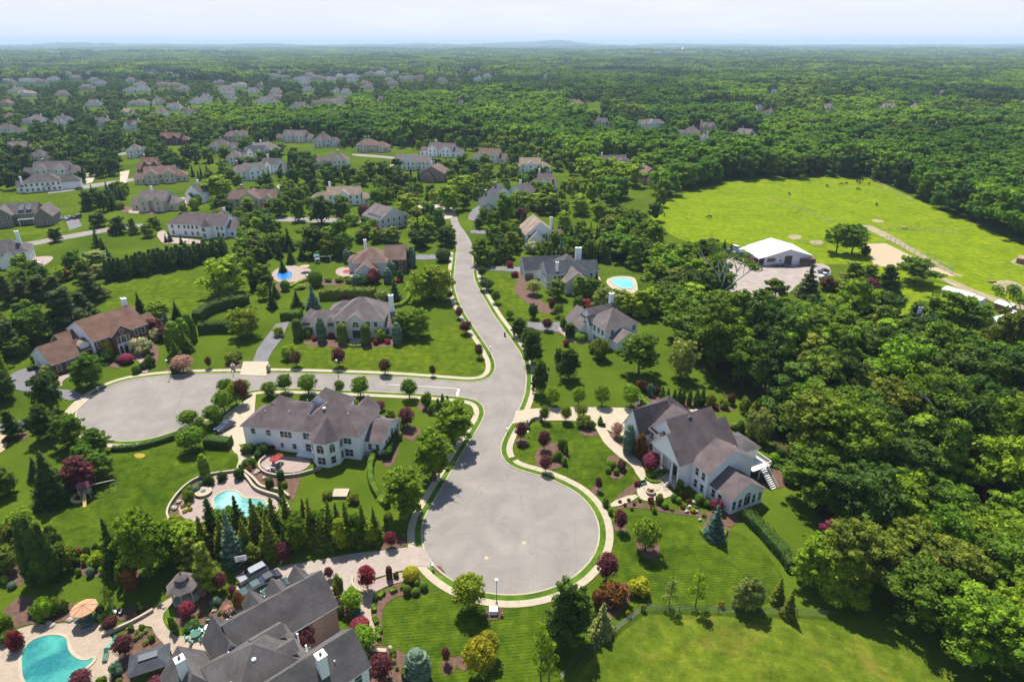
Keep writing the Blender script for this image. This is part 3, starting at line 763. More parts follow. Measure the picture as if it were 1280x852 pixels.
def door(H, x, y, z, face='s', w=1.1, h=2.2, mat='wood', double=False):
    mb = MB(); a = FACE[face]; ww = w * (1.8 if double else 1) / 2
    mb.box(-ww - .12, ww + .12, -.06, .0, 0, h + .14, 0); mb.box(-ww, ww, -.09, -.05, .03, h, 1)
    o = mb.build('door', ['trim', mat], H, (x + math.sin(a) * .012, y - math.cos(a) * .012, z), a)
    hb = MB(); hb.box(ww * .6, ww * .7, -.15, -.09, 1.0, 1.08); hb.build('handle', 'grey_metal', o)
    return o
def garage_door(H, x, y, z, face='s', w=2.6, h=2.2):
    mb = MB(); a = FACE[face]
    mb.box(-w / 2 - .12, w / 2 + .12, -.05, 0, 0, h + .14, 0)
    for k in range(4): mb.box(-w / 2, w / 2, -.085, -.05, .02 + k * h / 4, (k + 1) * h / 4 - .03, 0)
    return mb.build('garage_door', ['trim'], H, (x + math.sin(a) * .012, y - math.cos(a) * .012, z), a)

JIT = [0]
def wing(H, x0, x1, y0, y1, eave, ridge, axis='x', ends='gg', wall='siding_white', roof='roof_mauve', oh=.4, z0=-.3, win='', rows=None, gable_wall=None, sp=2.7, ww=.95, wh=1.45):
    """one block with its roof. ends: g gable / h hip at the low and high end of the ridge. win: faces that get rows of windows"""
    JIT[0] += 1; jz = (JIT[0] % 7) * .006; eave += jz; ridge += jz; x0 -= jz; x1 += jz; y0 -= jz; y1 += jz
    a0, a1, b0, b1 = (x0, x1, y0, y1) if axis == 'x' else (y0, y1, x0, x1)
    bm_ = (b0 + b1) / 2; half = (b1 - b0) / 2; rise = ridge - eave; sl = rise / half
    T = lambda p: tf(axis, p)
    W_ = MB(); fl = (lambda f: f) if axis == 'x' else (lambda f: f[::-1])
    def wf(pts): W_.face([T(p) for p in (pts if axis == 'x' else pts[::-1])])
    wf([(a0, b0, z0), (a1, b0, z0), (a1, b0, eave), (a0, b0, eave)])
    wf([(a1, b1, z0), (a0, b1, z0), (a0, b1, eave), (a1, b1, eave)])
    wf([(a1, b0, z0), (a1, b1, z0), (a1, b1, eave)] + ([(a1, bm_, ridge - .05)] if ends[1] == 'g' else []) + [(a1, b0, eave)])
    wf([(a0, b1, z0), (a0, b0, z0), (a0, b0, eave)] + ([(a0, bm_, ridge - .05)] if ends[0] == 'g' else []) + [(a0, b1, eave)])
    W_.build('wall', wall, H)
    # roof: closed slab with white fascia
    t = .2; og = .3
    ze = eave - oh * sl + .05
    inset = half * .95
    ra = a0 - og if ends[0] == 'g' else a0 - oh + half + oh
    rb = a1 + og if ends[1] == 'g' else a1 + oh - half - oh
    if ends[0] == 'h' and ends[1] == 'h' and ra > rb: ra = rb = (ra + rb) / 2
    ea = a0 - (og if ends[0] == 'g' else oh); eb = a1 + (og if ends[1] == 'g' else oh)
    rz = ridge + .05
    Rf = MB()
    def face(pts, mi): Rf.face([T(p) for p in (pts if axis == 'x' else pts[::-1])], mi)
    A, B, C_, D = (ea, b0 - oh, ze), (eb, b0 - oh, ze), (eb, b1 + oh, ze), (ea, b1 + oh, ze)
    P, Q = (ra, bm_, rz), (rb, bm_, rz)
    dn = lambda p: (p[0], p[1], p[2] - t)
    if ra == rb:
        face([A, B, P], 0); face([C_, D, P], 0)
    else:
        face([A, B, Q, P], 0); face([C_, D, P, Q], 0)
    face([dn(P), dn(Q), dn(B), dn(A)] if ra != rb else [dn(P), dn(B), dn(A)], 1)
    face([dn(Q), dn(P), dn(D), dn(C_)] if ra != rb else [dn(P), dn(D), dn(C_)], 1)
    if ends[0] == 'h': face([D, A, P], 0); face([dn(P), dn(A), dn(D)], 1)
    if ends[1] == 'h': face([B, C_, Q], 0); face([dn(Q), dn(C_), dn(B)], 1)
    loop = [A, B] + ([Q] if ends[1] == 'g' else []) + [C_, D] + ([P] if ends[0] == 'g' else [])
    for i in range(len(loop)):
        p, q = loop[i], loop[(i + 1) % len(loop)]
        face([dn(p), dn(q), q, p], 1)
    rf = Rf.build('roof', [roof, 'trim'], H)
    # rows of windows
    rows = rows if rows is not None else ([.9, 3.6] if eave > 5 else [.9])
    for fc in win:
        L = (x1 - x0) if fc in 'sn' else (y1 - y0)
        n = max(1, int(L / sp))
        for k in range(n):
            u = (k + .5) / n
            for zr in rows:
                if zr + wh > eave - .1: continue
                if fc == 's': window(H, x0 + u * L, y0, zr, 's', ww, wh)
                if fc == 'n': window(H, x0 + u * L, y1, zr, 'n', ww, wh)
                if fc == 'e': window(H, x1, y0 + u * L, zr, 'e', ww, wh)
                if fc == 'w': window(H, x0, y0 + u * L, zr, 'w', ww, wh)
    return rf
def chimney(H, x, y, z0, z1, w=1.0, d=.8, mat='siding_white'):
    mb = MB(); mb.box(x - w / 2, x + w / 2, y - d / 2, y + d / 2, z0, z1, 0)
    mb.box(x - w / 2 - .1, x + w / 2 + .1, y - d / 2 - .1, y + d / 2 + .1, z1, z1 + .15, 1)
    o = mb.build('chimney', [mat, 'trim'], H)
    cb = MB(); cb.frust(x, y, z1 + .15, z1 + .6, .2, .16, 8); cb.build('flue', 'dark_metal', o)
def dormer(H, x, y, z, face='s', w=1.7, h=1.5, depth=2.4, wall='siding_white', roof='roof_mauve'):
    """small gabled dormer: (x, y) its window wall, z the sill height"""
    a = FACE[face]; D = MB(); hw = w / 2; rg = .75
    D.add([(-hw, 0, 0), (hw, 0, 0), (hw, 0, h), (0, 0, h + rg), (-hw, 0, h), (-hw, depth, 0), (hw, depth, 0), (hw, depth, h), (0, depth, h + rg), (-hw, depth, h)],
          [(0, 1, 2, 3, 4), (5, 9, 8, 7, 6), (0, 4, 9, 5), (1, 6, 7, 2)])
    o = D.build('dormer', wall, H, (x, y, z), a)
    Q = MB(); e = hw + .2; zl = h - .2 * rg / hw
    top = [(-e, -.25, zl), (0, -.25, h + rg + .06), (e, -.25, zl)]; bk = [(p[0], depth + .6, p[2]) for p in top]
    dn = lambda p: (p[0], p[1], p[2] - .14)
    Q.face([top[0], top[1], bk[1], bk[0]], 0); Q.face([top[1], top[2], bk[2], bk[1]], 0)
    Q.face([dn(top[0]), dn(top[1]), top[1], top[0]], 1); Q.face([dn(top[1]), dn(top[2]), top[2], top[1]], 1)
    Q.face([top[0], bk[0], dn(bk[0]), dn(top[0])], 1); Q.face([top[2], dn(top[2]), dn(bk[2]), bk[2]], 1)
    Q.face([dn(bk[0]), dn(bk[1]), dn(top[1]), dn(top[0])], 1); Q.face([dn(bk[1]), dn(bk[2]), dn(top[2]), dn(top[1])], 1)
    Q.build('dormer_roof', [roof, 'trim'], o)
    fm, gm = win_meshes(w * .5, h * .75)
    f = link('dormer_window', fm, o, (0, -.012, h * .15)); 
    return o
def vents(H, l, mat='trim'):
    for x, y, z in l:
        mb = MB(); mb.frust(x, y, z - .4, z + .35, .09, .09, 6); mb.build('vent_pipe', mat, H)
def octagon_roof(H, x, y, r, ze, za, mat, tx=None, ty=None, n=8, ph=PI / 8):
    mb = MB(); tx = x if tx is None else tx; ty = y if ty is None else ty
    a = [(x + math.cos(ph + 2 * PI * j / n) * (r + .35), y + math.sin(ph + 2 * PI * j / n) * (r + .35), ze) for j in range(n)]
    b = [(p[0], p[1], ze - .2) for p in a]
    mb.add(a + [(tx, ty, za)], [(j, (j + 1) % n, n) for j in range(n)], 0)
    for j in range(n):
        q = (j + 1) % n; mb.face([b[j], b[q], a[q], a[j]], 1)
    mb.face(b[::-1], 1)
    return mb.build('turret_roof', [mat, 'trim'], H)
def house(name, label, o, e, z=6.0, cat='house', group=None):
    """o, e: image pixels of the two ends of the front eave at height z; returns the root, the length"""
    O = G(*o, z); E = G(*e, z); d = E - O
    h = thing(name, label, cat, (O.x, O.y, 0), math.atan2(d.y, d.x), group)
    m = (O + E) / 2; n = Vector((-d.y, d.x)).normalized()
    FOOT.append((m + n * 5, max(8, d.length * .62)))
    return h, d.length
def cr(x0, y0, s, x, y): return (x0 + x / s, y0 + y / s)

# ------------------------------------------------------------------ white house with a turret, in the crook of the two turning circles
H, L = house('turreted_house', 'large white two storey house with a conical turret roof and curved pink terrace', cr(280, 460, 5.325, 118, 362), cr(280, 460, 5.325, 865, 448))
kw = dict(wall='siding_white', roof='roof_mauve')
wing(H, 0, 8.6, 0, 8.4, 5.6, 8.4, 'x', 'hg', **kw)
wing(H, 1.4, 6.4, 6.5, 12, 5.4, 8.0, 'y', 'gh', **kw)
wing(H, 8, 13.8, -.15, 11, 5.9, 9.3, 'x', 'gg', **kw)
wing(H, 12.6, 26.8, 0, 11, 6.1, 10.2, 'x', 'hh', **kw)
wing(H, 10.5, 19, 7.5, 15, 6.0, 10.4, 'y', 'gh', **kw)
wing(H, 21.5, 26.0, 8, 12.6, 6.0, 8.2, 'y', 'gg', **kw)
wing(H, 26.8, 31.0, 2.6, 12.2, 3.4, 5.9, 'x', 'gg', **kw)
mb = MB(); r = 3.35; cx, cy = 20.0, -.9
mb.prism([(cx + math.cos(PI / 8 + PI * j / 4) * r, cy + math.sin(PI / 8 + PI * j / 4) * r) for j in range(8)], -.3, 6.0)
mb.build('turret', 'siding_white', H)
octagon_roof(H, cx, cy, r, 6.0, 9.9, 'roof_mauve', cx + .3, cy + .9)
mb = MB(); mb.prism([(cx + math.cos(PI / 8 + PI * j / 4) * (r + .06), cy + math.sin(PI / 8 + PI * j / 4) * (r + .06)) for j in range(8)], 2.95, 3.15); mb.build('band_course', 'trim', H)
for k, a in enumerate((-90, -45, 0, -135, 180)):
    q = R(a); d_ = r * math.cos(PI / 8)
    window(H, cx + math.cos(q) * d_, cy + math.sin(q) * d_, 3.5, rot=q + PI / 2, w=1.5 if k == 0 else 1.1, h=2.0, style='arch')
    window(H, cx + math.cos(q) * d_, cy + math.sin(q) * d_, .8, rot=q + PI / 2, w=1.7 if k == 0 else 1.0, h=1.7)
for k in (-112.5, -67.5, -22.5): pass
for x in (2.4, 6.0): window(H, x, 0, 3.6, w=1.0, h=1.3)
for x in (9.3, 10.2, 11.1): window(H, x, -.15, 3.7, w=.75, h=1.4)
window(H, 8.9, -.15, 1.0, w=.7, h=1.1); window(H, 11.8, -.15, 1.0, w=.9, h=1.2)
window(H, 14.9, 0, 3.7, w=1.5, h=1.5); window(H, 15.0, 0, .7, w=1.3, h=1.8); window(H, 13.3, 0, .7, w=.8, h=1.8)
window(H, 24.2, 0, 3.8, w=1.7, h=1.3); window(H, 24.3, 0, .7, w=1.8, h=1.7)
window(H, 27.9, 2.6, 1.1, w=.75, h=1.4); window(H, 29.6, 2.6, 1.1, w=.75, h=1.4)
window(H, 31, 7.4, 1.0, 'e', 1.4, 2.8, 'arch')
for y in (4.0, 5.6, 9.2, 10.8): window(H, 31, y, 1.0, 'e', .8, 1.9)
mb = MB(); mb.box(12.8, 17.2, -1.6, 0, -.1, .5); mb.build('deck', 'trim', H)
mb = MB(); mb.box(27.4, 28.8, 1.1, 1.9, -.1, .75); mb.build('air_conditioner', 'grey_metal', H)
vents(H, [(4.2, 2.8, 7.6), (9.8, 3, 8.0), (14.8, 2.4, 8.1), (23.2, 3.6, 8.7), (11.5, 8.0, 8.2)])
mb = MB(); mb.ball((17.6, 4.0, 9.3), .42, 10, 6, 0, (1, 1, .7)); mb.build('skylight_dome', 'trim', H)
window(H, 0, 4.2, 3.6, 'w', 1, 1.4)
for y in (2.4, 6.2): garage_door(H, 0, y, 0, 'w')
# curved pink terrace wall
p = chaikin([Vector(q) for q in ((6.6, -3.2), (6.2, -5.5), (8.0, -7.8), (11, -9), (15, -8.6), (18, -6.6), (20, -4.6))], 2, False)
mb = MB()
for i in range(len(p) - 1): mb.beam((*p[i], .35), (*p[i + 1], .35), .35, .75)
mb.build('terrace_wall', 'stone', H)

# ------------------------------------------------------------------ big white house facing the near turning circle
H, L = house('gabled_mansion', 'large white two storey house with many steep mauve gables behind the planted island lawn', cr(740, 460, 5.325, 395, 400), cr(740, 460, 5.325, 785, 705))
kw = dict(wall='siding_white', roof='roof_mauve')
wing(H, -8.5, .2, 2.4, 12.5, 5.6, 10.0, 'x', 'hh', **kw)                       # garage
wing(H, -5.8, -.4, -2.6, 6, 5.2, 9.6, 'y', 'gg', **kw)                        # gable to the drive
wing(H, -.2, 4.6, 0, 11.5, 6.0, 10.2, 'x', 'gg', **kw)
wing(H, -.3, 8.5, .2, 11.8, 6.2, 10.4, 'y', 'gg', **kw)
wing(H, 4.6, 13.0, -3.3, 11.2, 6.3, 10.6, 'y', 'gg', z0=5.7, **kw)             # front gable over the portico
mb = MB(); mb.box(4.66, 12.94, -1.2, 11.1, -.3, 5.7); mb.build('wall', 'siding_white', H)
wing(H, 2.6, 5.2, -.9, 2.6, 6.0, 7.4, 'y', 'gg', **kw)
wing(H, 13.0, 17.6, 0, 11.4, 6.0, 9.5, 'x', 'gg', **kw)
wing(H, 17.6, 23.2, .8, 8.9, 3.5, 6.2, 'x', 'gg', **kw)                        # sunroom
wing(H, 9.2, 14.8, 11.3, 15.6, 5.8, 7.0, 'x', 'hh', wall='siding_white', roof='roof_grey')
for z in (.9, 3.7):
    for x in (.6, 1.9): window(H, x, 0, z, w=.9, h=1.7)
    for x in (3.4, 4.4): window(H, x, -.9, z, w=.85, h=1.7)
    for x in (14.6, 16.4): window(H, x, 0, z, w=.85, h=1.7)
window(H, 9.4, -1.2, 3.4, w=1.1, h=2.2, style='arch')
door(H, 9.4, -1.2, .9, 's', 1.1, 2.3, 'dark_metal', True)
for x in (18.7, 20.4, 22.1)[:2]: window(H, x, .8, 1.0, w=.9, h=1.7)
window(H, 23.2, 4.85, .9, 'e', 1.5, 2.9, 'arch')
for y in (1.6, 3.1, 6.6, 8.1): window(H, 23.2, y, .9, 'e', .75, 1.9)
window(H, -3.1, -2.6, 3.6, w=1.2, h=1.5)
for x in (-7, -4.0, -1.4): pass
for y in (4.5, 7.5, 10.4): garage_door(H, -8.5, y, 0, 'w')
for y in (4.5, 10.4): window(H, -8.5, y, 3.6, 'w')
for x in (1, 4, 7, 10, 15): window(H, x, 11.5 if x < 13 else 11.4, 3.7, 'n', 1.2, 1.4)
mb = MB()
for x in (5.0, 7.4, 10.6, 12.6): mb.frust(x, -2.9, .9, 5.7, .24, .2, 8)
mb.build('portico', 'trim', H)
mb = MB(); mb.box(6.0, 12.8, -3.4, -1.2, -.1, .9)
for k in range(5): mb.box(7.8, 11.4, -3.4 - .38 * (k + 1), -3.4 - .38 * k, -.1, .9 - .16 * (k + 1))
mb.build('entrance_steps', 'stone', H)
mb = MB(); mb.frust(9.6, -6.9, -.05, .22, 1.9, 1.9, 24); mb.build('round_landing', 'kerbstone', H)
mb = MB()
for x in (7.5, 11.6):
    mb.beam((x, -3.4, 1.75), (x, -5.4, .95), .09); 
    for k in range(6): mb.beam((x, -3.5 - .36 * k, .9 - .16 * k), (x, -3.5 - .36 * k, 1.72 - .155 * k), .06)
mb.build('handrail', 'white_paint', H)
mb = MB(); mb.box(12.2, 18, 11.6, 16.4, 2.7, 2.9)
for x in (12.5, 15, 17.7):
    for y in (13.8, 16.1): mb.box(x - .12, x + .12, y - .12, y + .12, -.2, 2.7)
for x in np.arange(12.2, 18.1, .45): mb.box(x - .03, x + .03, 16.3, 16.36, 2.9, 3.8)
for y in np.arange(11.8, 16.4, .45): mb.box(17.92, 17.98, y - .03, y + .03, 2.9, 3.8)
mb.box(12.2, 18, 16.28, 16.4, 3.8, 3.88); mb.box(17.9, 18.02, 11.8, 16.4, 3.8, 3.88)
for k in range(10): mb.box(18.0 + .34 * k, 18.34 + .34 * k, 13.6, 15.0, 2.6 - .28 * k, 2.72 - .28 * k)
mb.beam((18, 13.55, 3.7), (21.4, 13.55, .9), .08); mb.beam((18, 15.05, 3.7), (21.4, 15.05, .9), .08)
for k in range(9):
    for y in (13.55, 15.05): mb.beam((18.2 + .38 * k, y, 2.5 - .31 * k), (18.2 + .38 * k, y, 3.5 - .31 * k), .05)
mb.build('deck', 'white_paint', H)
mb = MB(); mb.box(18.9, 20.1, -.9, -.1, -.1, .8); mb.build('air_conditioner', 'grey_metal', H)
vents(H, [(2, 8, 8), (15, 8.6, 7.7)])

# ------------------------------------------------------------------ dark roofed house at the bottom edge
H, L = house('courtyard_house', 'rambling house with dark grey roofs and dormers at the bottom edge by the paved drive', cr(180, 692, 5.325, 535, 467), cr(180, 692, 5.325, 1185, 107), 9)
kg = dict(wall='siding_white', roof='roof_grey')
wing(H, 0, 14, -3.9, 3.9, 5.6, 9, 'x', 'gg', **kg)
mb = MB(); mb.box(9.4, 13.98, -4.0, -3.93, -.3, 5.2); mb.box(14.02, 14.1, -3.8, 3.8, -.3, 5.3); mb.build('brick_facing', 'brick_rose', H)
for x in (5.2, 8.6, 12.2):
    wing(H, x - 1.15, x + 1.15, 1.2, 4.7, 6.2, 7.7, 'y', 'gg', oh=.25, win='n', rows=[4.4], wh=1.1, **kg)
wing(H, -4.0, 6.4, -11.6, -2.4, 6.6, 10.4, 'y', 'hh', **kg)
for y in (-5.0, -8.6): dormer(H, 5.6, y, 6.6, 'e', 2.2, 1.6, 3.5, 'siding_cream', 'roof_grey')
wing(H, -6, 12.0, -16.2, -9.2, 6.0, 9.4, 'x', 'gg', **kg)
wing(H, -8.2, -3.0, -6, 2.0, 4.4, 7.4, 'y', 'hg', **kg)
wing(H, -2.2, 1.2, -2.5, 3.4, 5.2, 8.2, 'y', 'gg', **kg)
chimney(H, -6.3, -1.8, 3, 9.2, 1.0, 1.0); chimney(H, 6.7, -14.6, 4, 10.6, 1.1, 1.1)
for z in (.9, 3.6):
    for y in (-14.6, -12.6, -10.8): window(H, 12, y, z, 'e', 1.0, 1.5)
for x in (8.6, 10.4): window(H, x, -16.2, 3.6, 's', 1.0, 1.5)
window(H, 0, 1.2, 3.4, 'w', .9, 1.6); door(H, 6.4, -6, 0, 'e', 1.1, 2.3, 'dark_metal')
for y in (-7.3, -4.7):
    mb = MB(); mb.frust(7.6, y, 0, 5.2, .16, .14, 8); mb.build('column', 'trim', H)
mb = MB(); mb.ball((.6, -8.2, 9.2), .4, 10, 6, 0, (1, 1, .8)); mb.build('skylight_dome', 'trim', H)
vents(H, [(-1.2, -4.3, 8.2), (-2.6, -8.6, 7.9), (8.4, -14.4, 7.7), (.9, 2.2, 7.1), (1.5, 2.5, 7.0)])
mb = MB(); mb.beam((1.2, 1.0, 8.4), (1.2, 1.0, 10.0), .06); mb.beam((.7, 1.0, 9.8), (1.7, 1.0, 9.8), .05); mb.beam((.8, .8, 9.4), (1.6, 1.2, 9.4), .05); mb.build('aerial', 'dark_metal', H)

# ------------------------------------------------------------------ brick house left of the far turning circle
H, L = house('brick_house', 'dark red brick house with a brown roof beside the far turning circle', cr(20, 360, 6.4, 620, 420), cr(20, 360, 6.4, 1010, 290), 6.4)
kb = dict(wall='brick_red', roof='roof_redbrown')
wing(H, 0, 14.6, 0, 15.0, 6.4, 10.4, 'x', 'gg', **kb)
mb = MB()
mb.add([(-.06, .1, 0), (-.06, 14.9, 0), (-.06, 14.9, 6.4), (-.06, 7.5, 10.2), (-.06, .1, 6.4)], [(0, 4, 3, 2, 1)]); mb.build('gable_cladding', 'siding_white', H)
wing(H, -10.8, -3.0, 1.2, 12.4, 3.4, 7.0, 'x', 'gg', **kb)
mb = MB(); mb.add([(-10.9, 1.3, 0), (-10.9, 12.3, 0), (-10.9, 12.3, 3.4), (-10.9, 6.8, 6.8), (-10.9, 1.3, 3.4)], [(0, 4, 3, 2, 1)]); mb.build('gable_cladding', 'siding_white', H)
wing(H, -4.4, 1.0, 7.5, 15.5, 4.2, 7.0, 'x', 'gg', **kb)
wing(H, -3.0, .1, 2.4, 8, 4.0, 6.2, 'x', 'gg', **kb)
wing(H, 14.6, 20.0, 4.6, 12.6, 3.6, 6.0, 'x', 'gg', **kb)
wing(H, 4.4, 9.8, -1.0, 6, 6.4, 8.7, 'y', 'gg', **kb)
dormer(H, -1.6, 2.6, 3.9, 's', 2.4, 1.5, 3, 'siding_white', 'roof_tan')
for x in (1.0, 2.9, 11.3, 13.3):
    for z in (.9, 3.9): window(H, x, 0, z, w=.95, h=1.6)
window(H, 7.1, -1.0, 6.5, w=.9, h=.9, style='round')
for x in (5.9, 8.3): window(H, x, -1.0, 3.6, w=.8, h=1.7)
window(H, 7.1, -1.0, 3.5, w=1.1, h=2.3, style='arch')
mb = MB(); mb.box(5.1, 9.1, -1.2, -1.06, 2.9, 3.35)
for x in (5.2, 6.4, 7.8, 9.0): mb.box(x - .14, x + .14, -1.5, -1.06, 0, 2.9)
mb.build('entrance_surround', 'trim', H); door(H, 7.1, -1.0, 0, 's', 1.2, 2.3, 'dark_metal')
for x in (-9.4, -6.9, -4.6): window(H, x, 1.2, .9, w=1.0, h=1.5)
for y in (3.4, 6.6, 9.8): garage_door(H, -10.9, y, 0, 'w')
chimney(H, 14.2, 9.0, 6, 12.2, 1.0, 1.6); vents(H, [(.3, 9.5, 10.9)], 'grey_metal')

# ------------------------------------------------------------------ stucco house behind clipped columns
H, L = house('stucco_house', 'cream house with an arched entrance gable behind clipped column evergreens', cr(360, 340, 6.4, 360, 375), cr(360, 340, 6.4, 760, 380))
ks = dict(wall='stucco', roof='roof_ash')
wing(H, 0, 14.9, 0, 13.0, 6.0, 10.6, 'x', 'hh', **ks)
wing(H, -3.6, 4.6, 4.6, 13.6, 5.4, 8.4, 'x', 'hg', **ks)
wing(H, -10.2, .1, .8, 9.6, 3.6, 6.7, 'x', 'hg', **ks)
wing(H, -11.6, -7.0, 1.4, 10.4, 3.5, 6.0, 'y', 'gh', **ks)
wing(H, 4.2, 9.5, -.9, 6, 6.0, 8.0, 'y', 'gg', **ks)
wing(H, 14.9, 18.8, 1.1, 11.6, 3.4, 6.1, 'x', 'gg', **ks)
dormer(H, -1.3, 1.4, 3.7, 's', 2.0, 1.7, 3, 'stucco', 'roof_ash')
window(H, 6.85, -.9, 3.9, w=1.9, h=1.6, style='arch'); door(H, 6.85, -.9, .3, 's', 1.3, 2.6, 'dark_metal', True)
for x in (1.3, 3.0, 10.4, 12.6):
    window(H, x, 0, 3.8, w=1.0, h=1.4); window(H, x, 0, .8, w=1.1, h=1.8, style='arch')
for x in (-9.2, -6.6, -4.0, -1.4): window(H, x, .8, .8, w=1.1, h=1.6)
for x in (15.7, 17.8): window(H, x, 1.1, .8, w=.9, h=1.6)
chimney(H, 16.3, 6.5, 3, 11.2, 1.3, 1.0); vents(H, [(3, 3, 8.4), (12, 9, 8.6)])
mb = MB(); mb.frust(6.85, -2.6, 0, .18, 1.9, 1.9, 20); mb.build('doorstep', 'stone', H)

# ------------------------------------------------------------------ mansion with the conical hip beside the main road (right)
H, L = house('hip_roof_house', 'white house with a wide brown hip roof and tall chimney by the curving road', cr(640, 300, 6.4, 600, 625), cr(640, 300, 6.4, 757, 722))
kh = dict(wall='siding_white', roof='roof_ash')
wing(H, 0, 8.4 + 1, 0, 11.6, 6.0, 10.0, 'x', 'hh', **kh)
wing(H, -7.4, 1, -2.8, 5.5, 3.9, 7.4, 'x', 'gg', **kh)
wing(H, -3.4, 3.0, 0, 9.5, 6.0, 9.2, 'y', 'gg', **kh)
wing(H, .4, 3.0, -1.0, 4, 5.6, 7.6, 'y', 'gg', **kh)
wing(H, 9.2, 13.2, 1.8, 9.6, 3.2, 5.4, 'x', 'gg', **kh)
chimney(H, -1.6, 9.6, 3, 11.6, 1.0, 1.2)
for x in (1.7, 4.2, 6.3, 8.2):
    for z in (.9, 3.8): window(H, x, 0 if x > 3 else -1.0, z, w=.9, h=1.5)
window(H, -7.4, 1.4, 1.2, 'w', 1.0, 2.4, 'arch'); door(H, 5.2, 0, 0, 's')
for y in (3.5, 5.6, 7.6): window(H, 13.2, y, .9, 'e')
for y in (2.5, 10.2): window(H, 9.4, y, 3.8, 'e')

# ------------------------------------------------------------------ charcoal house with pool
H, L = house('charcoal_roof_house', 'grey house with charcoal roofs and two chimneys in front of the light blue pool', cr(640, 300, 6.4, 280, 272), cr(640, 300, 6.4, 610, 250))
kc = dict(wall='siding_grey', roof='roof_charcoal')
wing(H, 0, 14.8, 0, 9.6, 6.0, 9.2, 'x', 'gh', **kc)
wing(H, 5.5, 14.0, 3.5, 13.5, 6.4, 10.2, 'y', 'hh', wall='siding_grey', roof='roof_grey')
wing(H, -5.2, 9.0, 12.4, 21.0, 3.8, 7.4, 'x', 'gg', **kc)
wing(H, 5.2, 14.0, -5.6, 4, 4.2, 7.6, 'y', 'gg', wall='siding_grey', roof='roof_ash')
wing(H, 15.6, 21.2, 5.6, 13.8, 4.4, 7.0, 'x', 'gg', **kc)
wing(H, 12.5, 16.5, 4.5, 11, 5.4, 7.8, 'x', 'gg', **kc)
mb = MB(); mb.box(-5.24, -2, 12.36, 12.44, -.2, 2.2); mb.build('stone_facing', 'stone_veneer', H)
chimney(H, 3.9, 1.0, 2, 9.8, .9, .9); chimney(H, 15.2, 12.6, 4, 11.0, 2.2, 1.1)
for x in (3.0, 4.4, 5.4): window(H, x, 0, 3.8, w=.8, h=1.3)
for x in (8.4, 9.8, 11.2): window(H, x, -5.6, .9, w=.9, h=2.0)
for y in (1.4, 3.4, 5.4): window(H, 0, y, 3.8, 'w'); window(H, 0, y, .9, 'w')
window(H, 18.4, 5.6, 1.4, w=1.0, h=1.9); window(H, -5.2, 14.6, .9, 'w', 1, 1.8); window(H, -5.2, 18.6, .9, 'w', 1, 1.8)

# ------------------------------------------------------------------ brown roofed brick house by the round pool
H, L = house('brown_roof_house', 'brown hip roofed house of white siding and brick beside the round pool', cr(320, 220, 4, 485, 432), cr(320, 220, 4, 652, 428), 5.6)
kf = dict(wall='siding_grey', roof='roof_brown')
wing(H, 0, 12.5, 0, 13, 5.6, 9.6, 'x', 'hh', **kf)
wing(H, -2.6, .5, 5, 11, 4.8, 6.6, 'x', 'hg', **kf)
wing(H, 1.2, 8.8, -5.4, 4, 3.6, 6.6, 'y', 'gg', **kf)
wing(H, 11.5, 19.2, 3.6, 14.5, 5.6, 9.4, 'x', 'gg', wall='brick_red', roof='roof_brown', win='s')
chimney(H, 3.2, 12.8, 5, 10.6)
for x in (3.4, 6.6): window(H, x, -5.4, .9, w=1.0, h=1.7)
for x in (9.9, 11.4): window(H, x, 0, 3.4); window(H, x, 0, .8)

# ------------------------------------------------------------------ medium houses, each placed by image pixels of its front eave
def solar(H, x0, x1, y0, y1, z0, z1, nx, ny, side):
    """rows of panels lying on a roof slope that falls towards -x (side w)"""
    mb0 = None
    for i in range(nx):
        for j in range(ny):
            a0, a1 = i / nx + .02, (i + 1) / nx - .02; b0, b1 = j / ny + .02, (j + 1) / ny - .02
            P = lambda a, b: (x0 + (x1 - x0) * a, y0 + (y1 - y0) * b, z0 + (z1 - z0) * a + .14)
            m_ = MB(); q = [P(a0, b0), P(a1, b0), P(a1, b1), P(a0, b1)]
            m_.add(q + [(p[0], p[1], p[2] - .08) for p in q], [(0, 1, 2, 3), (4, 7, 6, 5), (0, 4, 5, 1), (1, 5, 6, 2), (2, 6, 7, 3), (3, 7, 4, 0)])
            m_.build('solar_panel', 'solar_dark', H)
H, L = house('solar_house', 'grey gabled house with solar panels covering its roof slope above the brown roofed house', (474.7, 275), (509, 268), 5.4)
wing(H, 0, L, 0, 15, 5.4, 9.8, 'y', 'gg', wall='siding_grey', roof='roof_ash', win='sw')
solar(H, .6, L / 2 - .6, 1, 12, 5.7, 9.3, 4, 6, 'w')
wing(H, L, L + 5, 5, 13, 3.4, 6, 'x', 'gh', wall='siding_grey', roof='roof_brown', win='s')
H, L = house('steep_gable_house', 'white house with a steep tan roof and chimney right of the road', cr(640, 220, 4, 68, 292), cr(640, 220, 4, 214, 284), 5.4)
wing(H, 0, L, 0, 14, 5.4, 10.5, 'y', 'gg', wall='siding_white', roof='roof_tan', win='s')
wing(H, .8, L * .62, -3, 3, 3.4, 7, 'y', 'gg', wall='siding_white', roof='roof_tan')
chimney(H, L - 1, 3, 3, 11.5); wing(H, L, L + 4.5, 3, 10, 3, 5.2, 'x', 'gg', wall='siding_white', roof='roof_brown')
H, L = house('long_white_house', 'long white house with a small turret and mauve roof above the dark evergreen hedge', cr(0, 220, 4, 835, 235), cr(0, 220, 4, 1118, 248), 5.8)
kk = dict(wall='siding_white', roof='roof_mauve')
wing(H, 0, L, 0, 11, 5.8, 9.6, 'x', 'hg', **kk)
wing(H, L * .58, L * .9, 7, 16, 5.6, 9.4, 'y', 'gh', **kk)
wing(H, L, L + 4.6, 2, 9, 4.4, 7, 'x', 'gg', win='s', **kk)
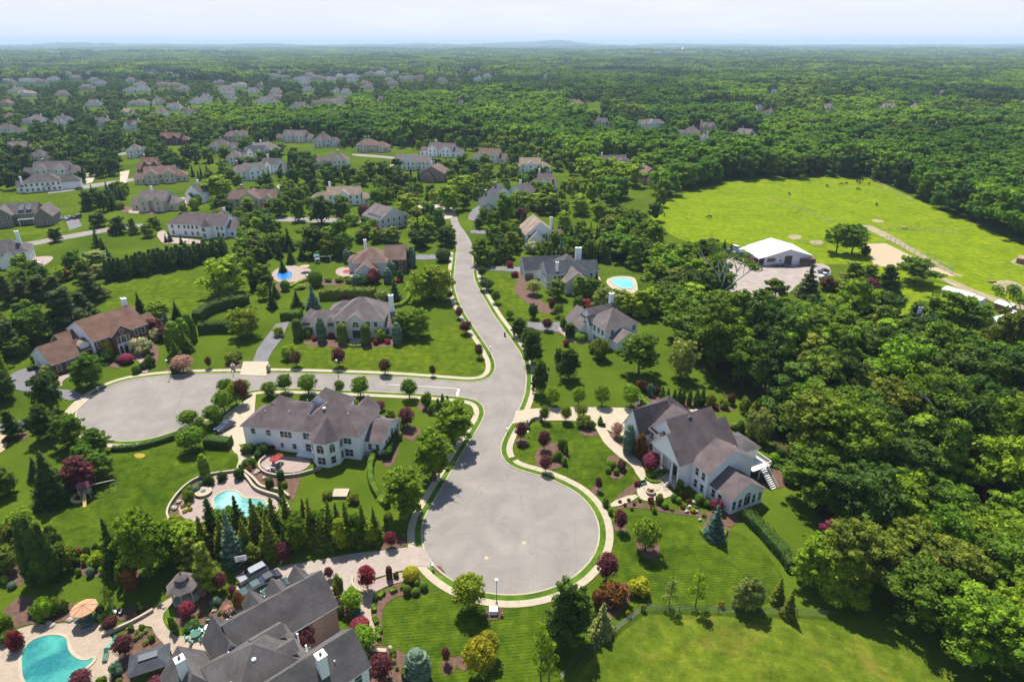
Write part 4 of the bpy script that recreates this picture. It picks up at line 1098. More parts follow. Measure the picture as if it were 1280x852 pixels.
mb = MB(); mb.prism([(L * .7 + math.cos(PI / 8 + PI * j / 4) * 2.6, -.4 + math.sin(PI / 8 + PI * j / 4) * 2.6) for j in range(8)], -.3, 5.6); mb.build('turret', 'siding_white', H)
octagon_roof(H, L * .7, -.4, 2.6, 5.6, 8.8, 'roof_mauve')
for x in (.08, .2, .3, .37, .44, .52): window(H, L * x, 0, 3.7, w=1, h=1.4)
for x in (.08, .3, .42, .52): window(H, L * x, 0, .8, w=1, h=1.6)
window(H, L * .7, -2.82, 3.4, w=1.6, h=1.9, style='arch'); window(H, L * .7, -2.82, .6, w=1.8, h=1.9)
for x in (.88, .96): window(H, L * x, 0, 3.7); window(H, L * x, 0, .8)
window(H, L, 3, 3.6, 'e'); chimney(H, L * .75, 13, 5, 10.6)
H, L = house('stone_house', 'dark stone house with two white dormers and a side gable at the left edge', cr(0, 220, 4, -60, 195), cr(0, 220, 4, 180, 180), 5.8)
kl = dict(wall='stone_veneer', roof='roof_grey')
wing(H, 0, L, 0, 12, 5.8, 9.6, 'x', 'gg', win='s', **kl)
wing(H, L * .1, L * .52, -2.6, 7, 5.8, 9.4, 'y', 'gg', wall='stone_veneer', roof='roof_ash', win='s')
wing(H, L + .3, L + 7.6, -5, 8, 4.8, 8.8, 'y', 'gg', wall='stone_veneer', roof='roof_ash', win='s')
for x in (.68, .84): dormer(H, L * x, 1.6, 6.9, 's', 2.0, 1.5, 2.8, 'siding_white', 'roof_grey')
mb = MB(); mb.box(L * .6, L * .95, -2.2, 0, 2.9, 3.2)
for x in (.62, .93): mb.frust(L * x, -1.9, 0, 2.9, .2, .2, 8)
mb.build('porch', 'trim', H)
H, L = house('corner_white_house', 'white house with a brick pink terrace cut by the left edge', cr(0, 220, 4, -70, 395), cr(0, 220, 4, 138, 372), 5.6)
wing(H, 0, L, 0, 11, 5.6, 9.4, 'x', 'gh', wall='siding_white', roof='roof_grey', win='s')
wing(H, L * .3, L * .74, -3.4, 5, 3.6, 6.4, 'y', 'gg', wall='siding_white', roof='roof_grey')
for z in (.8, 3.6):
    for y in (2, 5, 8): window(H, L, y, z, 'e')
chimney(H, L * .8, 5.2, 5, 12.4, 1.2, 1.2)
H, L = house('wide_white_house', 'wide white house with a porch deck on the open lawn', cr(0, 40, 4, 112, 756), cr(0, 40, 4, 302, 742), 5.8)
wing(H, 0, L, 0, 12, 5.8, 9.8, 'x', 'hh', wall='siding_white', roof='roof_grey', win='s', ww=1.1)
wing(H, L, L + 9.6, 1.5, 10, 4.6, 8.2, 'x', 'gh', wall='siding_white', roof='roof_grey', win='')
wing(H, -3.8, 0, 2, 9, 3.6, 6.4, 'x', 'gg', wall='siding_white', roof='roof_grey', win='s')
chimney(H, -.8, 3.2, 3, 9, 1.0, 1.0)
mb = MB(); mb.box(L * .25, L * .75, -3, 0, .4, .7); mb.box(L * .52, L * .75, -1.6, 0, 3.2, 3.4); mb.build('deck', 'pale_wood', H)

KINDS = {}
def gen_house(name, label, o, e, style='A', wall='siding_white', roof='roof_mauve', z=6.0, win='s', group=None, flip=False, far=False):
    H, L = house(name, label, o, e, z, group=group)
    r_ = random.Random(int(o[0] * 7 + o[1] * 13)); k = dict(wall=wall, roof=roof)
    X = (lambda a: L * (1 - a)) if flip else (lambda a: L * a)
    def WG(a0, a1, *rest, **kw):
        xa, xb = sorted((X(a0), X(a1))); e_ = kw.pop('ends', 'gg'); ax = kw.pop('axis', 'x')
        if flip and ax == 'x': e_ = e_[::-1]
        wing(H, xa, xb, *rest, axis=ax, ends=e_, **kw, **k)
    D = 10 + r_.random() * 2; sp = 3.0 if not far else 4.6
    if style == 'A':          # hip main, front gable, lower garage wing
        WG(0, .66, 0, D, 5.8, 9.6 + r_.random(), ends='hh', win=win, sp=sp)
        WG(.12, .36, -1.6, 5, 5.8, 8.4, axis='y', win='s', sp=sp)
        WG(.64, 1, .8, D - 1.5, 4.4, 7.6, ends='gh', win='s', sp=sp)
        if not far: WG(.72, .9, -1.5, 4, 4.2, 6.6, axis='y', win='s', sp=sp)
    elif style == 'B':        # gable main with two front gables
        WG(.2, .8, 0, D, 6, 9.8, ends='gg', win=win, sp=sp)
        WG(.24, .46, -2, 4, 6, 8.8, axis='y', win='s', sp=sp)
        WG(.56, .78, -1.6, 4, 6, 8.5, axis='y', win='s', sp=sp)
        WG(0, .22, 1, D - 2, 3.6, 6.4, ends='gg', win='s', sp=sp)
        WG(.78, 1, 1.5, D - 1, 4.2, 7.2, ends='gh', win='s', sp=sp)
    elif style == 'C':        # colonial: long gable with lower wings and a pediment
        WG(.28, .82, 0, D - 1, 6, 9.4, ends='gg', win=win, sp=sp)
        WG(.46, .64, -1.4, 4, 6, 8.2, axis='y', win='s', sp=sp)
        WG(0, .28, .8, D - 2, 3.8, 6.6, ends='hg', win='s', sp=sp)
        WG(.82, 1, 1.2, D - 2, 3.4, 5.8, ends='gg', win='s', sp=sp)
    elif style == 'D':        # cross gable
        WG(0, 1, 0, D, 5.6, 9.2, ends='hg', win='s', sp=sp)
        WG(.35, .72, -3, D + 2, 5.8, 9.8, axis='y', ends='gh', win='s', sp=sp)
        if not far: WG(.74, .96, -1.2, 4, 5.4, 7.8, axis='y', win='s', sp=sp)
    elif style == 'E':        # simple gable end to the viewer
        WG(0, 1, 0, 13, 5.6, 9.8, axis='y', win='s', sp=sp)
        WG(.15, .6, -2.5, 4, 3.4, 6, axis='y', sp=sp)
    if not far or r_.random() < .5: chimney(H, X(.3), D - 1.2, 5, 11, 1, .9, r_.choice(['siding_white', 'brick_rose']))
    if not far:
        door(H, X(.52), 0, 0, 's')
    return H
c1 = lambda a, b, c, d: ((a / 4, 40 + b / 4), (c / 4, 40 + d / 4))
c2 = lambda a, b, c, d: ((320 + a / 4, 40 + b / 4), (320 + c / 4, 40 + d / 4))
c3 = lambda a, b, c, d: ((640 + a / 4, 40 + b / 4), (640 + c / 4, 40 + d / 4))
c6 = lambda a, b, c, d: ((320 + a / 4, 220 + b / 4), (320 + c / 4, 220 + d / 4))
c5 = lambda a, b, c, d: ((a / 4, 220 + b / 4), (c / 4, 220 + d / 4))
MID = [
 (c1(105, 690, 392, 680), 'B', 'siding_cream', 'roof_mauve', 'mauve roofed house with a brick entrance bay directly behind the wide white house', 0),
 (c5(645, 118, 868, 122), 'B', 'siding_tan', 'roof_ash', 'tan house with twin front gables above the curved flower beds', 0),
 (c5(1105, 112, 1380, 108), 'D', 'siding_tan', 'roof_brown', 'long tan house with a brown roof facing a row of clipped ball trees', 0),
 (c6(268, 98, 575, 90), 'C', 'siding_white', 'roof_tan', 'white colonial house with a tan roof and a central pediment', 0),
 (c6(1120, 142, 1232, 140), 'E', 'siding_cream', 'roof_charcoal', 'low garage wing house with three white dormers near the top of the road', 0),
 (c6(1188, 98, 1290, 92), 'E', 'siding_white', 'roof_charcoal', 'white gabled house joined to the dormered garage near the top of the road', 0),
 (c3(88, 742, 222, 746), 'C', 'siding_white', 'roof_mauve', 'small white house with a mauve roof right of the road end', 0),
 (c3(8, 662, 196, 660), 'C', 'siding_white', 'roof_tan', 'white house with a tan roof and end chimney behind the small white house', 1),
 (c3(402, 655, 622, 648), 'B', 'siding_cream', 'roof_mauve', 'large pale and brick house on its own lawn below the far wood', 0),
 (c2(95, 515, 278, 520), 'B', 'siding_cream', 'roof_mauve', 'broad many gabled house at the foot of the bright wood', 0),
 (c2(285, 540, 418, 540), 'A', 'siding_grey', 'roof_mauve', 'grey hip roofed house beside the broad many gabled house', 0),
 (c2(500, 562, 655, 565), 'A', 'siding_tan', 'roof_brown', 'low brown roofed house half hidden by pale trees under the wood', 0),
 (c2(818, 580, 1018, 590), 'B', 'siding_white', 'roof_mauve', 'white house with dark shutters and three gables under the wood', 0),
 (c2(1075, 612, 1248, 618), 'B', 'siding_cream', 'roof_brown', 'cream house with brown gables under the wood', 1),
 (c2(268, 640, 450, 640), 'A', 'siding_cream', 'roof_ash', 'cream house with an ash roof in the middle of the open lawns', 1),
 (c2(688, 640, 868, 650), 'D', 'siding_white', 'roof_ash', 'white house with a large terrace near dark evergreens', 1),
 (c2(818, 700, 940, 705), 'E', 'brick_rose', 'roof_brown', 'rose brick house with a steep gable end', 0),
 (c2(-60, 578, 62, 590), 'E', 'siding_white', 'roof_mauve', 'white gabled house standing behind the long white one', 0),
 (c2(-20, 660, 132, 666), 'C', 'siding_white', 'roof_grey', 'long white two storey house with a grey roof', 0),
 (c1(762, 530, 932, 530), 'B', 'brick_red', 'roof_redbrown', 'brown brick house below the dark pine belt', 0),
 (c1(628, 592, 742, 588), 'A', 'siding_white', 'roof_ash', 'white hip roofed house among willows', 0),
 (c1(678, 668, 818, 660), 'B', 'brick_red', 'roof_redbrown', 'brick house with twin red brown gables', 0),
 (c1(665, 718, 930, 702), 'B', 'siding_tan', 'roof_brown', 'large tan house with arched windows in front of the brick one', 0),
 (c1(1038, 570, 1195, 568), 'A', 'siding_cream', 'roof_mauve', 'long cream house among conifers', 0),
 (c1(1118, 520, 1240, 515), 'D', 'siding_tan', 'roof_mauve', 'tan house set behind the long cream house', 0),
 (c1(1180, 702, 1330, 680), 'D', 'siding_white', 'roof_ash', 'white house with two gables beside a clipped hedge', 0),
 (c1(1206, 600, 1345, 600), 'B', 'siding_white', 'roof_charcoal', 'white house with dark shutters and a dormered roof', 0),
 (c1(1130, 625, 1242, 622), 'A', 'siding_cream', 'roof_ash', 'small cream house with a pale roof', 0),
 (c1(0, 580, 162, 575), 'B', 'brick_red', 'roof_ash', 'brick house with pale gables near the left edge', 0),
 (c1(140, 622, 255, 620), 'A', 'siding_tan', 'roof_grey', 'low grey roofed house behind the mauve roofed one', 0),
 (c1(-20, 482, 82, 488), 'A', 'siding_white', 'roof_grey', 'white house against the left edge above the lawns', 0),
 (c5(925, 84, 1000, 86), 'E', 'siding_white', 'roof_grey', 'small white pool house with a dark roof', 0),
 (c3(-30, 800, 62, 812), 'E', 'siding_white', 'roof_grey', 'pale shed roof showing among trees right of the road', 0),
 (c3(655, 715, 738, 712), 'E', 'siding_tan', 'roof_brown', 'brown roof almost lost in the trees beside the meadow', 0),
]
for (oe, st, wl, rf, lb, fl) in MID:
    gen_house('house', lb, oe[0], oe[1], st, wl, rf, flip=bool(fl), z=5.8)
FAR = [  # x, y, width px, roof, wall, far description
 (c1(105, 436, 188, 440), 'siding_white', 'roof_ash'), (c1(255, 440, 345, 442), 'siding_white', 'roof_grey'), (c1(452, 448, 532, 450), 'siding_cream', 'roof_grey'),
 (c1(588, 398, 652, 402), 'siding_tan', 'roof_tan'), (c1(748, 402, 818, 404), 'siding_white', 'roof_mauve'), (c1(903, 402, 962, 404), 'siding_cream', 'roof_mauve'),
 (c1(0, 352, 42, 352), 'siding_tan', 'roof_brown'), (c1(418, 352, 492, 352), 'siding_white', 'roof_mauve'), (c1(632, 350, 720, 352), 'siding_cream', 'roof_ash'),
 (c1(755, 345, 812, 345), 'siding_cream', 'roof_mauve'), (c1(832, 370, 895, 370), 'siding_white', 'roof_brown'), (c1(992, 322, 1048, 322), 'siding_white', 'roof_ash'),
 (c1(1098, 292, 1150, 294), 'siding_white', 'roof_mauve'), (c1(1120, 322, 1170, 322), 'siding_white', 'roof_mauve'), (c1(88, 304, 158, 305), 'siding_cream', 'roof_tan'),
 (c1(268, 304, 330, 304), 'siding_cream', 'roof_brown'), (c1(0, 420, 30, 424), 'siding_tan', 'roof_brown'), (c1(0, 240, 60, 246), 'siding_cream', 'roof_mauve'),
 (c1(90, 238, 190, 240), 'siding_white', 'roof_mauve'), (c1(162, 245, 228, 246), 'siding_tan', 'roof_mauve'), (c1(610, 286, 670, 286), 'siding_white', 'roof_ash'),
 (c1(680, 278, 732, 280), 'siding_white', 'roof_ash'), (c1(848, 262, 895, 262), 'siding_tan', 'roof_brown'), (c1(885, 278, 940, 278), 'siding_cream', 'roof_ash'),
 (c1(1150, 262, 1225, 262), 'siding_white', 'roof_tan'), (c1(1225, 290, 1290, 290), 'siding_white', 'roof_mauve'), (c1(620, 462, 668, 464), 'siding_white', 'roof_mauve'),
 (c2(165, 366, 258, 366), 'siding_cream', 'roof_mauve'), (c2(365, 360, 440, 362), 'siding_cream', 'roof_ash'), (c2(68, 292, 122, 292), 'siding_white', 'roof_brown'),
 (c2(60, 322, 122, 322), 'siding_tan', 'roof_brown'), (c2(225, 282, 282, 282), 'siding_white', 'roof_mauve'), (c2(378, 288, 412, 288), 'siding_white', 'roof_grey'),
 (c2(422, 296, 470, 296), 'siding_white', 'roof_ash'), (c2(405, 326, 445, 326), 'siding_white', 'roof_grey'), (c2(530, 270, 580, 270), 'siding_cream', 'roof_brown'),
 (c2(182, 228, 250, 230), 'siding_white', 'roof_mauve'), (c2(262, 225, 335, 226), 'siding_tan', 'roof_brown'), (c2(345, 230, 395, 230), 'siding_white', 'roof_mauve'),
 (c2(440, 215, 510, 216), 'siding_white', 'roof_mauve'), (c2(540, 205, 590, 205), 'siding_tan', 'roof_brown'), (c2(592, 202, 640, 203), 'siding_white', 'roof_tan'),
 (c2(712, 226, 795, 226), 'siding_cream', 'roof_mauve'), (c2(600, 335, 640, 335), 'siding_cream', 'roof_mauve'), (c2(1088, 228, 1128, 228), 'siding_white', 'roof_mauve'),
 (c2(1132, 216, 1178, 216), 'siding_white', 'roof_ash'), (c2(60, 216, 110, 216), 'siding_cream', 'roof_ash'), (c2(1005, 355, 1040, 355), 'siding_white', 'roof_grey'),
 (c2(0, 262, 30, 262), 'siding_tan', 'roof_brown'), (c2(395, 218, 438, 218), 'siding_white', 'roof_tan'),
 (c3(645, 458, 772, 455), 'siding_white', 'roof_ash'), (c3(392, 448, 485, 452), 'siding_cream', 'roof_grey'), (c3(812, 500, 936, 505), 'siding_cream', 'roof_ash'),
 (c3(925, 475, 1038, 475), 'siding_tan', 'roof_mauve'), (c3(922, 538, 1008, 540), 'siding_white', 'roof_ash'), (c3(1088, 500, 1208, 512), 'siding_white', 'roof_ash'),
 (c3(1250, 400, 1310, 402), 'siding_white', 'roof_mauve'), (c3(1290, 300, 1335, 300), 'siding_white', 'roof_grey'), (c3(1572, 378, 1620, 378), 'siding_white', 'roof_ash'),
 (c3(1832, 372, 1938, 374), 'siding_cream', 'roof_ash'), (c3(2002, 374, 2044, 374), 'siding_white', 'roof_ash'), (c3(2130, 304, 2170, 304), 'siding_cream', 'roof_brown'),
 (c3(270, 352, 350, 354), 'siding_cream', 'roof_brown'), (c3(1215, 380, 1260, 380), 'siding_white', 'roof_grey'), (c3(150, 215, 190, 215), 'siding_white', 'roof_ash'),
]
_fr = random.Random(77)
_c = 0
while _c < 46:                                        # the far suburb: more small houses between those placed by image pixels
    x_ = _fr.uniform(-10, 640); y_ = _fr.choice([_fr.uniform(84, 100), _fr.uniform(96, 128)]); w_px = 3.2 + (y_ - 82) * .27
    if x_ > 420 and y_ > 108: continue
    if any(abs(f[0][0][0] - x_) < 14 and abs(f[0][0][1] - y_) < 3 for f in FAR): continue
    FAR.append((((x_, y_), (x_ + w_px * 1.7, y_ + _fr.uniform(-.3, .3))), _fr.choice(['siding_white', 'siding_cream', 'siding_white', 'siding_tan']), _fr.choice(['roof_mauve', 'roof_ash', 'roof_grey', 'roof_brown']))); _c += 1
def place_words(x, y):
    v = 'along the far skyline' if y < 95 else 'in the far wooded suburb' if y < 115 else 'beyond the bright wood' if y < 150 else 'above the near neighbourhood'
    return v
RF = dict(roof_mauve='mauve', roof_ash='ash grey', roof_grey='dark grey', roof_brown='brown', roof_tan='tan', roof_redbrown='red brown', roof_charcoal='charcoal')
WL = dict(siding_white='white', siding_cream='cream', siding_tan='tan', siding_grey='grey', brick_red='brick')
fr = []
for i, (oe, wl, rf) in enumerate(FAR):
    far = oe[0][1] < 118
    fr.append((gen_house('house', 'x', oe[0], oe[1], 'ABDC'[i % 4], wl, rf, z=5.8, far=far, flip=i % 2 == 0, group='small houses among the trees far off'), oe, wl, rf))
cnt = {}
for h, oe, wl, rf in fr:
    cnt.setdefault((WL[wl], RF[rf], place_words(*oe[0])), []).append((oe[0][0], h))
ORD = ['leftmost', 'second from the left', 'third from the left', 'fourth from the left', 'fifth from the left', 'sixth from the left', 'seventh from the left', 'eighth from the left', 'ninth from the left', 'tenth from the left']
for (w_, r_, p_), l in cnt.items():
    l.sort(key=lambda t: t[0])
    for k, (x, h) in enumerate(l):
        h['label'] = f'{w_} house, {r_} roof, {p_}' + ('' if len(l) == 1 else ', ' + (ORD[k] if k < 10 else str(k + 1) + 'th from the left'))
# ------------------------------------------------------------------ foliage kit
def rot_cards(P, Nrm, size, rg, aspect=1.0, up_bias=0.0):
    """one small leaf spray (a bent quad) per point, facing roughly along Nrm"""
    n = len(P)
    t = rg.normal(size=(n, 3)); t[:, 2] += up_bias
    u = np.cross(Nrm, t); u /= np.linalg.norm(u, axis=1, keepdims=True) + 1e-9
    v = np.cross(Nrm, u); v /= np.linalg.norm(v, axis=1, keepdims=True) + 1e-9
    s = (size * rg.uniform(.6, 1.4, (n, 1))) / 2
    k = rg.uniform(.55, 1.0, (n, 4, 1))
    q = np.stack([P - u * s * aspect * k[:, 0] - v * s * .35, P - v * s * k[:, 1] + u * s * .3, P + u * s * aspect * k[:, 2] + v * s * .4, P + v * s * k[:, 3] - u * s * .25], axis=1)
    return q.reshape(-1, 3)
def sph_core(c, r, rg, n=7, k=5, jit=.12):
    vs = [(c[0], c[1], c[2] - r[2])]
    for i in range(1, k):
        t = PI * i / k - PI / 2
        for j in range(n):
            a = 2 * PI * j / n + i * .3; q = 1 + rg.uniform(-jit, jit)
            vs.append((c[0] + math.cos(a) * math.cos(t) * r[0] * q, c[1] + math.sin(a) * math.cos(t) * r[1] * q, c[2] + math.sin(t) * r[2] * q))
    vs.append((c[0], c[1], c[2] + r[2])); top = len(vs) - 1; fs = []
    for j in range(n):
        q = (j + 1) % n
        fs.append((0, 1 + q, 1 + j)); fs.append((top, 1 + (k - 2) * n + j, 1 + (k - 2) * n + q))
        for i in range(k - 2):
            o = 1 + i * n; fs.append((o + j, o + q, o + n + q)); fs.append((o + j, o + n + q, o + n + j))
    return vs, fs
def foliage_mesh(name, lobes, ncards, size, seed, mat='leaves', core=.84, spread=.85, up=0.0, aspect=1.0, shell=(.86, 1.1), corek=(7, 5), lift=.5):
    rg = np.random.default_rng(seed)
    L = np.array(lobes, dtype=float)
    wgt = (L[:, 3] * L[:, 4] + L[:, 3] * L[:, 5]); wgt /= wgt.sum()
    idx = rg.choice(len(L), size=int(ncards * 1.7), p=wgt)
    d = rg.normal(size=(len(idx), 3)); d /= np.linalg.norm(d, axis=1, keepdims=True)
    d[:, 2] = np.where(rg.random(len(idx)) < .35, np.abs(d[:, 2]), d[:, 2])
    rr = rg.uniform(*shell, (len(idx), 1))
    P = L[idx, :3] + d * L[idx, 3:6] * rr
    q = (P[:, None, :] - L[None, :, :3]) / L[None, :, 3:6]
    deep = (np.linalg.norm(q, axis=2) < .80).any(axis=1)
    P = P[~deep][:ncards]; d = d[~deep][:ncards]
    Nn = d + rg.normal(scale=spread, size=d.shape); Nn[:, 2] += lift
    Nn /= np.linalg.norm(Nn, axis=1, keepdims=True)
    C = rot_cards(P, Nn, size, rg, aspect, up)
    V = [C]; F = [np.arange(len(C)).reshape(-1, 4).tolist()]; off = len(C)
    faces = F[0]
    if core:
        for l in lobes:
            vs, fs = sph_core(l[:3], [x * core for x in l[3:6]], rg, *corek)
            V.append(np.array(vs)); faces += [tuple(k + off for k in f) for f in fs]; off += len(vs)
    me = bpy.data.meshes.new(name)
    me.from_pydata(np.concatenate(V).tolist(), [], faces)
    me.materials.append(MATS[mat]); me.update()
    return me
def crown_lobes(rg, n, W, H, z0, r0, r1, shape='round', flat=.85):
    """lobes spread through an uneven crown of width W from z0 to H"""
    out_ = []
    zc = (z0 + H) / 2; rz = (H - z0) / 2
    for i in range(n):
        a = i * 2.39996 + rg.uniform(-.5, .5); t = (i + .5) / n
        z = -1 + 2 * t; z = z * .92 + rg.uniform(-.08, .08)
        prof = math.sqrt(max(0, 1 - z * z)) if shape == 'round' else (math.sqrt(max(.0, 1 - ((z + .35) / 1.35) ** 2)) if shape == 'low' else max(.05, (1 - z) / 2) ** .8)
        rad = prof * (W / 2) * rg.uniform(.45, .95)
        r = rg.uniform(r0, r1) * (1 - .25 * abs(z))
        rad = min(rad, max(0, W / 2 - r * .75)) if W / 2 > r else 0
        out_.append((math.cos(a) * rad, math.sin(a) * rad, zc + z * (rz - r * .7), r, r, r * flat))
    out_.append((0, 0, zc, W * .36, W * .36, rz * .78))
    return out_
def tufts(rg, n, W, H, z0, r0, r1, shape='round', boughs=7):
    """a crown of boughs, each bearing many small leaf tufts, round a darker heart: an uneven outline with gaps"""
    out_ = []; zc = (z0 + H) / 2; rz = (H - z0) / 2
    B = []
    for k in range(boughs):
        t = (k + .5) / boughs; z = -.85 + 1.75 * t; a = k * 2.39996 + rg.uniform(-.5, .5)
        prof = math.sqrt(max(.05, 1 - z * z)) if shape == 'round' else math.sqrt(max(.05, 1 - ((z + .3) / 1.3) ** 2))
        q = prof * W / 2 * rg.uniform(.42, .62); s = W * rg.uniform(.19, .27)
        B.append((math.cos(a) * q, math.sin(a) * q, zc + z * rz * .72, s, s * rg.uniform(.65, .9)))
    B.append((0, 0, H - W * .24, W * .24, W * .2)); B.append((0, 0, zc, W * .3, rz * .8))
    per = max(1, n // len(B))
    for (x, y, z, s, sz) in B:
        out_.append((x, y, z, s * .72, s * .72, sz * .72))
        for j in range(per):
            d = rg.normal(size=3); d /= np.linalg.norm(d); d[2] = abs(d[2]) if rg.random() < .6 else d[2]
            r = rg.uniform(r0, r1); k = rg.uniform(.86, 1.08)
            out_.append((x + d[0] * s * k, y + d[1] * s * k, max(z0 * .6, z + d[2] * sz * k), r, r, r * .62))
    return out_
def trunk_mesh(name, h, r, limbs, spread, seed, mat='bark', top=None):
    rg = random.Random(seed); mb = MB()
    top = top or h
    mb.tube([(0, 0, -.2), (rg.uniform(-.1, .1), rg.uniform(-.1, .1), h * .5), (rg.uniform(-.2, .2), rg.uniform(-.2, .2), top)], [r * 1.25, r * .85, r * .25], 7)
    for i in range(limbs):
        a = i * 2.4 + rg.random(); z = h * rg.uniform(.32, .75); L = spread * rg.uniform(.6, 1)
        mb.tube([(0, 0, z), (math.cos(a) * L * .5, math.sin(a) * L * .5, z + L * .45), (math.cos(a) * L, math.sin(a) * L, z + L * rg.uniform(.6, .95))], [r * .45, r * .28, r * .08], 5)
    return mb.mesh(name, [mat])
PROTO = {}     # kind -> (w0, h0, [(crown mesh, trunk mesh or None), ...])
def defproto(kind, w0, h0, items): PROTO[kind] = (w0, h0, items)
def RG(s): return np.random.default_rng(s)
TR = dict(
 oak=trunk_mesh('trunk', 8, .28, 7, 3.2, 3, top=9), small=trunk_mesh('trunk', 3.6, .1, 5, 1.2, 5, top=4.2), con=trunk_mesh('trunk', 9, .2, 0, 1, 7, top=10),
 thin=trunk_mesh('trunk', 4.5, .08, 9, 1.5, 9, top=5.6), white=trunk_mesh('trunk', 10, .38, 11, 5.2, 11, 'pale_bark', top=13))
defproto('oak', 10, 12, [(foliage_mesh('crown', tufts(RG(i), 84, 10.2, 12, .2, .5, 1.05, 'low', 10) + [(0, 0, 4.6, 3.7, 3.7, 3.9)], 3700, .44, i, core=.8, corek=(5, 3)), TR['oak']) for i in (1, 2, 3, 4)])
defproto('wood', 11, 15, [(foliage_mesh('crown', tufts(RG(i), 96, 12, 15, 2.0, .55, 1.15, 'low' if i % 2 else 'round', 11), 4200, .46, i, core=.8, corek=(5, 3)), TR['oak']) for i in (11, 12, 13, 14, 15)])
defproto('woodmid', 11, 15, [(foliage_mesh('crown', tufts(RG(i), 84, 12, 15, 2.0, .6, 1.2, 'low' if i % 2 else 'round', 11), 2600, .58, i, core=.84, corek=(5, 3)), TR['oak']) for i in (16, 17, 18, 19)])
defproto('woodfar', 11, 15, [(foliage_mesh('crown', tufts(RG(i), 60, 12, 15, 1.5, .8, 1.4, 'low' if i % 2 else 'round', 9), 1300, .85, i, core=.86, corek=(5, 3)), TR['oak']) for i in (26, 27)])
defproto('weepfar', 11, 11, [(foliage_mesh('crown', tufts(RG(i), 60, 11, 11, .1, .6, 1.1, 'low', 9) + [(0, 0, 4.3, 3.9, 3.9, 3.7)], 1500, .7, i, up=3, aspect=.6, core=.8, corek=(5, 3)), TR['oak']) for i in (33,)])
defproto('oakfar', 10, 12, [(foliage_mesh('crown', tufts(RG(i), 44, 10, 12, .2, .8, 1.3, 'low', 7) + [(0, 0, 4.6, 3.7, 3.7, 3.9)], 1150, .8, i, core=.85, corek=(5, 3)), TR['oak']) for i in (21, 22, 23)])
defproto('weep', 11, 11, [(foliage_mesh('crown', tufts(RG(i), 80, 11, 11, .1, .5, 1.0, 'low', 10) + [(0, 0, 4.3, 3.9, 3.9, 3.7)], 3600, .46, i, up=3, aspect=.6, core=.75, spread=1.1, corek=(5, 4)), TR['oak']) for i in (31, 32)])
defproto('ballt', 4, 5.4, [(foliage_mesh('crown', tufts(RG(i), 60, 3.4, 5.2, .9, .24, .42, boughs=8) + [(0, 0, 3.1, 1.72, 1.72, 2.0)], 2300, .22, i, spread=.8, corek=(5, 4)), TR['small']) for i in (41, 42, 43)])
defproto('ovalt', 5.5, 9, [(foliage_mesh('crown', tufts(RG(i), 80, 5.5, 9, .8, .34, .68, 'low', 9) + [(0, 0, 4.2, 1.9, 1.9, 3.1)], 3200, .30, i, corek=(5, 4)), TR['oak']) for i in (51, 52)])
defproto('youngt', 3.2, 5, [(foliage_mesh('crown', [(x, y, z, r, r, r * .8) for x, y, z, r in [(math.cos(k * 2.4) * .95 * (1 - k / 14), math.sin(k * 2.4) * .95 * (1 - k / 14), 1.7 + k * .3, .5 - k * .015) for k in range(11)]], 520, .30, i, core=0, spread=1.5), TR['thin']) for i in (61, 62)])
def cone_lobes(rg, W, H, tiers, z0=.3):
    out_ = []
    for k in range(tiers):
        t = k / tiers; z = z0 + (H - z0) * t; r = W / 2 * (1 - t) ** .85
        n = max(3, int(9 * (1 - t) + 2))
        for j in range(n):
            a = 2 * PI * j / n + k * .7 + rg.uniform(-.2, .2); q = r * rg.uniform(.52, .78); s = max(.28, r * .36)
            out_.append((math.cos(a) * q, math.sin(a) * q, z + rg.uniform(-.1, .2), s * 1.1, s * 1.1, s * .5))
        out_.append((0, 0, z + .2, r * .5 + .1, r * .5 + .1, (H - z0) / tiers * .8))
    out_.append((0, 0, H - .5, .14, .14, .6))
    return out_
defproto('spruce', 5, 10, [(foliage_mesh('crown', cone_lobes(RG(i), 5, 10, 10), 2600, .30, i, 'needles', core=.8, spread=.75, up=-1, corek=(5, 4)), TR['con']) for i in (71, 72, 73)])
defproto('sprucefar', 5, 10, [(foliage_mesh('crown', cone_lobes(RG(i), 5, 10, 7), 750, .5, i, 'needles', core=.85, corek=(5, 3)), TR['con']) for i in (76, 77)])
def pine_lobes(rg, W, H, n):
    out_ = []
    for k in range(n):
        t = k / n; z = 1.2 + (H - 2) * t; r = W / 2 * (1 - t * .75) * rg.uniform(.45, .95); a = k * 2.39996
        s = rg.uniform(.9, 1.5) * (1.15 - t * .5)
        out_.append((math.cos(a) * (r - s * .4), math.sin(a) * (r - s * .4), z, s * 1.2, s * 1.2, s * .55))
    for k in range(5): out_.append((0, 0, 2 + (H - 3) * k / 5, W * .22 * (1.1 - k / 6), W * .22 * (1.1 - k / 6), 1.4))
    return out_
defproto('pine', 9, 11, [(foliage_mesh('crown', pine_lobes(RG(i), 9, 11, 30), 2800, .42, i, 'needles', core=.8, spread=.9, up=2, aspect=.7), TR['con']) for i in (81, 82, 83)])
def column_lobes(W, H, n, tip=.5, base=.75):
    out_ = []
    for k in range(n):
        t = (k + .5) / n; w = W / 2 * (base + (1 - base) * math.sin(min(1, t * 2.2) * PI / 2)) * (1 - max(0, t - tip) / (1 - tip) * .75)
        for j in range(3):
            a = j * 2.1 + k; out_.append((math.cos(a) * w * .25, math.sin(a) * w * .25, H * t, w * .8, w * .8, H / n * .85))
    return out_
defproto('arbor', 1.9, 5, [(foliage_mesh('crown', column_lobes(1.9, 5, 7, .45, .7), 750, .22, i, 'needles', spread=.6, up=4, aspect=.6, corek=(7, 4)), None) for i in (91, 92)])
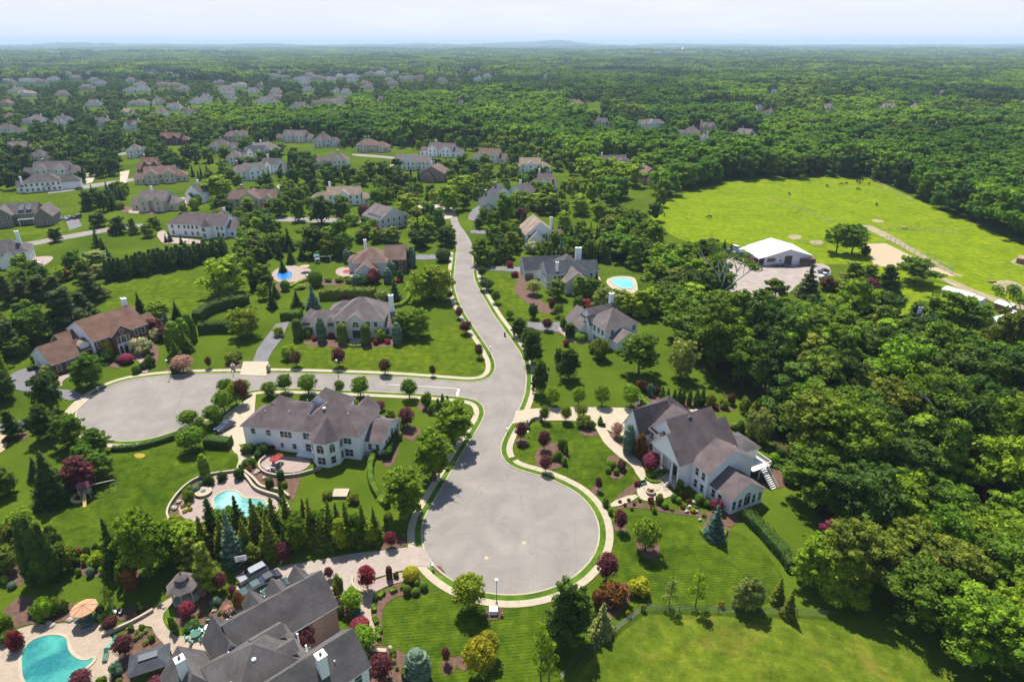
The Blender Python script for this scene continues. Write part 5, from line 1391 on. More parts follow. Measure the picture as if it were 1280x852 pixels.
def egg(W, H, n=9, top=.6):     # clipped evergreen: one smooth body
    return [(0, 0, H * .46, W / 2, W / 2, H * .5)] if n == 1 else [(0, 0, H * (k + .5) / n * .9 + H * .03, W / 2 * math.sqrt(max(.1, 1 - (abs((k + .5) / n - .4) / .62) ** 2.4)), W / 2 * math.sqrt(max(.1, 1 - (abs((k + .5) / n - .4) / .62) ** 2.4)), H / n * .9) for k in range(n)]
defproto('dome', 3.4, 4.4, [(foliage_mesh('crown', egg(3.3, 4.6), 1700, .2, i, 'needles', spread=.45, shell=(.97, 1.03), core=.97, corek=(12, 5)), None) for i in (101,)])
defproto('clipped', 2, 2, [(foliage_mesh('crown', [(0, 0, .95, 1, 1, 1)], 900, .15, i, 'leaves', spread=.4, shell=(.96, 1.04), core=.96, corek=(12, 8)), None) for i in (106,)])
defproto('column', 2, 4.6, [(foliage_mesh('crown', [(0, 0, .6 + k * .6, .96 if k < 5 else .85, .96 if k < 5 else .85, .75) for k in range(6)], 1100, .17, i, 'needles', spread=.4, shell=(.97, 1.03), core=.97, corek=(12, 6)), None) for i in (107,)])
defproto('shrub', 2.4, 1.7, [(foliage_mesh('crown', [(math.cos(k * 1.3) * .6 * (k % 5 > 0), math.sin(k * 1.3) * .6 * (k % 5 > 0), .65 + .3 * (k % 3), .62, .62, .6) for k in range(8)], 520, .24, i, spread=.9, corek=(6, 4)), None) for i in (111, 112, 113)])
defproto('tuft', 1, .7, [(foliage_mesh('crown', [(0, 0, .3, .42, .42, .38), (.2, .15, .3, .25, .25, .3)], 130, .2, i, spread=.9, corek=(6, 4)), None) for i in (116, 117)])

PAL = dict(
 lime=((.195, .27, .016), 'bright lime green'), bright=((.140, .222, .013), 'bright green'), green=((.092, .160, .012), 'mid green'), dark=((.048, .090, .014), 'dark green'),
 pine=((.050, .074, .020), 'dark bluish green'), blue=((.10, .17, .13), 'silvery blue'), purple=((.115, .036, .050), 'purple leaved'), maroon=((.19, .03, .05), 'maroon'),
 pale=((.21, .25, .07), 'pale green'), olive=((.12, .158, .018), 'olive green'), magenta=((.22, .035, .085), 'magenta flowered'), pink=((.36, .2, .2), 'pinkish flowered'),
 yellow=((.26, .24, .015), 'golden yellow'), white=((.38, .37, .25), 'cream flowered'), rust=((.13, .06, .02), 'rusty red'), bronze=((.10, .055, .03), 'bronze leaved'))
KNAME = dict(oak=('broadleaf_tree', 'broadleaf tree', 'tree'), wood=('woodland_tree', 'woodland tree', 'tree'), oakfar=('broadleaf_tree', 'broadleaf tree', 'tree'), weep=('spreading_tree', 'feathery tree', 'tree'),
 ballt=('lollipop_tree', 'small round tree', 'tree'), ovalt=('oval_tree', 'tall oval tree', 'tree'), youngt=('young_tree', 'thin young tree', 'tree'), spruce=('spruce_tree', 'spruce', 'conifer'),
 sprucefar=('spruce_tree', 'spruce', 'conifer'), pine=('pine_tree', 'layered pine', 'conifer'), arbor=('arborvitae', 'narrow arborvitae', 'conifer'), dome=('clipped_evergreen', 'clipped egg evergreen', 'shrub'),
 clipped=('clipped_ball_shrub', 'clipped ball shrub', 'shrub'), column=('clipped_column', 'clipped column evergreen', 'shrub'), shrub=('shrub', 'loose shrub', 'shrub'), tuft=('low_plant', 'low garden plant', 'plant'))
PLANTED = []          # (kind, colour, position, root) for the labels
trng = random.Random(99)
def plant_at(kind, x, y, w, h, col, group=None, z=0):
    lod = {'oak': 'oakfar', 'wood': 'woodfar', 'spruce': 'sprucefar', 'weep': 'weepfar'}.get(kind) if y > 205 else ('woodmid' if kind == 'wood' and y > 135 else None)
    w0, h0, items = PROTO[lod or kind]
    cm, tm = items[trng.randrange(len(items))]
    base = PAL[col][0]; v = trng.uniform(.82, 1.2); hue = trng.uniform(-.1, .1)
    c = (base[0] * v * (1 + hue), base[1] * v, base[2] * v, 1)
    s = (w / w0, w / w0 * trng.uniform(.93, 1.07), h / h0)
    nm = KNAME[kind]
    rz = trng.uniform(0, 2 * PI)
    if tm is None:
        o = link(nm[0], cm, None, (x, y, z), rz); o.scale = s; o.color = c
    else:
        o = bpy.data.objects.new(nm[0], None); COL.objects.link(o); o.location = (x, y, z); o.rotation_euler = (0, 0, rz); o.scale = s
        k = link('crown', cm, o); k.color = c; link('trunk', tm, o)
    o['category'] = nm[2]
    if group: o['group'] = group
    PLANTED.append((kind, col, (x, y), o, group))
    return o
def T(kind, x, y, wpx, hpx, col='green', group=None):
    """a plant whose base is at the image pixel (x, y); width and height in image pixels"""
    p = G(x, y); m = m_per_px(x, y)
    w = wpx * m * {'ballt': 1.28, 'ovalt': 1.3, 'oak': 1.14, 'weep': 1.12, 'oakfar': 1.1}.get(kind, 1)
    if col in ('purple', 'maroon', 'bronze', 'rust'): w = wpx * m * 1.04
    # the sideways view of a body of height h and width w spans h*cos(dep) + w*sin(dep)*~.5
    dep = PITCH + math.atan((y - 426) / 800)
    h = max(.35, (hpx * m - wpx * m * math.sin(dep) * .3) / math.cos(dep))
    return plant_at(kind, p.x, p.y, w, h, col, group)
def TT(kind, col, group, *l):
    for x, y, w, h in l: T(kind, x, y, w, h, col, group)

# ------------------------------------------------------------------ hedges: a clipped body along a line
HN = 0
def hedge(label, w, h, col, *l, closed=False, smooth=1, mat='needles', tops=.26):
    global HN; HN += 1
    pts = px(*l); pts = chaikin(pts, smooth, closed) if smooth else pts
    pts = resample(pts, .8, closed) + ([] if closed else [pts[-1]])
    rg = np.random.default_rng(500 + HN); n = len(pts); c = pts[0]
    t = [(pts[min(n - 1, i + 1)] - pts[max(0, i - 1)]).normalized() for i in range(n)]
    if closed: t = [(pts[(i + 1) % n] - pts[i - 1]).normalized() for i in range(n)]
    V = []; F = []
    for i in range(n):
        nn = Vector((-t[i].y, t[i].x)); q = pts[i] - c; ww = w / 2 * .93 * rg.uniform(.94, 1.06); hh = h * .96 * (1 + rg.uniform(-tops, tops) * .6)
        for a, b in ((-1, 0), (-1.02, .5), (-.9, .93), (-.4, 1.02), (.4, 1.02), (.9, .93), (1.02, .5), (1, 0)):
            V.append((q.x + nn.x * ww * a, q.y + nn.y * ww * a, hh * b))
    K_ = 8
    for i in range(n if closed else n - 1):
        j = (i + 1) % n
        for k in range(K_ - 1): F.append((i * K_ + k, j * K_ + k, j * K_ + k + 1, i * K_ + k + 1))
    if not closed: F.append(tuple(range(K_))); F.append(tuple(range((n - 1) * K_, n * K_))[::-1])
    L = n * .8; m_ = int(min(2600, L * (w + 2 * h) * 22)); s = max(.16, math.sqrt(L * (w + 2 * h) / m_) * 1.25)
    i = rg.integers(0, n if closed else max(1, n - 1), m_); u = rg.random(m_); side = rg.random(m_)
    per = 2 * h + w; a = side * per
    P = np.zeros((m_, 3)); D = np.zeros((m_, 3))
    for k in range(m_):
        p = pts[i[k]].lerp(pts[(i[k] + 1) % n], u[k]) - c; nn = Vector((-t[i[k]].y, t[i[k]].x)); x = a[k]
        if x < h: o, z, d = -w / 2, x, (-nn.x, -nn.y, .2)
        elif x < h + w: o, z, d = x - h - w / 2, h, (0, 0, 1)
        else: o, z, d = w / 2, x - h - w, (nn.x, nn.y, .2)
        z *= 1 + rg.uniform(-tops, tops) * .5
        P[k] = (p.x + nn.x * o, p.y + nn.y * o, z); D[k] = d
    D += rg.normal(scale=.5, size=D.shape); D /= np.linalg.norm(D, axis=1, keepdims=True)
    C = rot_cards(P, D, s, rg); off = len(V)
    me = bpy.data.meshes.new('hedge'); me.from_pydata(V + C.tolist(), [], F + [tuple(off + 4 * k + j for j in range(4)) for k in range(m_)])
    me.materials.append(MATS[mat]); me.update()
    o = link('hedge', me, None, (c.x, c.y, 0)); b = PAL[col][0]; o.color = (*b, 1)
    return tag(o, label, 'hedge')
# ------------------------------------------------------------------ garden and street trees, each placed by the image pixel of its foot
# street trees between the white turreted house and the near turning circle
TT('ovalt', 'bright', None, (567, 556, 40, 58), (543, 600, 38, 66), (509, 644, 40, 62))
TT('ballt', 'green', 'small street trees along the side street', (386, 492, 21, 27), (451, 496, 20, 28), (512, 498, 19, 27), (357, 490, 17, 25), (425, 493, 12, 20), (338, 495, 18, 20))
TT('ballt', 'bronze', None, (371, 458, 17, 22), (482, 468, 18, 22), (541, 470, 9, 15), (599, 447, 12, 19))
TT('ballt', 'purple', None, (424, 458, 19, 26), (574, 398, 12, 16), (582, 417, 17, 18), (562, 375, 10, 14), (651, 551, 17, 26), (680, 562, 17, 26), (682, 590, 17, 24), (748, 613, 10, 18), (775, 663, 18, 27), (476, 512, 15, 13), (509, 533, 23, 27), (758, 726, 30, 38), (558, 828, 13, 20))
TT('arbor', 'green', None, (554, 516, 9, 24), (548, 517, 10, 20), (560, 514, 8, 20)); TT('shrub', 'green', None, (533, 510, 14, 20), (540, 516, 12, 12), (445, 509, 12, 11))
TT('dome', 'olive', None, (490, 540, 16, 30)); TT('shrub', 'pale', None, (503, 535, 9, 9), (498, 548, 10, 10)); TT('clipped', 'dark', None, (462, 519, 7, 9))
# clump beside the far turning circle
TT('ballt', 'green', None, (285, 495, 20, 24), (281, 515, 22, 30), (268, 530, 21, 26), (237, 533, 22, 23), (241, 562, 29, 32), (306, 492, 16, 20), (252, 540, 12, 20))
TT('ballt', 'bronze', None, (304, 505, 20, 34))
TT('ballt', 'lime', None, (296, 505, 18, 30)); TT('dome', 'bright', None, (257, 594, 14, 28))
TT('oak', 'green', None, (115, 482, 36, 44), (92, 556, 36, 44), (122, 566, 32, 34), (127, 598, 34, 36), (108, 582, 30, 30))
TT('oak', 'dark', None, (65, 515, 36, 52), (60, 548, 32, 46), (10, 499, 26, 40))
TT('pine', 'dark', None, (18, 546, 28, 40)); TT('spruce', 'dark', None, (70, 626, 48, 68), (48, 598, 24, 30)); TT('oak', 'purple', None, (104, 612, 42, 46))
TT('shrub', 'dark', None, (0, 600, 20, 18), (72, 688, 18, 24), (66, 672, 14, 16), (62, 478, 22, 14), (45, 452, 10, 8), (40, 462, 10, 6))
TT('shrub', 'bronze', None, (8, 552, 8, 6)); TT('shrub', 'pale', None, (60, 470, 20, 15))
# garden of the brick house
TT('dome', 'yellow', None, (136, 447, 17, 24)); TT('clipped', 'magenta', None, (159, 453, 17, 13)); TT('dome', 'green', None, (173, 425, 11, 15)); TT('shrub', 'white', None, (181, 441, 28, 21), (195, 425, 20, 16))
TT('shrub', 'dark', None, (188, 458, 14, 14), (178, 462, 11, 9), (150, 452, 10, 8), (132, 452, 22, 16), (120, 445, 24, 26), (100, 440, 18, 20)); TT('clipped', 'green', None, (171, 466, 11, 11))
TT('oak', 'purple', None, (194, 420, 28, 26), (206, 425, 18, 18)); TT('oak', 'lime', None, (199, 400, 27, 26)); TT('spruce', 'blue', None, (211, 416, 20, 30), (392, 385, 20, 32))
TT('spruce', 'dark', None, (177, 393, 15, 30), (222, 398, 14, 24)); TT('dome', 'green', None, (222, 442, 24, 42), (240, 425, 16, 34), (232, 432, 18, 36))
TT('ballt', 'pink', None, (230, 465, 22, 24)); TT('shrub', 'pink', None, (222, 462, 12, 10)); TT('ballt', 'rust', None, (262, 460, 9, 16)); TT('shrub', 'olive', None, (291, 453, 18, 14), (297, 447, 14, 10))
TT('weep', 'lime', None, (309, 420, 40, 42)); TT('dome', 'dark', None, (219, 466, 10, 14)); TT('spruce', 'green', None, (232, 440, 22, 38), (222, 452, 20, 30))
# stucco house garden
TT('column', 'olive', 'clipped columns before the stucco house', (373, 423, 12, 27), (429, 428, 13, 27), (458, 430, 13, 28))
TT('dome', 'blue', 'blue egg shaped evergreens before the stucco house', (403, 426, 13, 30), (497, 429, 14, 27))
TT('shrub', 'bright', None, (385, 420, 15, 12), (476, 426, 15, 15)); TT('clipped', 'magenta', None, (414, 422, 9, 7)); TT('shrub', 'maroon', None, (470, 430, 8, 7), (393, 425, 9, 6), (485, 429, 8, 6))
TT('oak', 'bright', None, (507, 420, 30, 36), (524, 420, 30, 38)); TT('weep', 'lime', None, (528, 376, 36, 44), (552, 375, 34, 46), (540, 370, 30, 44))
TT('spruce', 'dark', None, (494, 376, 18, 34), (372, 385, 18, 24)); TT('shrub', 'pale', None, (479, 376, 20, 16)); TT('shrub', 'magenta', None, (432, 374, 9, 6)); TT('shrub', 'dark', None, (445, 372, 14, 12))
TT('weep', 'lime', None, (362, 448, 20, 20), (349, 420, 14, 14))
# brown roofed house
TT('dome', 'blue', None, (490, 343, 11, 17), (485, 353, 12, 19), (446, 356, 12, 14), (515, 332, 12, 25), (434, 328, 10, 17))
TT('shrub', 'purple', None, (468, 354, 18, 18), (334, 359, 20, 18), (470, 300, 16, 17), (456, 271, 15, 15)); TT('clipped', 'maroon', None, (502, 338, 12, 9), (499, 352, 10, 6)); TT('shrub', 'dark', None, (501, 351, 10, 13), (455, 356, 16, 12))
TT('clipped', 'dark', None, (554, 326, 19, 17)); TT('clipped', 'green', None, (395, 357, 19, 21), (357, 363, 12, 14)); TT('spruce', 'dark', None, (346, 309, 14, 27), (362, 313, 17, 30), (335, 322, 17, 24), (364, 329, 14, 22), (354, 340, 12, 20), (326, 330, 14, 26), (322, 350, 14, 30), (345, 372, 14, 20), (322, 300, 14, 20), (378, 325, 14, 20))
TT('oak', 'dark', None, (393, 319, 34, 38), (402, 279, 27, 36)); TT('oak', 'green', None, (427, 316, 28, 42), (373, 276, 19, 28), (428, 277, 25, 33), (350, 270, 20, 24)); TT('oak', 'olive', None, (491, 303, 24, 22), (452, 300, 16, 14))
TT('shrub', 'bright', None, (440, 281, 21, 15), (410, 352, 10, 6), (425, 352, 12, 7), (436, 354, 10, 7), (375, 360, 16, 6)); TT('spruce', 'lime', None, (344, 370, 12, 20))
TT('oak', 'lime', None, (510, 269, 26, 29), (561, 264, 32, 34), (578, 246, 30, 28), (523, 292, 30, 22)); TT('oak', 'dark', None, (526, 309, 27, 24), (557, 307, 22, 24), (535, 274, 17, 22)); TT('oak', 'green', None, (549, 293, 20, 34), (562, 302, 18, 22))
# right of the road
TT('oak', 'green', None, (602, 330, 26, 34), (631, 283, 24, 42), (603, 333, 24, 24)); TT('oak', 'dark', None, (626, 325, 21, 28), (649, 421, 18, 26), (665, 434, 25, 28), (666, 398, 12, 20), (712, 422, 12, 20))
TT('ballt', 'dark', None, (608, 363, 17, 16), (602, 347, 11, 15)); TT('ballt', 'green', None, (620, 379, 11, 17), (705, 411, 10, 17), (637, 398, 10, 12)); TT('ballt', 'purple', None, (684, 413, 15, 17), (690, 390, 10, 18))
TT('ballt', 'olive', None, (698, 396, 12, 18)); TT('clipped', 'bright', None, (726, 425, 16, 12)); TT('column', 'green', None, (704, 408, 9, 16), (712, 421, 12, 20)); TT('shrub', 'maroon', None, (707, 432, 9, 8), (643, 346, 10, 7), (638, 334, 10, 8))
TT('oak', 'olive', None, (696, 373, 24, 26)); TT('spruce', 'green', None, (663, 348, 8, 14)); TT('ballt', 'pale', None, (667, 368, 17, 20)); TT('oak', 'bright', None, (724, 371, 18, 28)); TT('oak', 'green', None, (722, 386, 13, 18)); TT('shrub', 'maroon', None, (735, 385, 17, 12), (722, 348, 8, 6))
TT('oakfar', 'pale', None, (752, 388, 26, 32), (766, 392, 24, 30), (770, 388, 24, 30)); TT('oakfar', 'lime', None, (784, 392, 24, 30), (800, 396, 28, 36), (815, 392, 26, 34), (775, 395, 22, 24)); TT('shrub', 'purple', None, (796, 390, 16, 14))
TT('shrub', 'olive', None, (748, 448, 25, 26), (742, 440, 14, 12)); TT('wood', 'green', None, (798, 468, 48, 58)); TT('weep', 'pale', None, (850, 472, 36, 54)); TT('oak', 'dark', None, (711, 474, 26, 42), (665, 456, 25, 44), (675, 492, 21, 44), (699, 460, 14, 26))
TT('ballt', 'bright', 'round clipped trees lining the concrete drive', (691, 507, 16, 26), (723, 507, 16, 26), (752, 507, 17, 28), (788, 508, 20, 29)); TT('ballt', 'olive', 'small trees on the island lawn beside the drive', (681, 527, 12, 22), (707, 527, 13, 22), (726, 523, 13, 18))
TT('shrub', 'olive', None, (731, 533, 22, 16), (703, 562, 13, 16), (698, 574, 12, 12), (740, 535, 10, 10)); TT('shrub', 'bright', None, (705, 580, 9, 10), (692, 575, 8, 8)); TT('arbor', 'green', None, (750, 531, 8, 12), (708, 568, 6, 14)); TT('clipped', 'green', None, (764, 584, 12, 11), (770, 592, 8, 8), (760, 590, 8, 8))
TT('shrub', 'bronze', None, (777, 587, 12, 13), (754, 533, 6, 5)); TT('ballt', 'magenta', None, (814, 589, 21, 26)); TT('ballt', 'pink', None, (771, 546, 14, 20)); TT('dome', 'blue', None, (785, 567, 16, 38)); TT('shrub', 'rust', None, (799, 573, 17, 30), (649, 558, 6, 5))
TT('shrub', 'green', None, (815, 596, 14, 10), (826, 596, 12, 9), (857, 597, 9, 22), (848, 612, 11, 14)); TT('clipped', 'green', None, (810, 592, 7, 7), (819, 594, 7, 7), (832, 593, 7, 7))
TT('shrub', 'pale', None, (788, 492, 13, 14)); TT('shrub', 'rust', None, (800, 488, 12, 14)); TT('shrub', 'purple', None, (806, 490, 11, 14), (820, 492, 10, 10)); TT('shrub', 'blue', None, (813, 494, 11, 15))
TT('arbor', 'dark', 'row of narrow evergreens behind the gabled mansion', (827, 503, 8, 20), (834, 504, 8, 19), (842, 505, 8, 19), (848, 505, 8, 20), (853, 506, 8, 20), (861, 506, 9, 20), (870, 507, 11, 21), (877, 507, 11, 21))
TT('shrub', 'olive', None, (888, 508, 13, 16), (905, 510, 14, 12), (930, 516, 14, 20), (945, 520, 16, 22)); TT('shrub', 'rust', None, (893, 511, 10, 8), (914, 505, 10, 14)); TT('weep', 'pale', None, (950, 552, 26, 46), (938, 545, 22, 36)); TT('clipped', 'bright', None, (966, 580, 14, 16), (986, 602, 20, 22), (908, 542, 8, 8))
TT('shrub', 'dark', None, (975, 574, 14, 14), (960, 590, 12, 8), (925, 540, 14, 14)); TT('shrub', 'pale', None, (917, 535, 10, 8))
# planted bed in front of the mansion
TT('clipped', 'green', None, (842, 625, 8, 9), (848, 628, 8, 8), (831, 634, 9, 8)); TT('tuft', 'bronze', None, (775, 628, 5, 4), (781, 632, 5, 4), (786, 626, 5, 4), (793, 631, 5, 4), (800, 627, 5, 4), (790, 637, 5, 4)); TT('shrub', 'magenta', None, (813, 628, 8, 8), (796, 607, 8, 7), (895, 640, 17, 17))
TT('shrub', 'olive', None, (824, 628, 11, 12), (757, 633, 9, 11), (772, 645, 12, 9), (852, 620, 9, 9)); TT('shrub', 'rust', None, (856, 622, 8, 7), (861, 630, 7, 7), (853, 635, 7, 5), (815, 636, 7, 6)); TT('shrub', 'green', None, (873, 628, 14, 12), (884, 632, 12, 9), (817, 640, 8, 7), (762, 642, 8, 8)); TT('clipped', 'yellow', None, (866, 640, 7, 6)); TT('tuft', 'olive', None, (840, 638, 7, 4), (880, 645, 8, 5), (870, 636, 6, 5))
TT('ballt', 'bright', None, (806, 688, 30, 42)); TT('spruce', 'blue', None, (892, 671, 28, 44))
# fence line trees in the bottom right
TT('youngt', 'pale', None, (836, 759, 24, 38)); TT('youngt', 'lime', None, (869, 759, 28, 46)); TT('shrub', 'yellow', None, (797, 742, 28, 20)); TT('oak', 'pale', None, (926, 760, 24, 38), (940, 762, 26, 40)); TT('spruce', 'olive', None, (971, 752, 21, 32), (984, 770, 20, 36))
TT('shrub', 'rust', None, (768, 752, 34, 26), (750, 756, 20, 20)); TT('spruce', 'pale', None, (752, 790, 34, 40)); TT('shrub', 'yellow', None, (803, 763, 8, 9), (785, 770, 7, 8), (901, 758, 8, 8)); TT('pine', 'dark', None, (703, 806, 60, 88)); TT('oak', 'dark', None, (716, 800, 46, 70)); TT('youngt', 'lime', None, (676, 850, 36, 70), (686, 856, 34, 56))
# lawn of the courtyard house
TT('ballt', 'lime', None, (587, 762, 35, 46)); TT('ballt', 'yellow', None, (611, 822, 25, 34), (599, 846, 36, 48)); TT('dome', 'blue', None, (523, 848, 34, 38)); TT('clipped', 'bronze', None, (517, 856, 16, 12)); TT('ballt', 'maroon', None, (460, 738, 24, 34)); TT('clipped', 'yellow', None, (514, 724, 20, 18))
TT('clipped', 'green', 'small clipped balls beside the path to the drive', (509, 742, 11, 12), (520, 742, 10, 9), (530, 736, 11, 10), (521, 731, 8, 8)); TT('clipped', 'maroon', None, (513, 728, 7, 5), (450, 785, 22, 14)); TT('column', 'rust', None, (487, 723, 8, 17)); TT('shrub', 'olive', None, (495, 722, 8, 8), (424, 746, 14, 26), (427, 768, 12, 12), (438, 772, 10, 8))
TT('ballt', 'bright', None, (441, 762, 22, 27), (457, 812, 27, 30)); TT('ballt', 'purple', None, (381, 812, 34, 38), (478, 850, 32, 34), (412, 724, 13, 17)); TT('shrub', 'blue', None, (445, 768, 14, 10)); TT('shrub', 'dark', None, (472, 838, 12, 12), (455, 838, 20, 20), (395, 822, 7, 12)); TT('tuft', 'pale', None, (484, 828, 8, 7), (492, 822, 7, 6), (492, 828, 7, 6), (496, 836, 6, 5), (505, 846, 8, 8), (505, 838, 8, 7)); TT('clipped', 'green', None, (506, 846, 8, 9), (491, 818, 9, 8)); TT('shrub', 'purple', None, (462, 790, 8, 8))
# belt of conifers between the pool and the drive
TT('spruce', 'dark', 'belt of conifers above the paved drive', (270, 676, 38, 58), (302, 668, 30, 52))
TT('spruce', 'olive', 'belt of conifers above the paved drive', (324, 680, 34, 60), (347, 674, 32, 56), (362, 662, 26, 46), (392, 676, 30, 56), (416, 678, 30, 56), (436, 676, 28, 52), (456, 676, 26, 48), (340, 692, 32, 54), (282, 690, 30, 46), (424, 670, 24, 44), (310, 692, 30, 46), (470, 674, 22, 42), (258, 692, 34, 50), (384, 666, 26, 46), (404, 684, 24, 44))
TT('oak', 'green', None, (372, 686, 28, 44), (398, 676, 24, 40), (446, 680, 24, 40), (330, 668, 26, 40), (290, 676, 28, 44)); TT('oak', 'lime', None, (428, 684, 22, 38), (464, 680, 18, 30), (410, 660, 18, 30))
TT('shrub', 'green', None, (100, 660, 12, 10)) if False else None
TT('spruce', 'blue', None, (294, 702, 32, 66)); TT('oak', 'olive', None, (373, 672, 22, 36), (406, 668, 18, 30), (318, 702, 20, 24)); TT('pine', 'olive', None, (262, 736, 42, 64), (244, 712, 36, 46)); TT('oak', 'bright', None, (189, 718, 58, 82), (214, 700, 34, 50)); TT('oak', 'lime', None, (236, 692, 52, 46), (222, 668, 28, 26))
TT('spruce', 'dark', None, (148, 712, 34, 66), (170, 700, 24, 46), (358, 690, 18, 34)); TT('ballt', 'purple', None, (357, 699, 19, 24), (263, 686, 22, 20), (278, 738, 18, 24), (291, 742, 12, 12)); TT('ballt', 'maroon', None, (489, 684, 18, 22), (236, 770, 20, 20)); TT('column', 'olive', None, (487, 665, 13, 27)); TT('shrub', 'green', None, (402, 688, 10, 8), (415, 690, 10, 8), (452, 684, 14, 8), (472, 682, 10, 7), (337, 700, 14, 12)); TT('shrub', 'pale', None, (414, 686, 8, 9), (505, 672, 5, 6))
# garden in the bottom left corner
TT('arbor', 'dark', None, (48, 722, 26, 70), (60, 728, 28, 76), (72, 724, 24, 66), (42, 730, 20, 48)); TT('oak', 'olive', None, (20, 690, 34, 40), (8, 715, 32, 36), (38, 680, 24, 30), (85, 712, 22, 36)); TT('oak', 'lime', None, (25, 660, 30, 26))
TT('shrub', 'lime', None, (107, 704, 12, 12), (122, 708, 20, 18), (132, 716, 15, 11), (6, 728, 10, 9)); TT('clipped', 'blue', None, (114, 719, 9, 11), (16, 734, 10, 8)); TT('shrub', 'dark', None, (109, 693, 10, 10), (120, 688, 9, 9), (128, 690, 10, 10), (97, 702, 10, 16), (96, 708, 10, 12)); TT('clipped', 'green', None, (99, 718, 7, 9))
TT('shrub', 'maroon', None, (90, 702, 10, 12), (140, 702, 8, 14), (22, 810, 20, 22), (97, 692, 9, 7)); TT('dome', 'rust', None, (165, 736, 16, 26)); TT('arbor', 'olive', None, (152, 734, 9, 24)); TT('shrub', 'bright', None, (58, 772, 26, 26), (8, 790, 20, 22), (48, 768, 16, 14)); TT('shrub', 'olive', None, (70, 766, 16, 18), (82, 762, 12, 14)); TT('youngt', 'olive', None, (141, 765, 22, 34)); TT('shrub', 'dark', None, (127, 768, 10, 12), (177, 764, 12, 12), (136, 778, 18, 16), (12, 800, 22, 14))
TT('ballt', 'purple', None, (158, 820, 26, 28), (140, 785, 18, 16), (103, 856, 28, 20), (200, 858, 28, 18)); TT('shrub', 'blue', None, (148, 842, 18, 14), (270, 755, 14, 10)); TT('shrub', 'green', None, (164, 788, 8, 7), (178, 786, 8, 6), (190, 800, 9, 8), (128, 855, 14, 10), (217, 788, 8, 16)); TT('tuft', 'pale', None, (176, 795, 8, 6), (183, 790, 6, 5), (170, 800, 7, 6), (182, 805, 8, 6), (172, 792, 6, 5), (150, 852, 8, 6)); TT('arbor', 'dark', None, (221, 792, 9, 20), (299, 808, 6, 20)); TT('shrub', 'pink', None, (253, 745, 12, 12), (286, 765, 14, 10), (310, 772, 14, 8)); TT('shrub', 'dark', None, (240, 785, 20, 10), (264, 778, 12, 8), (262, 808, 8, 7), (265, 798, 8, 6)); TT('tuft', 'green', None, (260, 764, 6, 5), (250, 770, 6, 5), (268, 762, 6, 5), (246, 756, 6, 5), (275, 768, 6, 5)); TT('shrub', 'rust', None, (300, 762, 14, 22), (304, 755, 12, 12))
# planting round the pale pool
TT('clipped', 'dark', None, (312, 566, 14, 14), (323, 572, 10, 10)); TT('shrub', 'dark', None, (330, 566, 18, 14), (300, 598, 14, 14), (262, 606, 14, 14), (278, 600, 13, 12), (303, 588, 10, 8)); TT('shrub', 'rust', None, (305, 567, 9, 8), (311, 588, 8, 6), (304, 585, 7, 5)); TT('shrub', 'bright', None, (308, 584, 10, 11), (317, 582, 10, 11), (237, 612, 10, 7)); TT('shrub', 'blue', None, (246, 615, 12, 9), (252, 608, 10, 8), (322, 564, 10, 10)); TT('shrub', 'green', None, (236, 625, 16, 14), (232, 618, 10, 8)); TT('tuft', 'yellow', None, (229, 634, 7, 5), (236, 632, 7, 5), (238, 638, 7, 5), (232, 640, 7, 5)); TT('column', 'dark', None, (338, 610, 11, 15), (352, 602, 10, 17)); TT('shrub', 'magenta', None, (342, 560, 14, 8)); TT('arbor', 'olive', None, (353, 624, 8, 22)); TT('clipped', 'olive', None, (356, 608, 8, 8)); TT('shrub', 'olive', None, (410, 622, 14, 10), (442, 628, 16, 12))
# mid left: pines, ball trees, evergreen screen
TT('pine', 'pine', None, (88, 416, 66, 66), (116, 376, 42, 42), (105, 398, 40, 40), (52, 374, 45, 36), (12, 380, 32, 42), (30, 376, 30, 30), (72, 372, 30, 32), (18, 442, 42, 48), (0, 425, 30, 40)); TT('oak', 'green', None, (43, 427, 46, 48), (97, 343, 22, 32)); TT('oak', 'rust', None, (84, 350, 14, 16)); TT('oak', 'pale', None, (120, 334, 34, 24), (128, 345, 24, 18)); TT('spruce', 'dark', None, (126, 320, 21, 36), (132, 322, 14, 26)); TT('oak', 'dark', None, (124, 283, 22, 18), (70, 302, 16, 18), (150, 292, 19, 22)); TT('pine', 'olive', None, (168, 292, 18, 22)); TT('oak', 'olive', None, (186, 296, 17, 18), (194, 286, 16, 16)); TT('shrub', 'purple', None, (141, 293, 11, 9))
TT('weep', 'lime', None, (284, 368, 56, 54)); TT('weep', 'pale', None, (282, 372, 30, 20)); TT('oak', 'green', None, (305, 325, 26, 30), (318, 312, 24, 26)); TT('arbor', 'dark', None, (318, 362, 14, 30), (310, 340, 14, 26)); TT('spruce', 'dark', None, (295, 290, 14, 26), (304, 296, 16, 24), (213, 302, 8, 14), (227, 305, 6, 13), (275, 300, 7, 12), (208, 303, 6, 12))
for k in range(27):
    t = k / 26; T('arbor', 137 + 143 * t, 351 - 27 * t + 1.5 * math.sin(k * 5), 13.5 + 2 * math.sin(k * 1.9), 27 - 4 * t + 2.2 * math.sin(k * 3), 'dark', 'screen of dark evergreens across the striped lawn')
for k in range(10): T('arbor', 180 + 11 * k, 338 - 2.6 * k, 15, 25 - .6 * k, 'dark', 'screen of dark evergreens across the striped lawn')
TT('clipped', 'bright', 'row of big clipped ball trees facing the long tan house', (244, 262, 12, 15), (269, 260, 13, 16), (286, 260, 13, 16), (319, 260, 12, 15), (248, 255, 11, 12), (337, 258, 9, 12)); TT('oak', 'olive', None, (230, 266, 13, 12)); TT('arbor', 'dark', None, (310, 260, 7, 13), (302, 262, 6, 11)); TT('oak', 'lime', None, (275, 248, 38, 30))
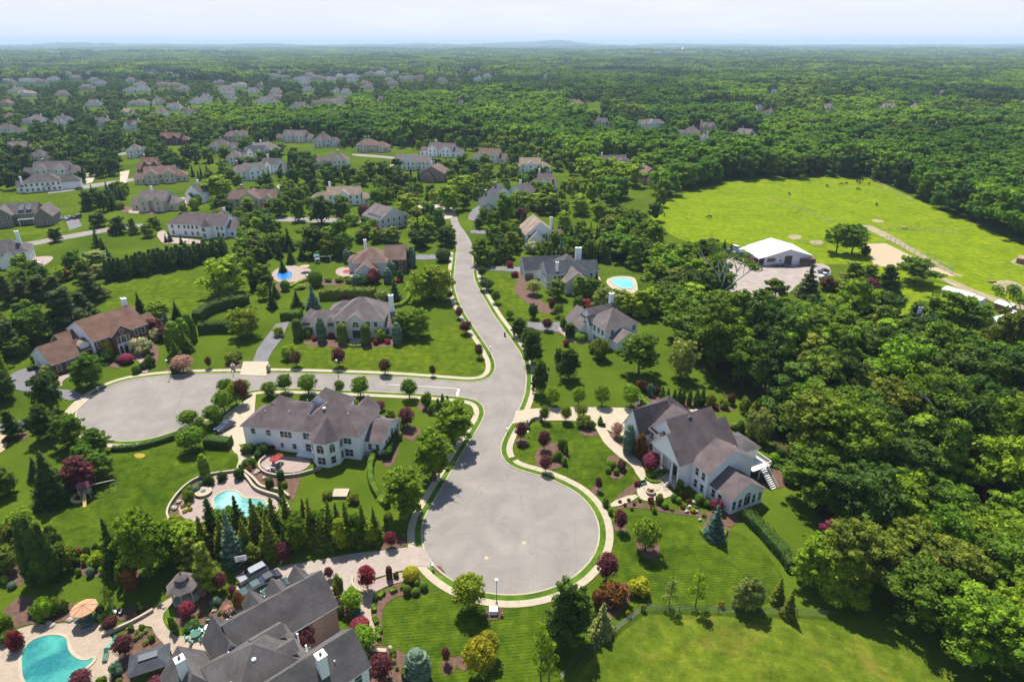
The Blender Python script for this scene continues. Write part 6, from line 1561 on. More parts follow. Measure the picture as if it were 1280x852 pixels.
TT('oak', 'dark', None, (112, 262, 16, 24), (122, 258, 16, 24), (130, 264, 16, 26), (138, 256, 14, 20)); TT('spruce', 'blue', None, (118, 250, 12, 20), (136, 246, 12, 20)); TT('spruce', 'dark', None, (152, 250, 12, 18), (142, 262, 14, 22), (108, 264, 12, 20)); TT('clipped', 'bright', None, (149, 261, 14, 11), (140, 219, 11, 9)); TT('oak', 'dark', None, (128, 222, 14, 16), (144, 214, 16, 16), (102, 227, 13, 14), (26, 197, 17, 16))
TT('oakfar', 'green', None, (322, 255, 22, 24), (340, 250, 18, 22), (300, 282, 22, 20), (320, 282, 20, 20), (345, 290, 16, 16), (365, 256, 16, 20), (580, 262, 18, 20), (480, 300, 14, 14))
# meadow and farm trees
TT('wood', 'green', None, (1045, 316, 34, 40), (1064, 318, 34, 40)); TT('wood', 'green', None, (1143, 354, 48, 36)); TT('oak', 'dark', None, (1081, 320, 12, 14)); TT('pine', 'olive', None, (1062, 362, 44, 42), (1082, 366, 40, 42)); TT('pine', 'dark', None, (1105, 374, 46, 50), (1137, 424, 44, 54)); TT('oak', 'purple', None, (1087, 372, 26, 26)); TT('spruce', 'pine', None, (1008, 370, 34, 44)); TT('spruce', 'dark', None, (905, 311, 7, 13), (913, 316, 7, 14)); TT('wood', 'bright', None, (1180, 416, 60, 56), (1208, 420, 50, 48)); TT('oakfar', 'green', None, (825, 258, 15, 22)); TT('oak', 'bronze', None, (1035, 362, 24, 18))
TT('wood', 'green', None, (968, 375, 30, 30), (950, 385, 26, 26)); TT('oak', 'dark', None, (880, 330, 34, 34), (862, 330, 30, 30))
TT('oakfar', 'purple', None, (650, 278, 22, 20), (678, 268, 14, 14)); TT('oakfar', 'lime', None, (668, 262, 26, 22), (690, 262, 22, 22), (662, 290, 14, 18), (705, 285, 20, 22), (640, 262, 22, 20), (725, 268, 26, 26)); TT('shrub', 'white', None, (663, 316, 18, 14)); TT('oakfar', 'olive', None, (680, 318, 20, 20), (650, 305, 12, 14))
for k in range(15): T('sprucefar' if k % 3 else 'arbor', 686 + 5.6 * k, 327 + 2 * math.sin(k * 2.1), 11, 22 + 5 * math.sin(k * 1.7), 'dark', 'evergreen row behind the charcoal roofed house')
for k in range(9): T('sprucefar', 690 + 8 * k, 298 + 2 * math.sin(k * 3), 11, 20, 'green', None)

# hedges
hedge('dark clipped hedge curving between the striped lawn and the far drive', 3.0, 3.4, 'dark', 247, 404, 256, 395, 270, 388, 290, 384, 312, 380)
hedge('second dark hedge below the curved one, facing the brick house lawn', 2.6, 3.2, 'dark', 249, 416, 268, 414, 300, 414)
hedge('long hedge along the foot of the far turning circle', 1.1, 1.1, 'dark', 141, 563, 165, 562, 190, 557, 215, 549, 228, 545)
hedge('boxy dark hedge beside the parked green car', 2.4, 2.0, 'dark', 258, 556, 289, 558, smooth=0)
hedge('curving clipped hedge on the lawn right of the turreted house', 1.2, 1.2, 'green', 470, 566, 463, 580, 463, 602, 472, 620, 485, 634)
hedge('rough dark hedge along the east side of the turreted house', 1.8, 1.9, 'dark', 494, 545, 488, 560, 483, 575)
hedge('long straight dark hedge running down from the gabled mansion', 2.2, 2.0, 'dark', 930, 645, 955, 670, 984, 703, 990, 714, smooth=0)
hedge('low ring hedge round the front door bed of the mansion', .7, .55, 'green', 807, 598, 813, 603, 822, 604, 830, 600)
hedge('low hedge ring around the blue spruce', .9, .6, 'green', 877, 664, 881, 671, 892, 675, 903, 672, 907, 664)
hedge('bright hedge between the stucco house and the brown roofed house', 3.2, 3.4, 'olive', 400, 374, 430, 372, 470, 372)
hedge('bright low hedge looping round the weeping trees', 1.6, 1.1, 'bright', 492, 384, 503, 382, 512, 372, 511, 362, 509, 355)
hedge('low clipped hedge arc at the door of the stucco house', .8, .6, 'bright', 431, 430, 440, 434, 452, 433)
hedge('clipped boxy hedge behind the far drive', 3.5, 2.6, 'green', 352, 398, 378, 397, smooth=0)
hedge('low bright hedge below the round blue pool', 1.4, .9, 'lime', 362, 360, 372, 355, 384, 350)
hedge('green hedge sheltering the mansion drive end', 1.6, 1.6, 'green', 797, 498, 812, 512, smooth=0)
hedge('retaining hedge around the oval lawn below the spa pool', .8, .6, 'dark', 753, 568, 757, 574, 762, 577) if False else None
for i, l in enumerate(((546 - 58, 741, 496, 737), (500, 735, 508, 733), (470 + 4, 748, 480, 741), (467, 757, 468, 765), (468, 772, 471, 780), (471, 785, 476, 792), (474, 800, 472, 792))):
    hedge(f'{["nearest the street", "second from the street", "third from the street", "fourth from the street", "fifth from the street", "sixth from the street", "last"][i]} of the short clipped hedges edging the curved path', .7, .6, 'green', *l, smooth=0)

# ------------------------------------------------------------------ the dense wood on the right: single trees
WOODS = [
 ('dense wood strip by the meadow', px(738, 285, 785, 283, 810, 308, 850, 336, 892, 362, 850, 420, 826, 395, 812, 350, 790, 338, 765, 322, 755, 300), 8.0, ('green', 'dark', 'bright', 'green', 'olive'), (8, 12), (9, 14)),
 ('dense wood below the farm', px(835, 385, 850, 370, 890, 372, 908, 395, 915, 425, 960, 432, 1000, 425, 1050, 420, 1100, 420, 1140, 452, 1228, 458, 1290, 490, 1330, 560, 1330, 640, 1250, 660, 1180, 640, 1120, 690, 1075, 690, 1035, 660, 1015, 635, 990, 580, 960, 560, 975, 530, 955, 515, 930, 500, 905, 500, 895, 480, 880, 450, 850, 425, 845, 400, 838, 380), 8.2, ('green', 'green', 'dark', 'bright', 'dark', 'olive', 'green', 'dark'), (10, 17), (11, 21)),
 ('dense wood in the lower corner', px(1000, 735, 1010, 715, 1060, 712, 1110, 700, 1180, 655, 1250, 665, 1330, 640, 1360, 760, 1350, 900, 1235, 860, 1190, 815, 1130, 780, 1060, 765, 1010, 752), 6.4, ('green', 'bright', 'green', 'olive', 'green'), (7.5, 11.5), (9, 14)),
]
def blocked(p, pad=0):
    for c, r in FOOT:
        if (p - c).length < r * .85 + pad: return True
    return False
for nm, poly, sp_t, cols, wr, hr in WOODS:
    xs = [p.x for p in poly]; ys = [p.y for p in poly]
    y = min(ys); row = 0; pts = []
    while y < max(ys):
        x = min(xs) + (row % 2) * sp_t / 2
        while x < max(xs):
            q = Vector((x + trng.uniform(-.38, .38) * sp_t, y + trng.uniform(-.38, .38) * sp_t))
            if inside(q, poly) and q.x / q.y < 1.3 and not blocked(q): pts.append(q)
            x += sp_t
        y += sp_t * .9; row += 1
    for q in pts:
        plant_at('wood' if trng.random() < .85 else 'pine', q.x, q.y, trng.uniform(*wr), trng.uniform(*hr), trng.choice(cols), nm)
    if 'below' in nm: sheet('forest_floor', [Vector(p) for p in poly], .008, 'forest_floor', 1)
    print('wood', nm, len(pts))
def near_road(q):
    return inside(q, ROAD) or min((q - r).length_squared for r in rp[::3]) < 25
ZONES = [px(*l) for l in ((298, 262, 352, 256, 356, 345, 320, 352, 296, 330), (352, 238, 400, 240, 395, 262, 352, 262), (465, 230, 530, 236, 560, 252, 520, 258, 470, 262), (640, 236, 742, 240, 742, 262, 700, 272, 640, 268), (590, 262, 640, 250, 660, 262, 650, 300, 640, 322, 604, 300),
    (138, 240, 160, 236, 165, 262, 130, 266), (560, 232, 640, 232, 640, 250, 600, 262, 575, 250), (668, 300, 760, 300, 765, 330, 680, 330), (500, 262, 545, 275, 535, 300, 512, 300), (320, 355, 345, 360, 345, 395, 330, 395), (262, 262, 300, 268, 300, 285, 262, 280), (385, 262, 470, 262, 470, 270, 385, 270), (0, 400, 40, 395, 60, 440, 0, 455), (0, 340, 90, 335, 110, 352, 30, 378, 0, 378), (455, 282, 480, 282, 476, 310, 440, 306), (410, 300, 434, 306, 434, 330, 405, 330), (604, 290, 650, 296, 640, 328, 610, 330), (730, 355, 760, 362, 760, 392, 725, 385), (-120, 560, 6, 560, 20, 640, -20, 680, -160, 700), (-80, 420, 4, 400, 8, 520, -80, 540))]
nz = 0
for zi, poly in enumerate(ZONES):
    xs = [p.x for p in poly]; ys = [p.y for p in poly]; st = 7.2 if min(ys) > 190 else 6.0; y = min(ys)
    while y < max(ys):
        x = min(xs)
        while x < max(xs):
            q = Vector((x + trng.uniform(-.42, .42) * st, y + trng.uniform(-.42, .42) * st)); x += st
            if not inside(q, poly) or near_road(q) or any((q - c).length < r * .72 for c, r in FOOT) or trng.random() < .16: continue
            kd = trng.choice(['oakfar', 'oakfar', 'sprucefar', 'oakfar', 'weep']); nz += 1
            w_ = trng.uniform(4.5, 8.5) if kd != 'sprucefar' else trng.uniform(3.2, 4.8)
            plant_at(kd, q.x, q.y, w_, w_ * trng.uniform(.9, 1.25) if kd != 'sprucefar' else w_ * trng.uniform(1.6, 2.2), trng.choice(['green', 'dark', 'bright', 'green', 'olive', 'lime'] if kd != 'sprucefar' else ['dark', 'green', 'blue']))
        y += st
print('zones', nz)
# lighter trees at the wood's edge
TT('oak', 'lime', 'dense wood in the lower corner', (1013, 728, 54, 66), (1035, 745, 46, 60)); TT('oak', 'bright', None, (1075, 660, 52, 56), (1045, 640, 44, 44), (1115, 680, 46, 50)); TT('oak', 'magenta', None, (1040, 668, 26, 22))
TT('oak', 'bright', None, (935, 590, 10, 10)) if False else None
# the pale barked old tree standing half bare above the wood
def bare_tree(x, y, h, label):
    p = G(x, y); r = random.Random(5); t = thing('half_bare_tree', label, 'tree', (p.x, p.y, 0), .3)
    mb = MB(); tips = []
    def grow(a, d, L, rad, k):
        b = a + d * L; mb.tube([a, (a + b) / 2 + Vector((r.uniform(-.3, .3), r.uniform(-.3, .3), .1)) * L * .2, b], [rad, rad * .8, rad * .6], 6)
        if k == 0: tips.append(b); return
        for i in range(3 if k > 1 else 2):
            e = (d + Vector((r.uniform(-.9, .9), r.uniform(-.9, .9), r.uniform(-.15, .6)))).normalized(); grow(b, e, L * r.uniform(.62, .85), rad * .58, k - 1)
    grow(Vector((0, 0, -.3)), Vector((0, 0, 1)), h * .34, .55, 4)
    mb.build('trunk', 'pale_bark', t)
    r.shuffle(tips)
    lobes = [(q.x, q.y, q.z, 1.5, 1.5, 1.0) for q in tips[:int(len(tips) * .42)]]
    c = link('crown', foliage_mesh('crown', lobes, 2200, .5, 77, core=.5), t); c.color = (*PAL['green'][0], 1)
bare_tree(892, 402, 24, 'tall half bare tree with white branches standing at the edge of the dense wood')
bare_tree(1173, 600, 20, 'leaning old tree with a pale trunk inside the dark part of the wood')
bare_tree(1268, 440, 18, 'half bare tree by the white shed at the edge of the photo')

# ------------------------------------------------------------------ labels of all plants: colour, kind and the nearest landmark, then their order from the left
LM = [((393, 545), 'the white turreted house'), ((870, 565), 'the gabled mansion'), ((350, 790), 'the courtyard house'), ((120, 425), 'the brick house'), ((440, 405), 'the stucco house'), ((470, 325), 'the brown roofed house'),
      ((755, 405), 'the hip roofed house'), ((700, 335), 'the charcoal roofed house'), ((670, 290), 'the steep gable house'), ((488, 275), 'the solar panel house'), ((250, 280), 'the long white house'), ((190, 248), 'the tan house with flower beds'),
      ((20, 325), 'the corner white house'), ((35, 270), 'the stone house'), ((60, 230), 'the wide white house'), ((320, 243), 'the long tan house'), ((430, 235), 'the white colonial house'), ((620, 248), 'the dormered garage'), ((640, 665), 'the near turning circle'),
      ((180, 510), 'the far turning circle'), ((300, 630), 'the pale pool'), ((70, 820), 'the turquoise pool'), ((120, 605), 'the playset'), ((235, 735), 'the gazebo'), ((975, 318), 'the metal barn'), ((1200, 360), 'the paddock sheds'), ((580, 490), 'the street corner'), ((880, 765), 'the wire fence'),
      ((720, 560), 'the island lawn'), ((545, 800), 'the front lawn'), ((90, 380), 'the pine clump'), ((190, 365), 'the striped lawn'), ((365, 345), 'the round pool'), ((775, 355), 'the light blue pool'), ((400, 665), 'the paved drive'), ((620, 340), 'the road bend'), ((20, 560), 'the left edge'), ((1100, 700), 'the lower wood'), ((740, 480), 'the concrete drive'), ((940, 520), 'the curving pool')]
LMW = [(G(*a), b) for a, b in LM]
def nth(k):
    w = ['first', 'second', 'third', 'fourth', 'fifth', 'sixth', 'seventh', 'eighth', 'ninth', 'tenth', 'eleventh', 'twelfth', 'thirteenth', 'fourteenth', 'fifteenth', 'sixteenth', 'seventeenth', 'eighteenth', 'nineteenth', 'twentieth']
    if k < 20: return w[k]
    k += 1; return f'{k}' + ('th' if 10 < k % 100 < 14 else {1: 'st', 2: 'nd', 3: 'rd'}.get(k % 10, 'th'))
def label_plants():
    by = {}; WD = {}
    for kind, col, p, o, g in PLANTED:
        q = Vector(p)
        if g and 'dense wood' in g:
            WD.setdefault((col, KNAME[kind][1], g), []).append((p[0] / p[1], o)); continue
        lm = min(LMW, key=lambda t: (t[0] - q).length)[1]
        by.setdefault((col, KNAME[kind][1], lm), []).append((p[0] / p[1], o))
    for (col, kn, g), l in WD.items():
        l.sort(key=lambda t: t[0])
        for k, (_, o) in enumerate(l): o['label'] = f'{PAL[col][1]} {kn}, {nth(k)} from left in the {g}'
    for (col, kn, lm), l in by.items():
        l.sort(key=lambda t: t[0])
        for k, (_, o) in enumerate(l):
            o['label'] = f'{PAL[col][1]} {kn} near {lm}' if len(l) == 1 else f'{PAL[col][1]} {kn} near {lm}, {nth(k)} of {len(l)} from left'
label_plants()
# ------------------------------------------------------------------ distant woods: countless trees, one object each belt, instanced by geometry nodes
def hill(r, a):
    if r < 2500: return 0
    t = min(1, (r - 2500) / 9000)
    h = 14 * t * (math.sin(a * 9 + r * .0011) + math.sin(a * 23 - r * .0007 + 1) * .6)
    t2 = max(0, 1 - abs(r - 18000) / 4500); deg = math.degrees(a)
    ridge = 40 + 10 * math.sin(a * 31) + 10 * math.sin(a * 57 + 2) + 60 * math.exp(-((deg - 3.6) / 1.5) ** 2) + 30 * math.exp(-((deg + 2) / 8) ** 2) + 20 * math.exp(-((deg + 24) / 7) ** 2)
    return h + t2 * ridge
def scatter_object(name, label, meshes, pts, kind='stuff'):
    """pts: (x, y, z, scale, rotation, which)"""
    srcs = []
    hid = bpy.data.collections.new(name + '_kinds')
    for i, me in enumerate(meshes):
        o = bpy.data.objects.new(f'{name}_kind_{i}', me); hid.objects.link(o); srcs.append(o)
    me = bpy.data.meshes.new(name); me.from_pydata([p[:3] for p in pts], [], [])
    for an, ix in (('tree_scale', 3), ('tree_turn', 4)):
        a = me.attributes.new(an, 'FLOAT', 'POINT'); a.data.foreach_set('value', [p[ix] for p in pts])
    a = me.attributes.new('tree_kind', 'INT', 'POINT'); a.data.foreach_set('value', [int(p[5]) for p in pts])
    ob = bpy.data.objects.new(name, me); COL.objects.link(ob)
    ng = bpy.data.node_groups.new(name, 'GeometryNodeTree')
    ng.interface.new_socket('Geometry', in_out='INPUT', socket_type='NodeSocketGeometry'); ng.interface.new_socket('Geometry', in_out='OUTPUT', socket_type='NodeSocketGeometry')
    gi = ng.nodes.new('NodeGroupInput'); go = ng.nodes.new('NodeGroupOutput')
    ci = ng.nodes.new('GeometryNodeCollectionInfo'); ci.inputs['Collection'].default_value = hid; ci.inputs['Separate Children'].default_value = True; ci.inputs['Reset Children'].default_value = True
    ip = ng.nodes.new('GeometryNodeInstanceOnPoints'); ip.inputs['Pick Instance'].default_value = True
    def attr(n_, t):
        x = ng.nodes.new('GeometryNodeInputNamedAttribute'); x.data_type = t; x.inputs['Name'].default_value = n_; return x.outputs['Attribute']
    cx = ng.nodes.new('ShaderNodeCombineXYZ'); ng.links.new(attr('tree_turn', 'FLOAT'), cx.inputs['Z'])
    ng.links.new(gi.outputs[0], ip.inputs['Points']); ng.links.new(ci.outputs[0], ip.inputs['Instance'])
    ng.links.new(attr('tree_kind', 'INT'), ip.inputs['Instance Index']); ng.links.new(cx.outputs[0], ip.inputs['Rotation'])
    sc_ = ng.nodes.new('ShaderNodeCombineXYZ')
    for i in range(3): ng.links.new(attr('tree_scale', 'FLOAT'), sc_.inputs[i])
    ng.links.new(sc_.outputs[0], ip.inputs['Scale']); ng.links.new(ip.outputs[0], go.inputs[0])
    md = ob.modifiers.new('scatter', 'NODES'); md.node_group = ng
    tag(ob, label, 'trees', kind=kind)
    return ob
FT = [foliage_mesh('far_tree', tufts(RG(i), 30, 12, 13, .6, 1.0, 1.7, 'round' if i % 2 else 'low', 6), 480, 1.1, i, 'far_leaves', core=.88, corek=(5, 3)) for i in (201, 202, 203, 204)]
FB = [m_.copy() for m_ in FT]
for m_ in FB: m_.materials.clear(); m_.materials.append(MATS['belt_leaves'])
FC = [foliage_mesh('far_conifer', cone_lobes(RG(i), 5, 11, 5), 260, .8, i, 'far_leaves', core=.9, corek=(5, 3)) for i in (211,)]
def patch_mesh(seed, size, n, w, h):
    rg = RG(seed); lobes = []
    for k in range(n):
        x, y = rg.uniform(-size / 2, size / 2, 2); s = rg.uniform(.7, 1.25)
        hh = h * s
        lobes.append((x, y, hh * .55, w / 2 * s, w / 2 * s, hh * .5))
        for q in range(2): lobes.append((x + rg.uniform(-w, w) * .3, y + rg.uniform(-w, w) * .3, hh * rg.uniform(.6, .85), w * .28 * s, w * .28 * s, hh * .26))
    return foliage_mesh('far_grove', lobes, int(n * 26), w * .3, seed, 'far_leaves', core=.9, corek=(6, 4), shell=(.9, 1.08))
PM = [patch_mesh(i, 54, 27, 13, 14) for i in (221, 222, 223, 224)]
PB = [patch_mesh(i, 180, 60, 34, 20) for i in (231, 232, 233)]
frg = random.Random(31)
from mathutils import noise as mnoise
BELT = [Vector(p) for p in px(150, 152, 330, 152, 420, 140, 480, 128, 560, 128, 640, 120, 700, 140, 760, 165, 900, 178, 1000, 172, 1100, 178, 1180, 205, 1300, 222, 1420, 260, 1420, 330, 1262, 297, 1220, 277, 1160, 252, 1110, 228, 1080, 217, 960, 219, 905, 225, 850, 240, 815, 255, 770, 260, 735, 235, 700, 200, 660, 186, 600, 182, 480, 182, 330, 176, 250, 160)]
FIELD = [Vector(p) for p in px(806, 262, 850, 243, 905, 228, 960, 222, 1080, 221, 1110, 232, 1160, 256, 1220, 280, 1262, 300, 1400, 345, 1400, 400, 1290, 388, 1232, 370, 1180, 352, 1140, 345, 1105, 355, 1080, 330, 1010, 330, 940, 322, 915, 302, 880, 305, 850, 300, 825, 285)]
CLEAR = [px(*l) for l in ((0, 238, 110, 238, 108, 290, 0, 310), (60, 225, 200, 215, 205, 240, 60, 245), (380, 185, 500, 185, 640, 200, 640, 215, 520, 210, 450, 212, 380, 205), (425, 200, 490, 196, 486, 218, 430, 222), (730, 205, 830, 210, 800, 232, 730, 232), (680, 215, 740, 225, 735, 245, 680, 240), (205, 178, 235, 182, 230, 200, 205, 200), (140, 192, 170, 190, 190, 212, 150, 222), (225, 205, 290, 208, 290, 220, 230, 220), (225, 228, 262, 228, 262, 248, 225, 248), (727, 128, 755, 128, 752, 150, 735, 150), (340, 178, 372, 178, 372, 192, 340, 192), (540, 190, 600, 190, 600, 200, 540, 204), (350, 200, 362, 200, 362, 210, 350, 210))]
NEARHOUSE = [Vector(p) for p in px(-80, 238, 330, 236, 560, 232, 700, 240, 800, 262, 850, 310, 870, 900, -400, 900, -300, 500)]
def pix(q, z=0):
    zc = q.y * cp - (z - CAM_H) * sp_; return 640 + 800 * q.x / zc, 426 - 800 * (q.y * sp_ + (z - CAM_H) * cp) / zc
belt, yards, dist = [], [], []
def low_front(q):
    """trees before distant houses are scaled down, so the house fronts show over them"""
    for c, r in FOOT:
        L = c.length
        if L < 520 or abs(c.y - q.y) > L * .26 + 20: continue
        d = q - c; u = c / L; fwd = -d.dot(u)
        if 0 < fwd < L * .22 and abs(d.cross(u)) < r * .95 + 3: return .42 + .35 * fwd / (L * .22)
    return 1.0
def house_block(q, big=0):
    for c, r in FOOT:
        L = c.length; ex = L * (.03 if L < 560 else .055 if L < 1000 else .09); lim = r + 20 + ex + big * 3
        if abs(c.y - q.y) > lim: continue
        if (q - c).length < r * .7 + 2.5 + big: return True
        d = q - c                                     # keep the view of each front open
        u = c / L; fwd = -d.dot(u); side = abs(d.cross(u))
        if 0 < fwd < r + 3 + ex + big * 2 and side < r * .62 + big: return True
    return False
y = 200.0
while y < 1750:
    sp_r = 8.0 if y < 850 else 10.5
    x = -1.02 * y - 20
    while x < 1.02 * y + 20:
        q = Vector((x + frg.uniform(-.4, .4) * sp_r, y + frg.uniform(-.4, .4) * sp_r)); x += sp_r
        u, v = pix(q)
        if inside(q, FIELD): continue
        hv = mnoise.noise(Vector((q.x * .009, q.y * .009, 11))) + .5 * mnoise.noise(Vector((q.x * .03, q.y * .03, 5)))
        sc_ = frg.uniform(.85, 1.3) * (1.05 + .55 * hv)
        if hv < -.62: continue
        rec = lambda s: (q.x, q.y, -.3, s, frg.uniform(0, 6.28), frg.randrange(4))
        if inside(q, BELT): 
            if not house_block(q, 2): belt.append(rec(sc_ * 1.15 * low_front(q)))
            continue
        if inside(q, NEARHOUSE): continue
        if u > 1150 and v > 330: continue
        if inside(q, WOODS[0][1]): continue
        if inside(q, WOODS[1][1]) or (u > 800 and v > 300): 
            if u < 1290: continue
        if any(inside(q, c) for c in CLEAR): continue
        if house_block(q): continue
        if v > 150 and u < 820:                        # gardens of the neighbourhood
            d = mnoise.noise(Vector((q.x * .02, q.y * .02, 0)))
            if frg.random() < .86 + d * .5 and d > -.5: yards.append((q.x, q.y, -.2, frg.uniform(.45, 1.0), frg.uniform(0, 6.28), frg.choice([0, 1, 2, 3, 4, 4, 4])))
        elif u < 700 and v > 84:
            if frg.random() < .72: dist.append((q.x, q.y, -.3, frg.uniform(.5, .95) * low_front(q), frg.uniform(0, 6.28), frg.choice([0, 1, 2, 3, 3, 4])))
        else:
            d = mnoise.noise(Vector((q.x * .004, q.y * .004, 7)))
            pt = mnoise.noise(Vector((q.x * .0065, q.y * .0065, 21)))
            lf = low_front(q)
            if pt > .05: belt.append(rec(sc_ * 1.1 * lf))
            elif pt < -.22 and frg.random() < .75: dist.append((q.x, q.y, -.3, sc_ * 1.35 * lf, frg.uniform(0, 6.28), 4))
            elif d > -.55: dist.append(rec(sc_ * 1.1 * lf))
    y += sp_r
print('belt', len(belt), 'yards', len(yards), 'dist', len(dist))
bmats = PROTO
scatter_object('bright_woodland', 'broad belt of bright green woodland wrapping the meadow and the houses', FB, belt)
scatter_object('garden_trees', 'many small trees between the houses further off', FT + FC, yards)
scatter_object('suburban_trees', 'endless dark green trees beyond the bright belt of woodland', FT + FC, dist)
far = []
def ring(r0, r1, s, n, zs):
    r = r0
    while r < r1:
        da = s / r; a = -R(43)
        while a < R(43):
            rr = r + frg.uniform(-.4, .4) * s; aa = a + frg.uniform(-.4, .4) * da; a += da
            qx, qy = rr * math.sin(aa), rr * math.cos(aa)
            if mnoise.noise(Vector((qx * .0016, qy * .0016, 3))) < -.42: continue
            if s < 100 and house_block(Vector((qx, qy)), 24): continue
            far.append((qx, qy, hill(rr, aa) - zs, (low_front(Vector((qx, qy))) if s < 100 and qx < 200 else 1) * frg.uniform(.8, 1.2) * (1.0 + .7 * mnoise.noise(Vector((qx * .0022, qy * .0022, 13)))), frg.uniform(0, 6.28), frg.randrange(n)))
        r += s
ring(1740, 5200, 46, 4, 1.5)
far1 = far; far = []
ring(5200, 13000, 150, 3, 3); ring(13000, 21500, 210, 3, 4)
scatter_object('distant_forest', 'hazy forest reaching toward the horizon', PM, far1)
scatter_object('horizon_forest', 'blue grey forest right under the horizon', PB, far)
print('far', len(far1), len(far))
# ------------------------------------------------------------------ the summer air
m = bpy.data.materials.new('haze'); m.use_nodes = True; n = m.node_tree; n.nodes.clear()
o_ = n.nodes.new('ShaderNodeOutputMaterial'); v_ = n.nodes.new('ShaderNodeVolumePrincipled')
v_.inputs['Color'].default_value = (.62, .81, 1.0, 1); v_.inputs['Density'].default_value = .00008; v_.inputs['Anisotropy'].default_value = .0
n.links.new(v_.outputs[0], o_.inputs['Volume']); MATS['haze'] = m
mb = MB(); mb.box(-47000, 47000, -2000, 47000, -18, 215); mb.build('haze', 'haze', kind='stuff')
# ------------------------------------------------------------------ cars
def car_proto(paintm, L=4.6, Wd=1.85, Hh=1.45, style='sedan'):
    t = thing('parked_car', 'car', 'car')
    prof = {'sedan': [(-.5, .28), (-.5, .62), (-.46, .66), (-.18, .72), (.30, .74), (.47, .66), (.5, .52), (.5, .28)],
            'suv': [(-.5, .3), (-.5, .72), (-.47, .80), (-.22, .84), (.47, .86), (.5, .7), (.5, .3)]}['suv' if style != 'sedan' else 'sedan']
    cab = {'sedan': [(-.22, .70), (-.06, 1.0), (.20, 1.0), (.36, .72)], 'suv': [(-.24, .82), (-.1, 1.2), (.42, 1.2), (.48, .84)], 'truck': [(-.24, .82), (-.12, 1.2), (.08, 1.2), (.12, .84)]}[style]
    k = Hh / (1.0 if style == 'sedan' else 1.2)
    mb = MB(); n = len(prof)
    def ext(p, w0, w1, mi):
        i = len(mb.v); m_ = len(p)
        zs = [q[1] for q in p]; z0, z1 = min(zs), max(zs)
        wf = [w0 + (w1 - w0) * (q[1] - z0) / (z1 - z0) for q in p]
        mb.v += [(q[0] * L, -w / 2, q[1] * k) for q, w in zip(p, wf)] + [(q[0] * L, w / 2, q[1] * k) for q, w in zip(p, wf)]
        mb.f.append(tuple(range(i, i + m_))[::-1]); mb.m.append(mi); mb.f.append(tuple(range(i + m_, i + 2 * m_))); mb.m.append(mi)
        for j in range(m_):
            q = (j + 1) % m_; mb.f.append((i + j, i + q, i + m_ + q, i + m_ + j)); mb.m.append(mi)
    ext(prof, Wd, Wd * .96, 0)
    if style == 'truck': mb.box(.13 * L, .49 * L, -Wd * .42, Wd * .42, .862 * k, .87 * k, 1)
    mb.build('body', [paintm, 'dark_metal'], t)
    mb = MB(); ext([(q[0], q[1]) for q in cab], Wd * .92, Wd * .74, 0); mb.build('glasshouse', 'window_glass', t)
    mb = MB(); a, b = cab[1], cab[2]; mb.box(a[0] * L - .05, b[0] * L + .05, -Wd * .38, Wd * .38, a[1] * k - .01, a[1] * k + .05); mb.build('car_roof', paintm, t)
    for sx in (-.31, .31):
        for sy in (-1, 1):
            mb = MB(); mb.tube([(sx * L, sy * (Wd / 2 - .2), .33), (sx * L, sy * (Wd / 2 + .02), .33)], .34, 12); w = mb.build('wheel', 'rubber', t)
            mb = MB(); mb.tube([(sx * L, sy * (Wd / 2 + .0), .33), (sx * L, sy * (Wd / 2 + .03), .33)], .2, 10); mb.build('rim', 'grey_metal', w)
    for sy in (-1, 1):
        mb = MB(); mb.box(-.505 * L, -.49 * L, sy * Wd * .36 - .16, sy * Wd * .36 + .16, .55 * k, .64 * k); mb.build('headlight', 'trim', t)
    return t
def car(x, y, heading, paintm, label, style='sedan', L=4.6, H_=1.45):
    t = car_proto(paintm, L, 1.85, H_, style); p = G(x, y); t.location = (p.x, p.y, .17); t.rotation_euler = (0, 0, R(heading)); t['label'] = label
    t['category'] = 'truck' if style == 'truck' else 'car'
    return t
car(282, 536, 62, 'car_blue', 'dark blue car on the concrete drive left of the turreted house')
car(317, 722, 43, 'car_silver', 'silver family car at the head of the paved drive', 'suv', 4.8, 1.7)
car(334, 729, 43, 'car_black', 'black car parked between the silver and the green ones', 'sedan', 4.7)
car(318, 739, 43, 'car_green', 'dark green car closest to the garage dormers')
car(346, 739, 43, 'car_green', 'dark car half tucked against the garage wall', 'sedan', 4.4)
car(76, 275, 80, 'car_white', 'white sedan first on the drive beside the stone house'); car(87, 274.5, 80, 'car_silver', 'silver sedan in the middle of the stone house drive'); car(97, 273, 80, 'car_black', 'black off-road car last on the stone house drive', 'suv', 4.7, 1.8)
car(39, 533, 20, 'car_black', 'black car on the drive at the left edge by the tree row')
car(941, 323, 120, 'car_white', 'white pickup truck in front of the metal barn', 'truck', 5.6, 1.8); car(938, 328, 130, 'car_red', 'red car on the gravel beside the white pickup')
car(927, 321, 130, 'car_green', 'dark green car behind the red one in the farm yard', 'suv', 4.8, 1.8); car(913, 316, 120, 'car_silver', 'silver car under the trees of the farm yard'); car(921, 314, 120, 'car_white', 'white van beside the silver car in the farm yard', 'suv', 5, 2.1)
car(1030, 347, 30, 'car_white', 'white pickup half hidden behind the spruce in the farm yard', 'truck', 5.4, 1.8); car(1029, 341, 20, 'car_black', 'black car behind the half hidden white pickup')
car(506, 318, 5, 'car_black', 'black car at the end of the drive of the brown roofed house'); car(99, 237, 10, 'car_black', 'black car beside the wide white house')
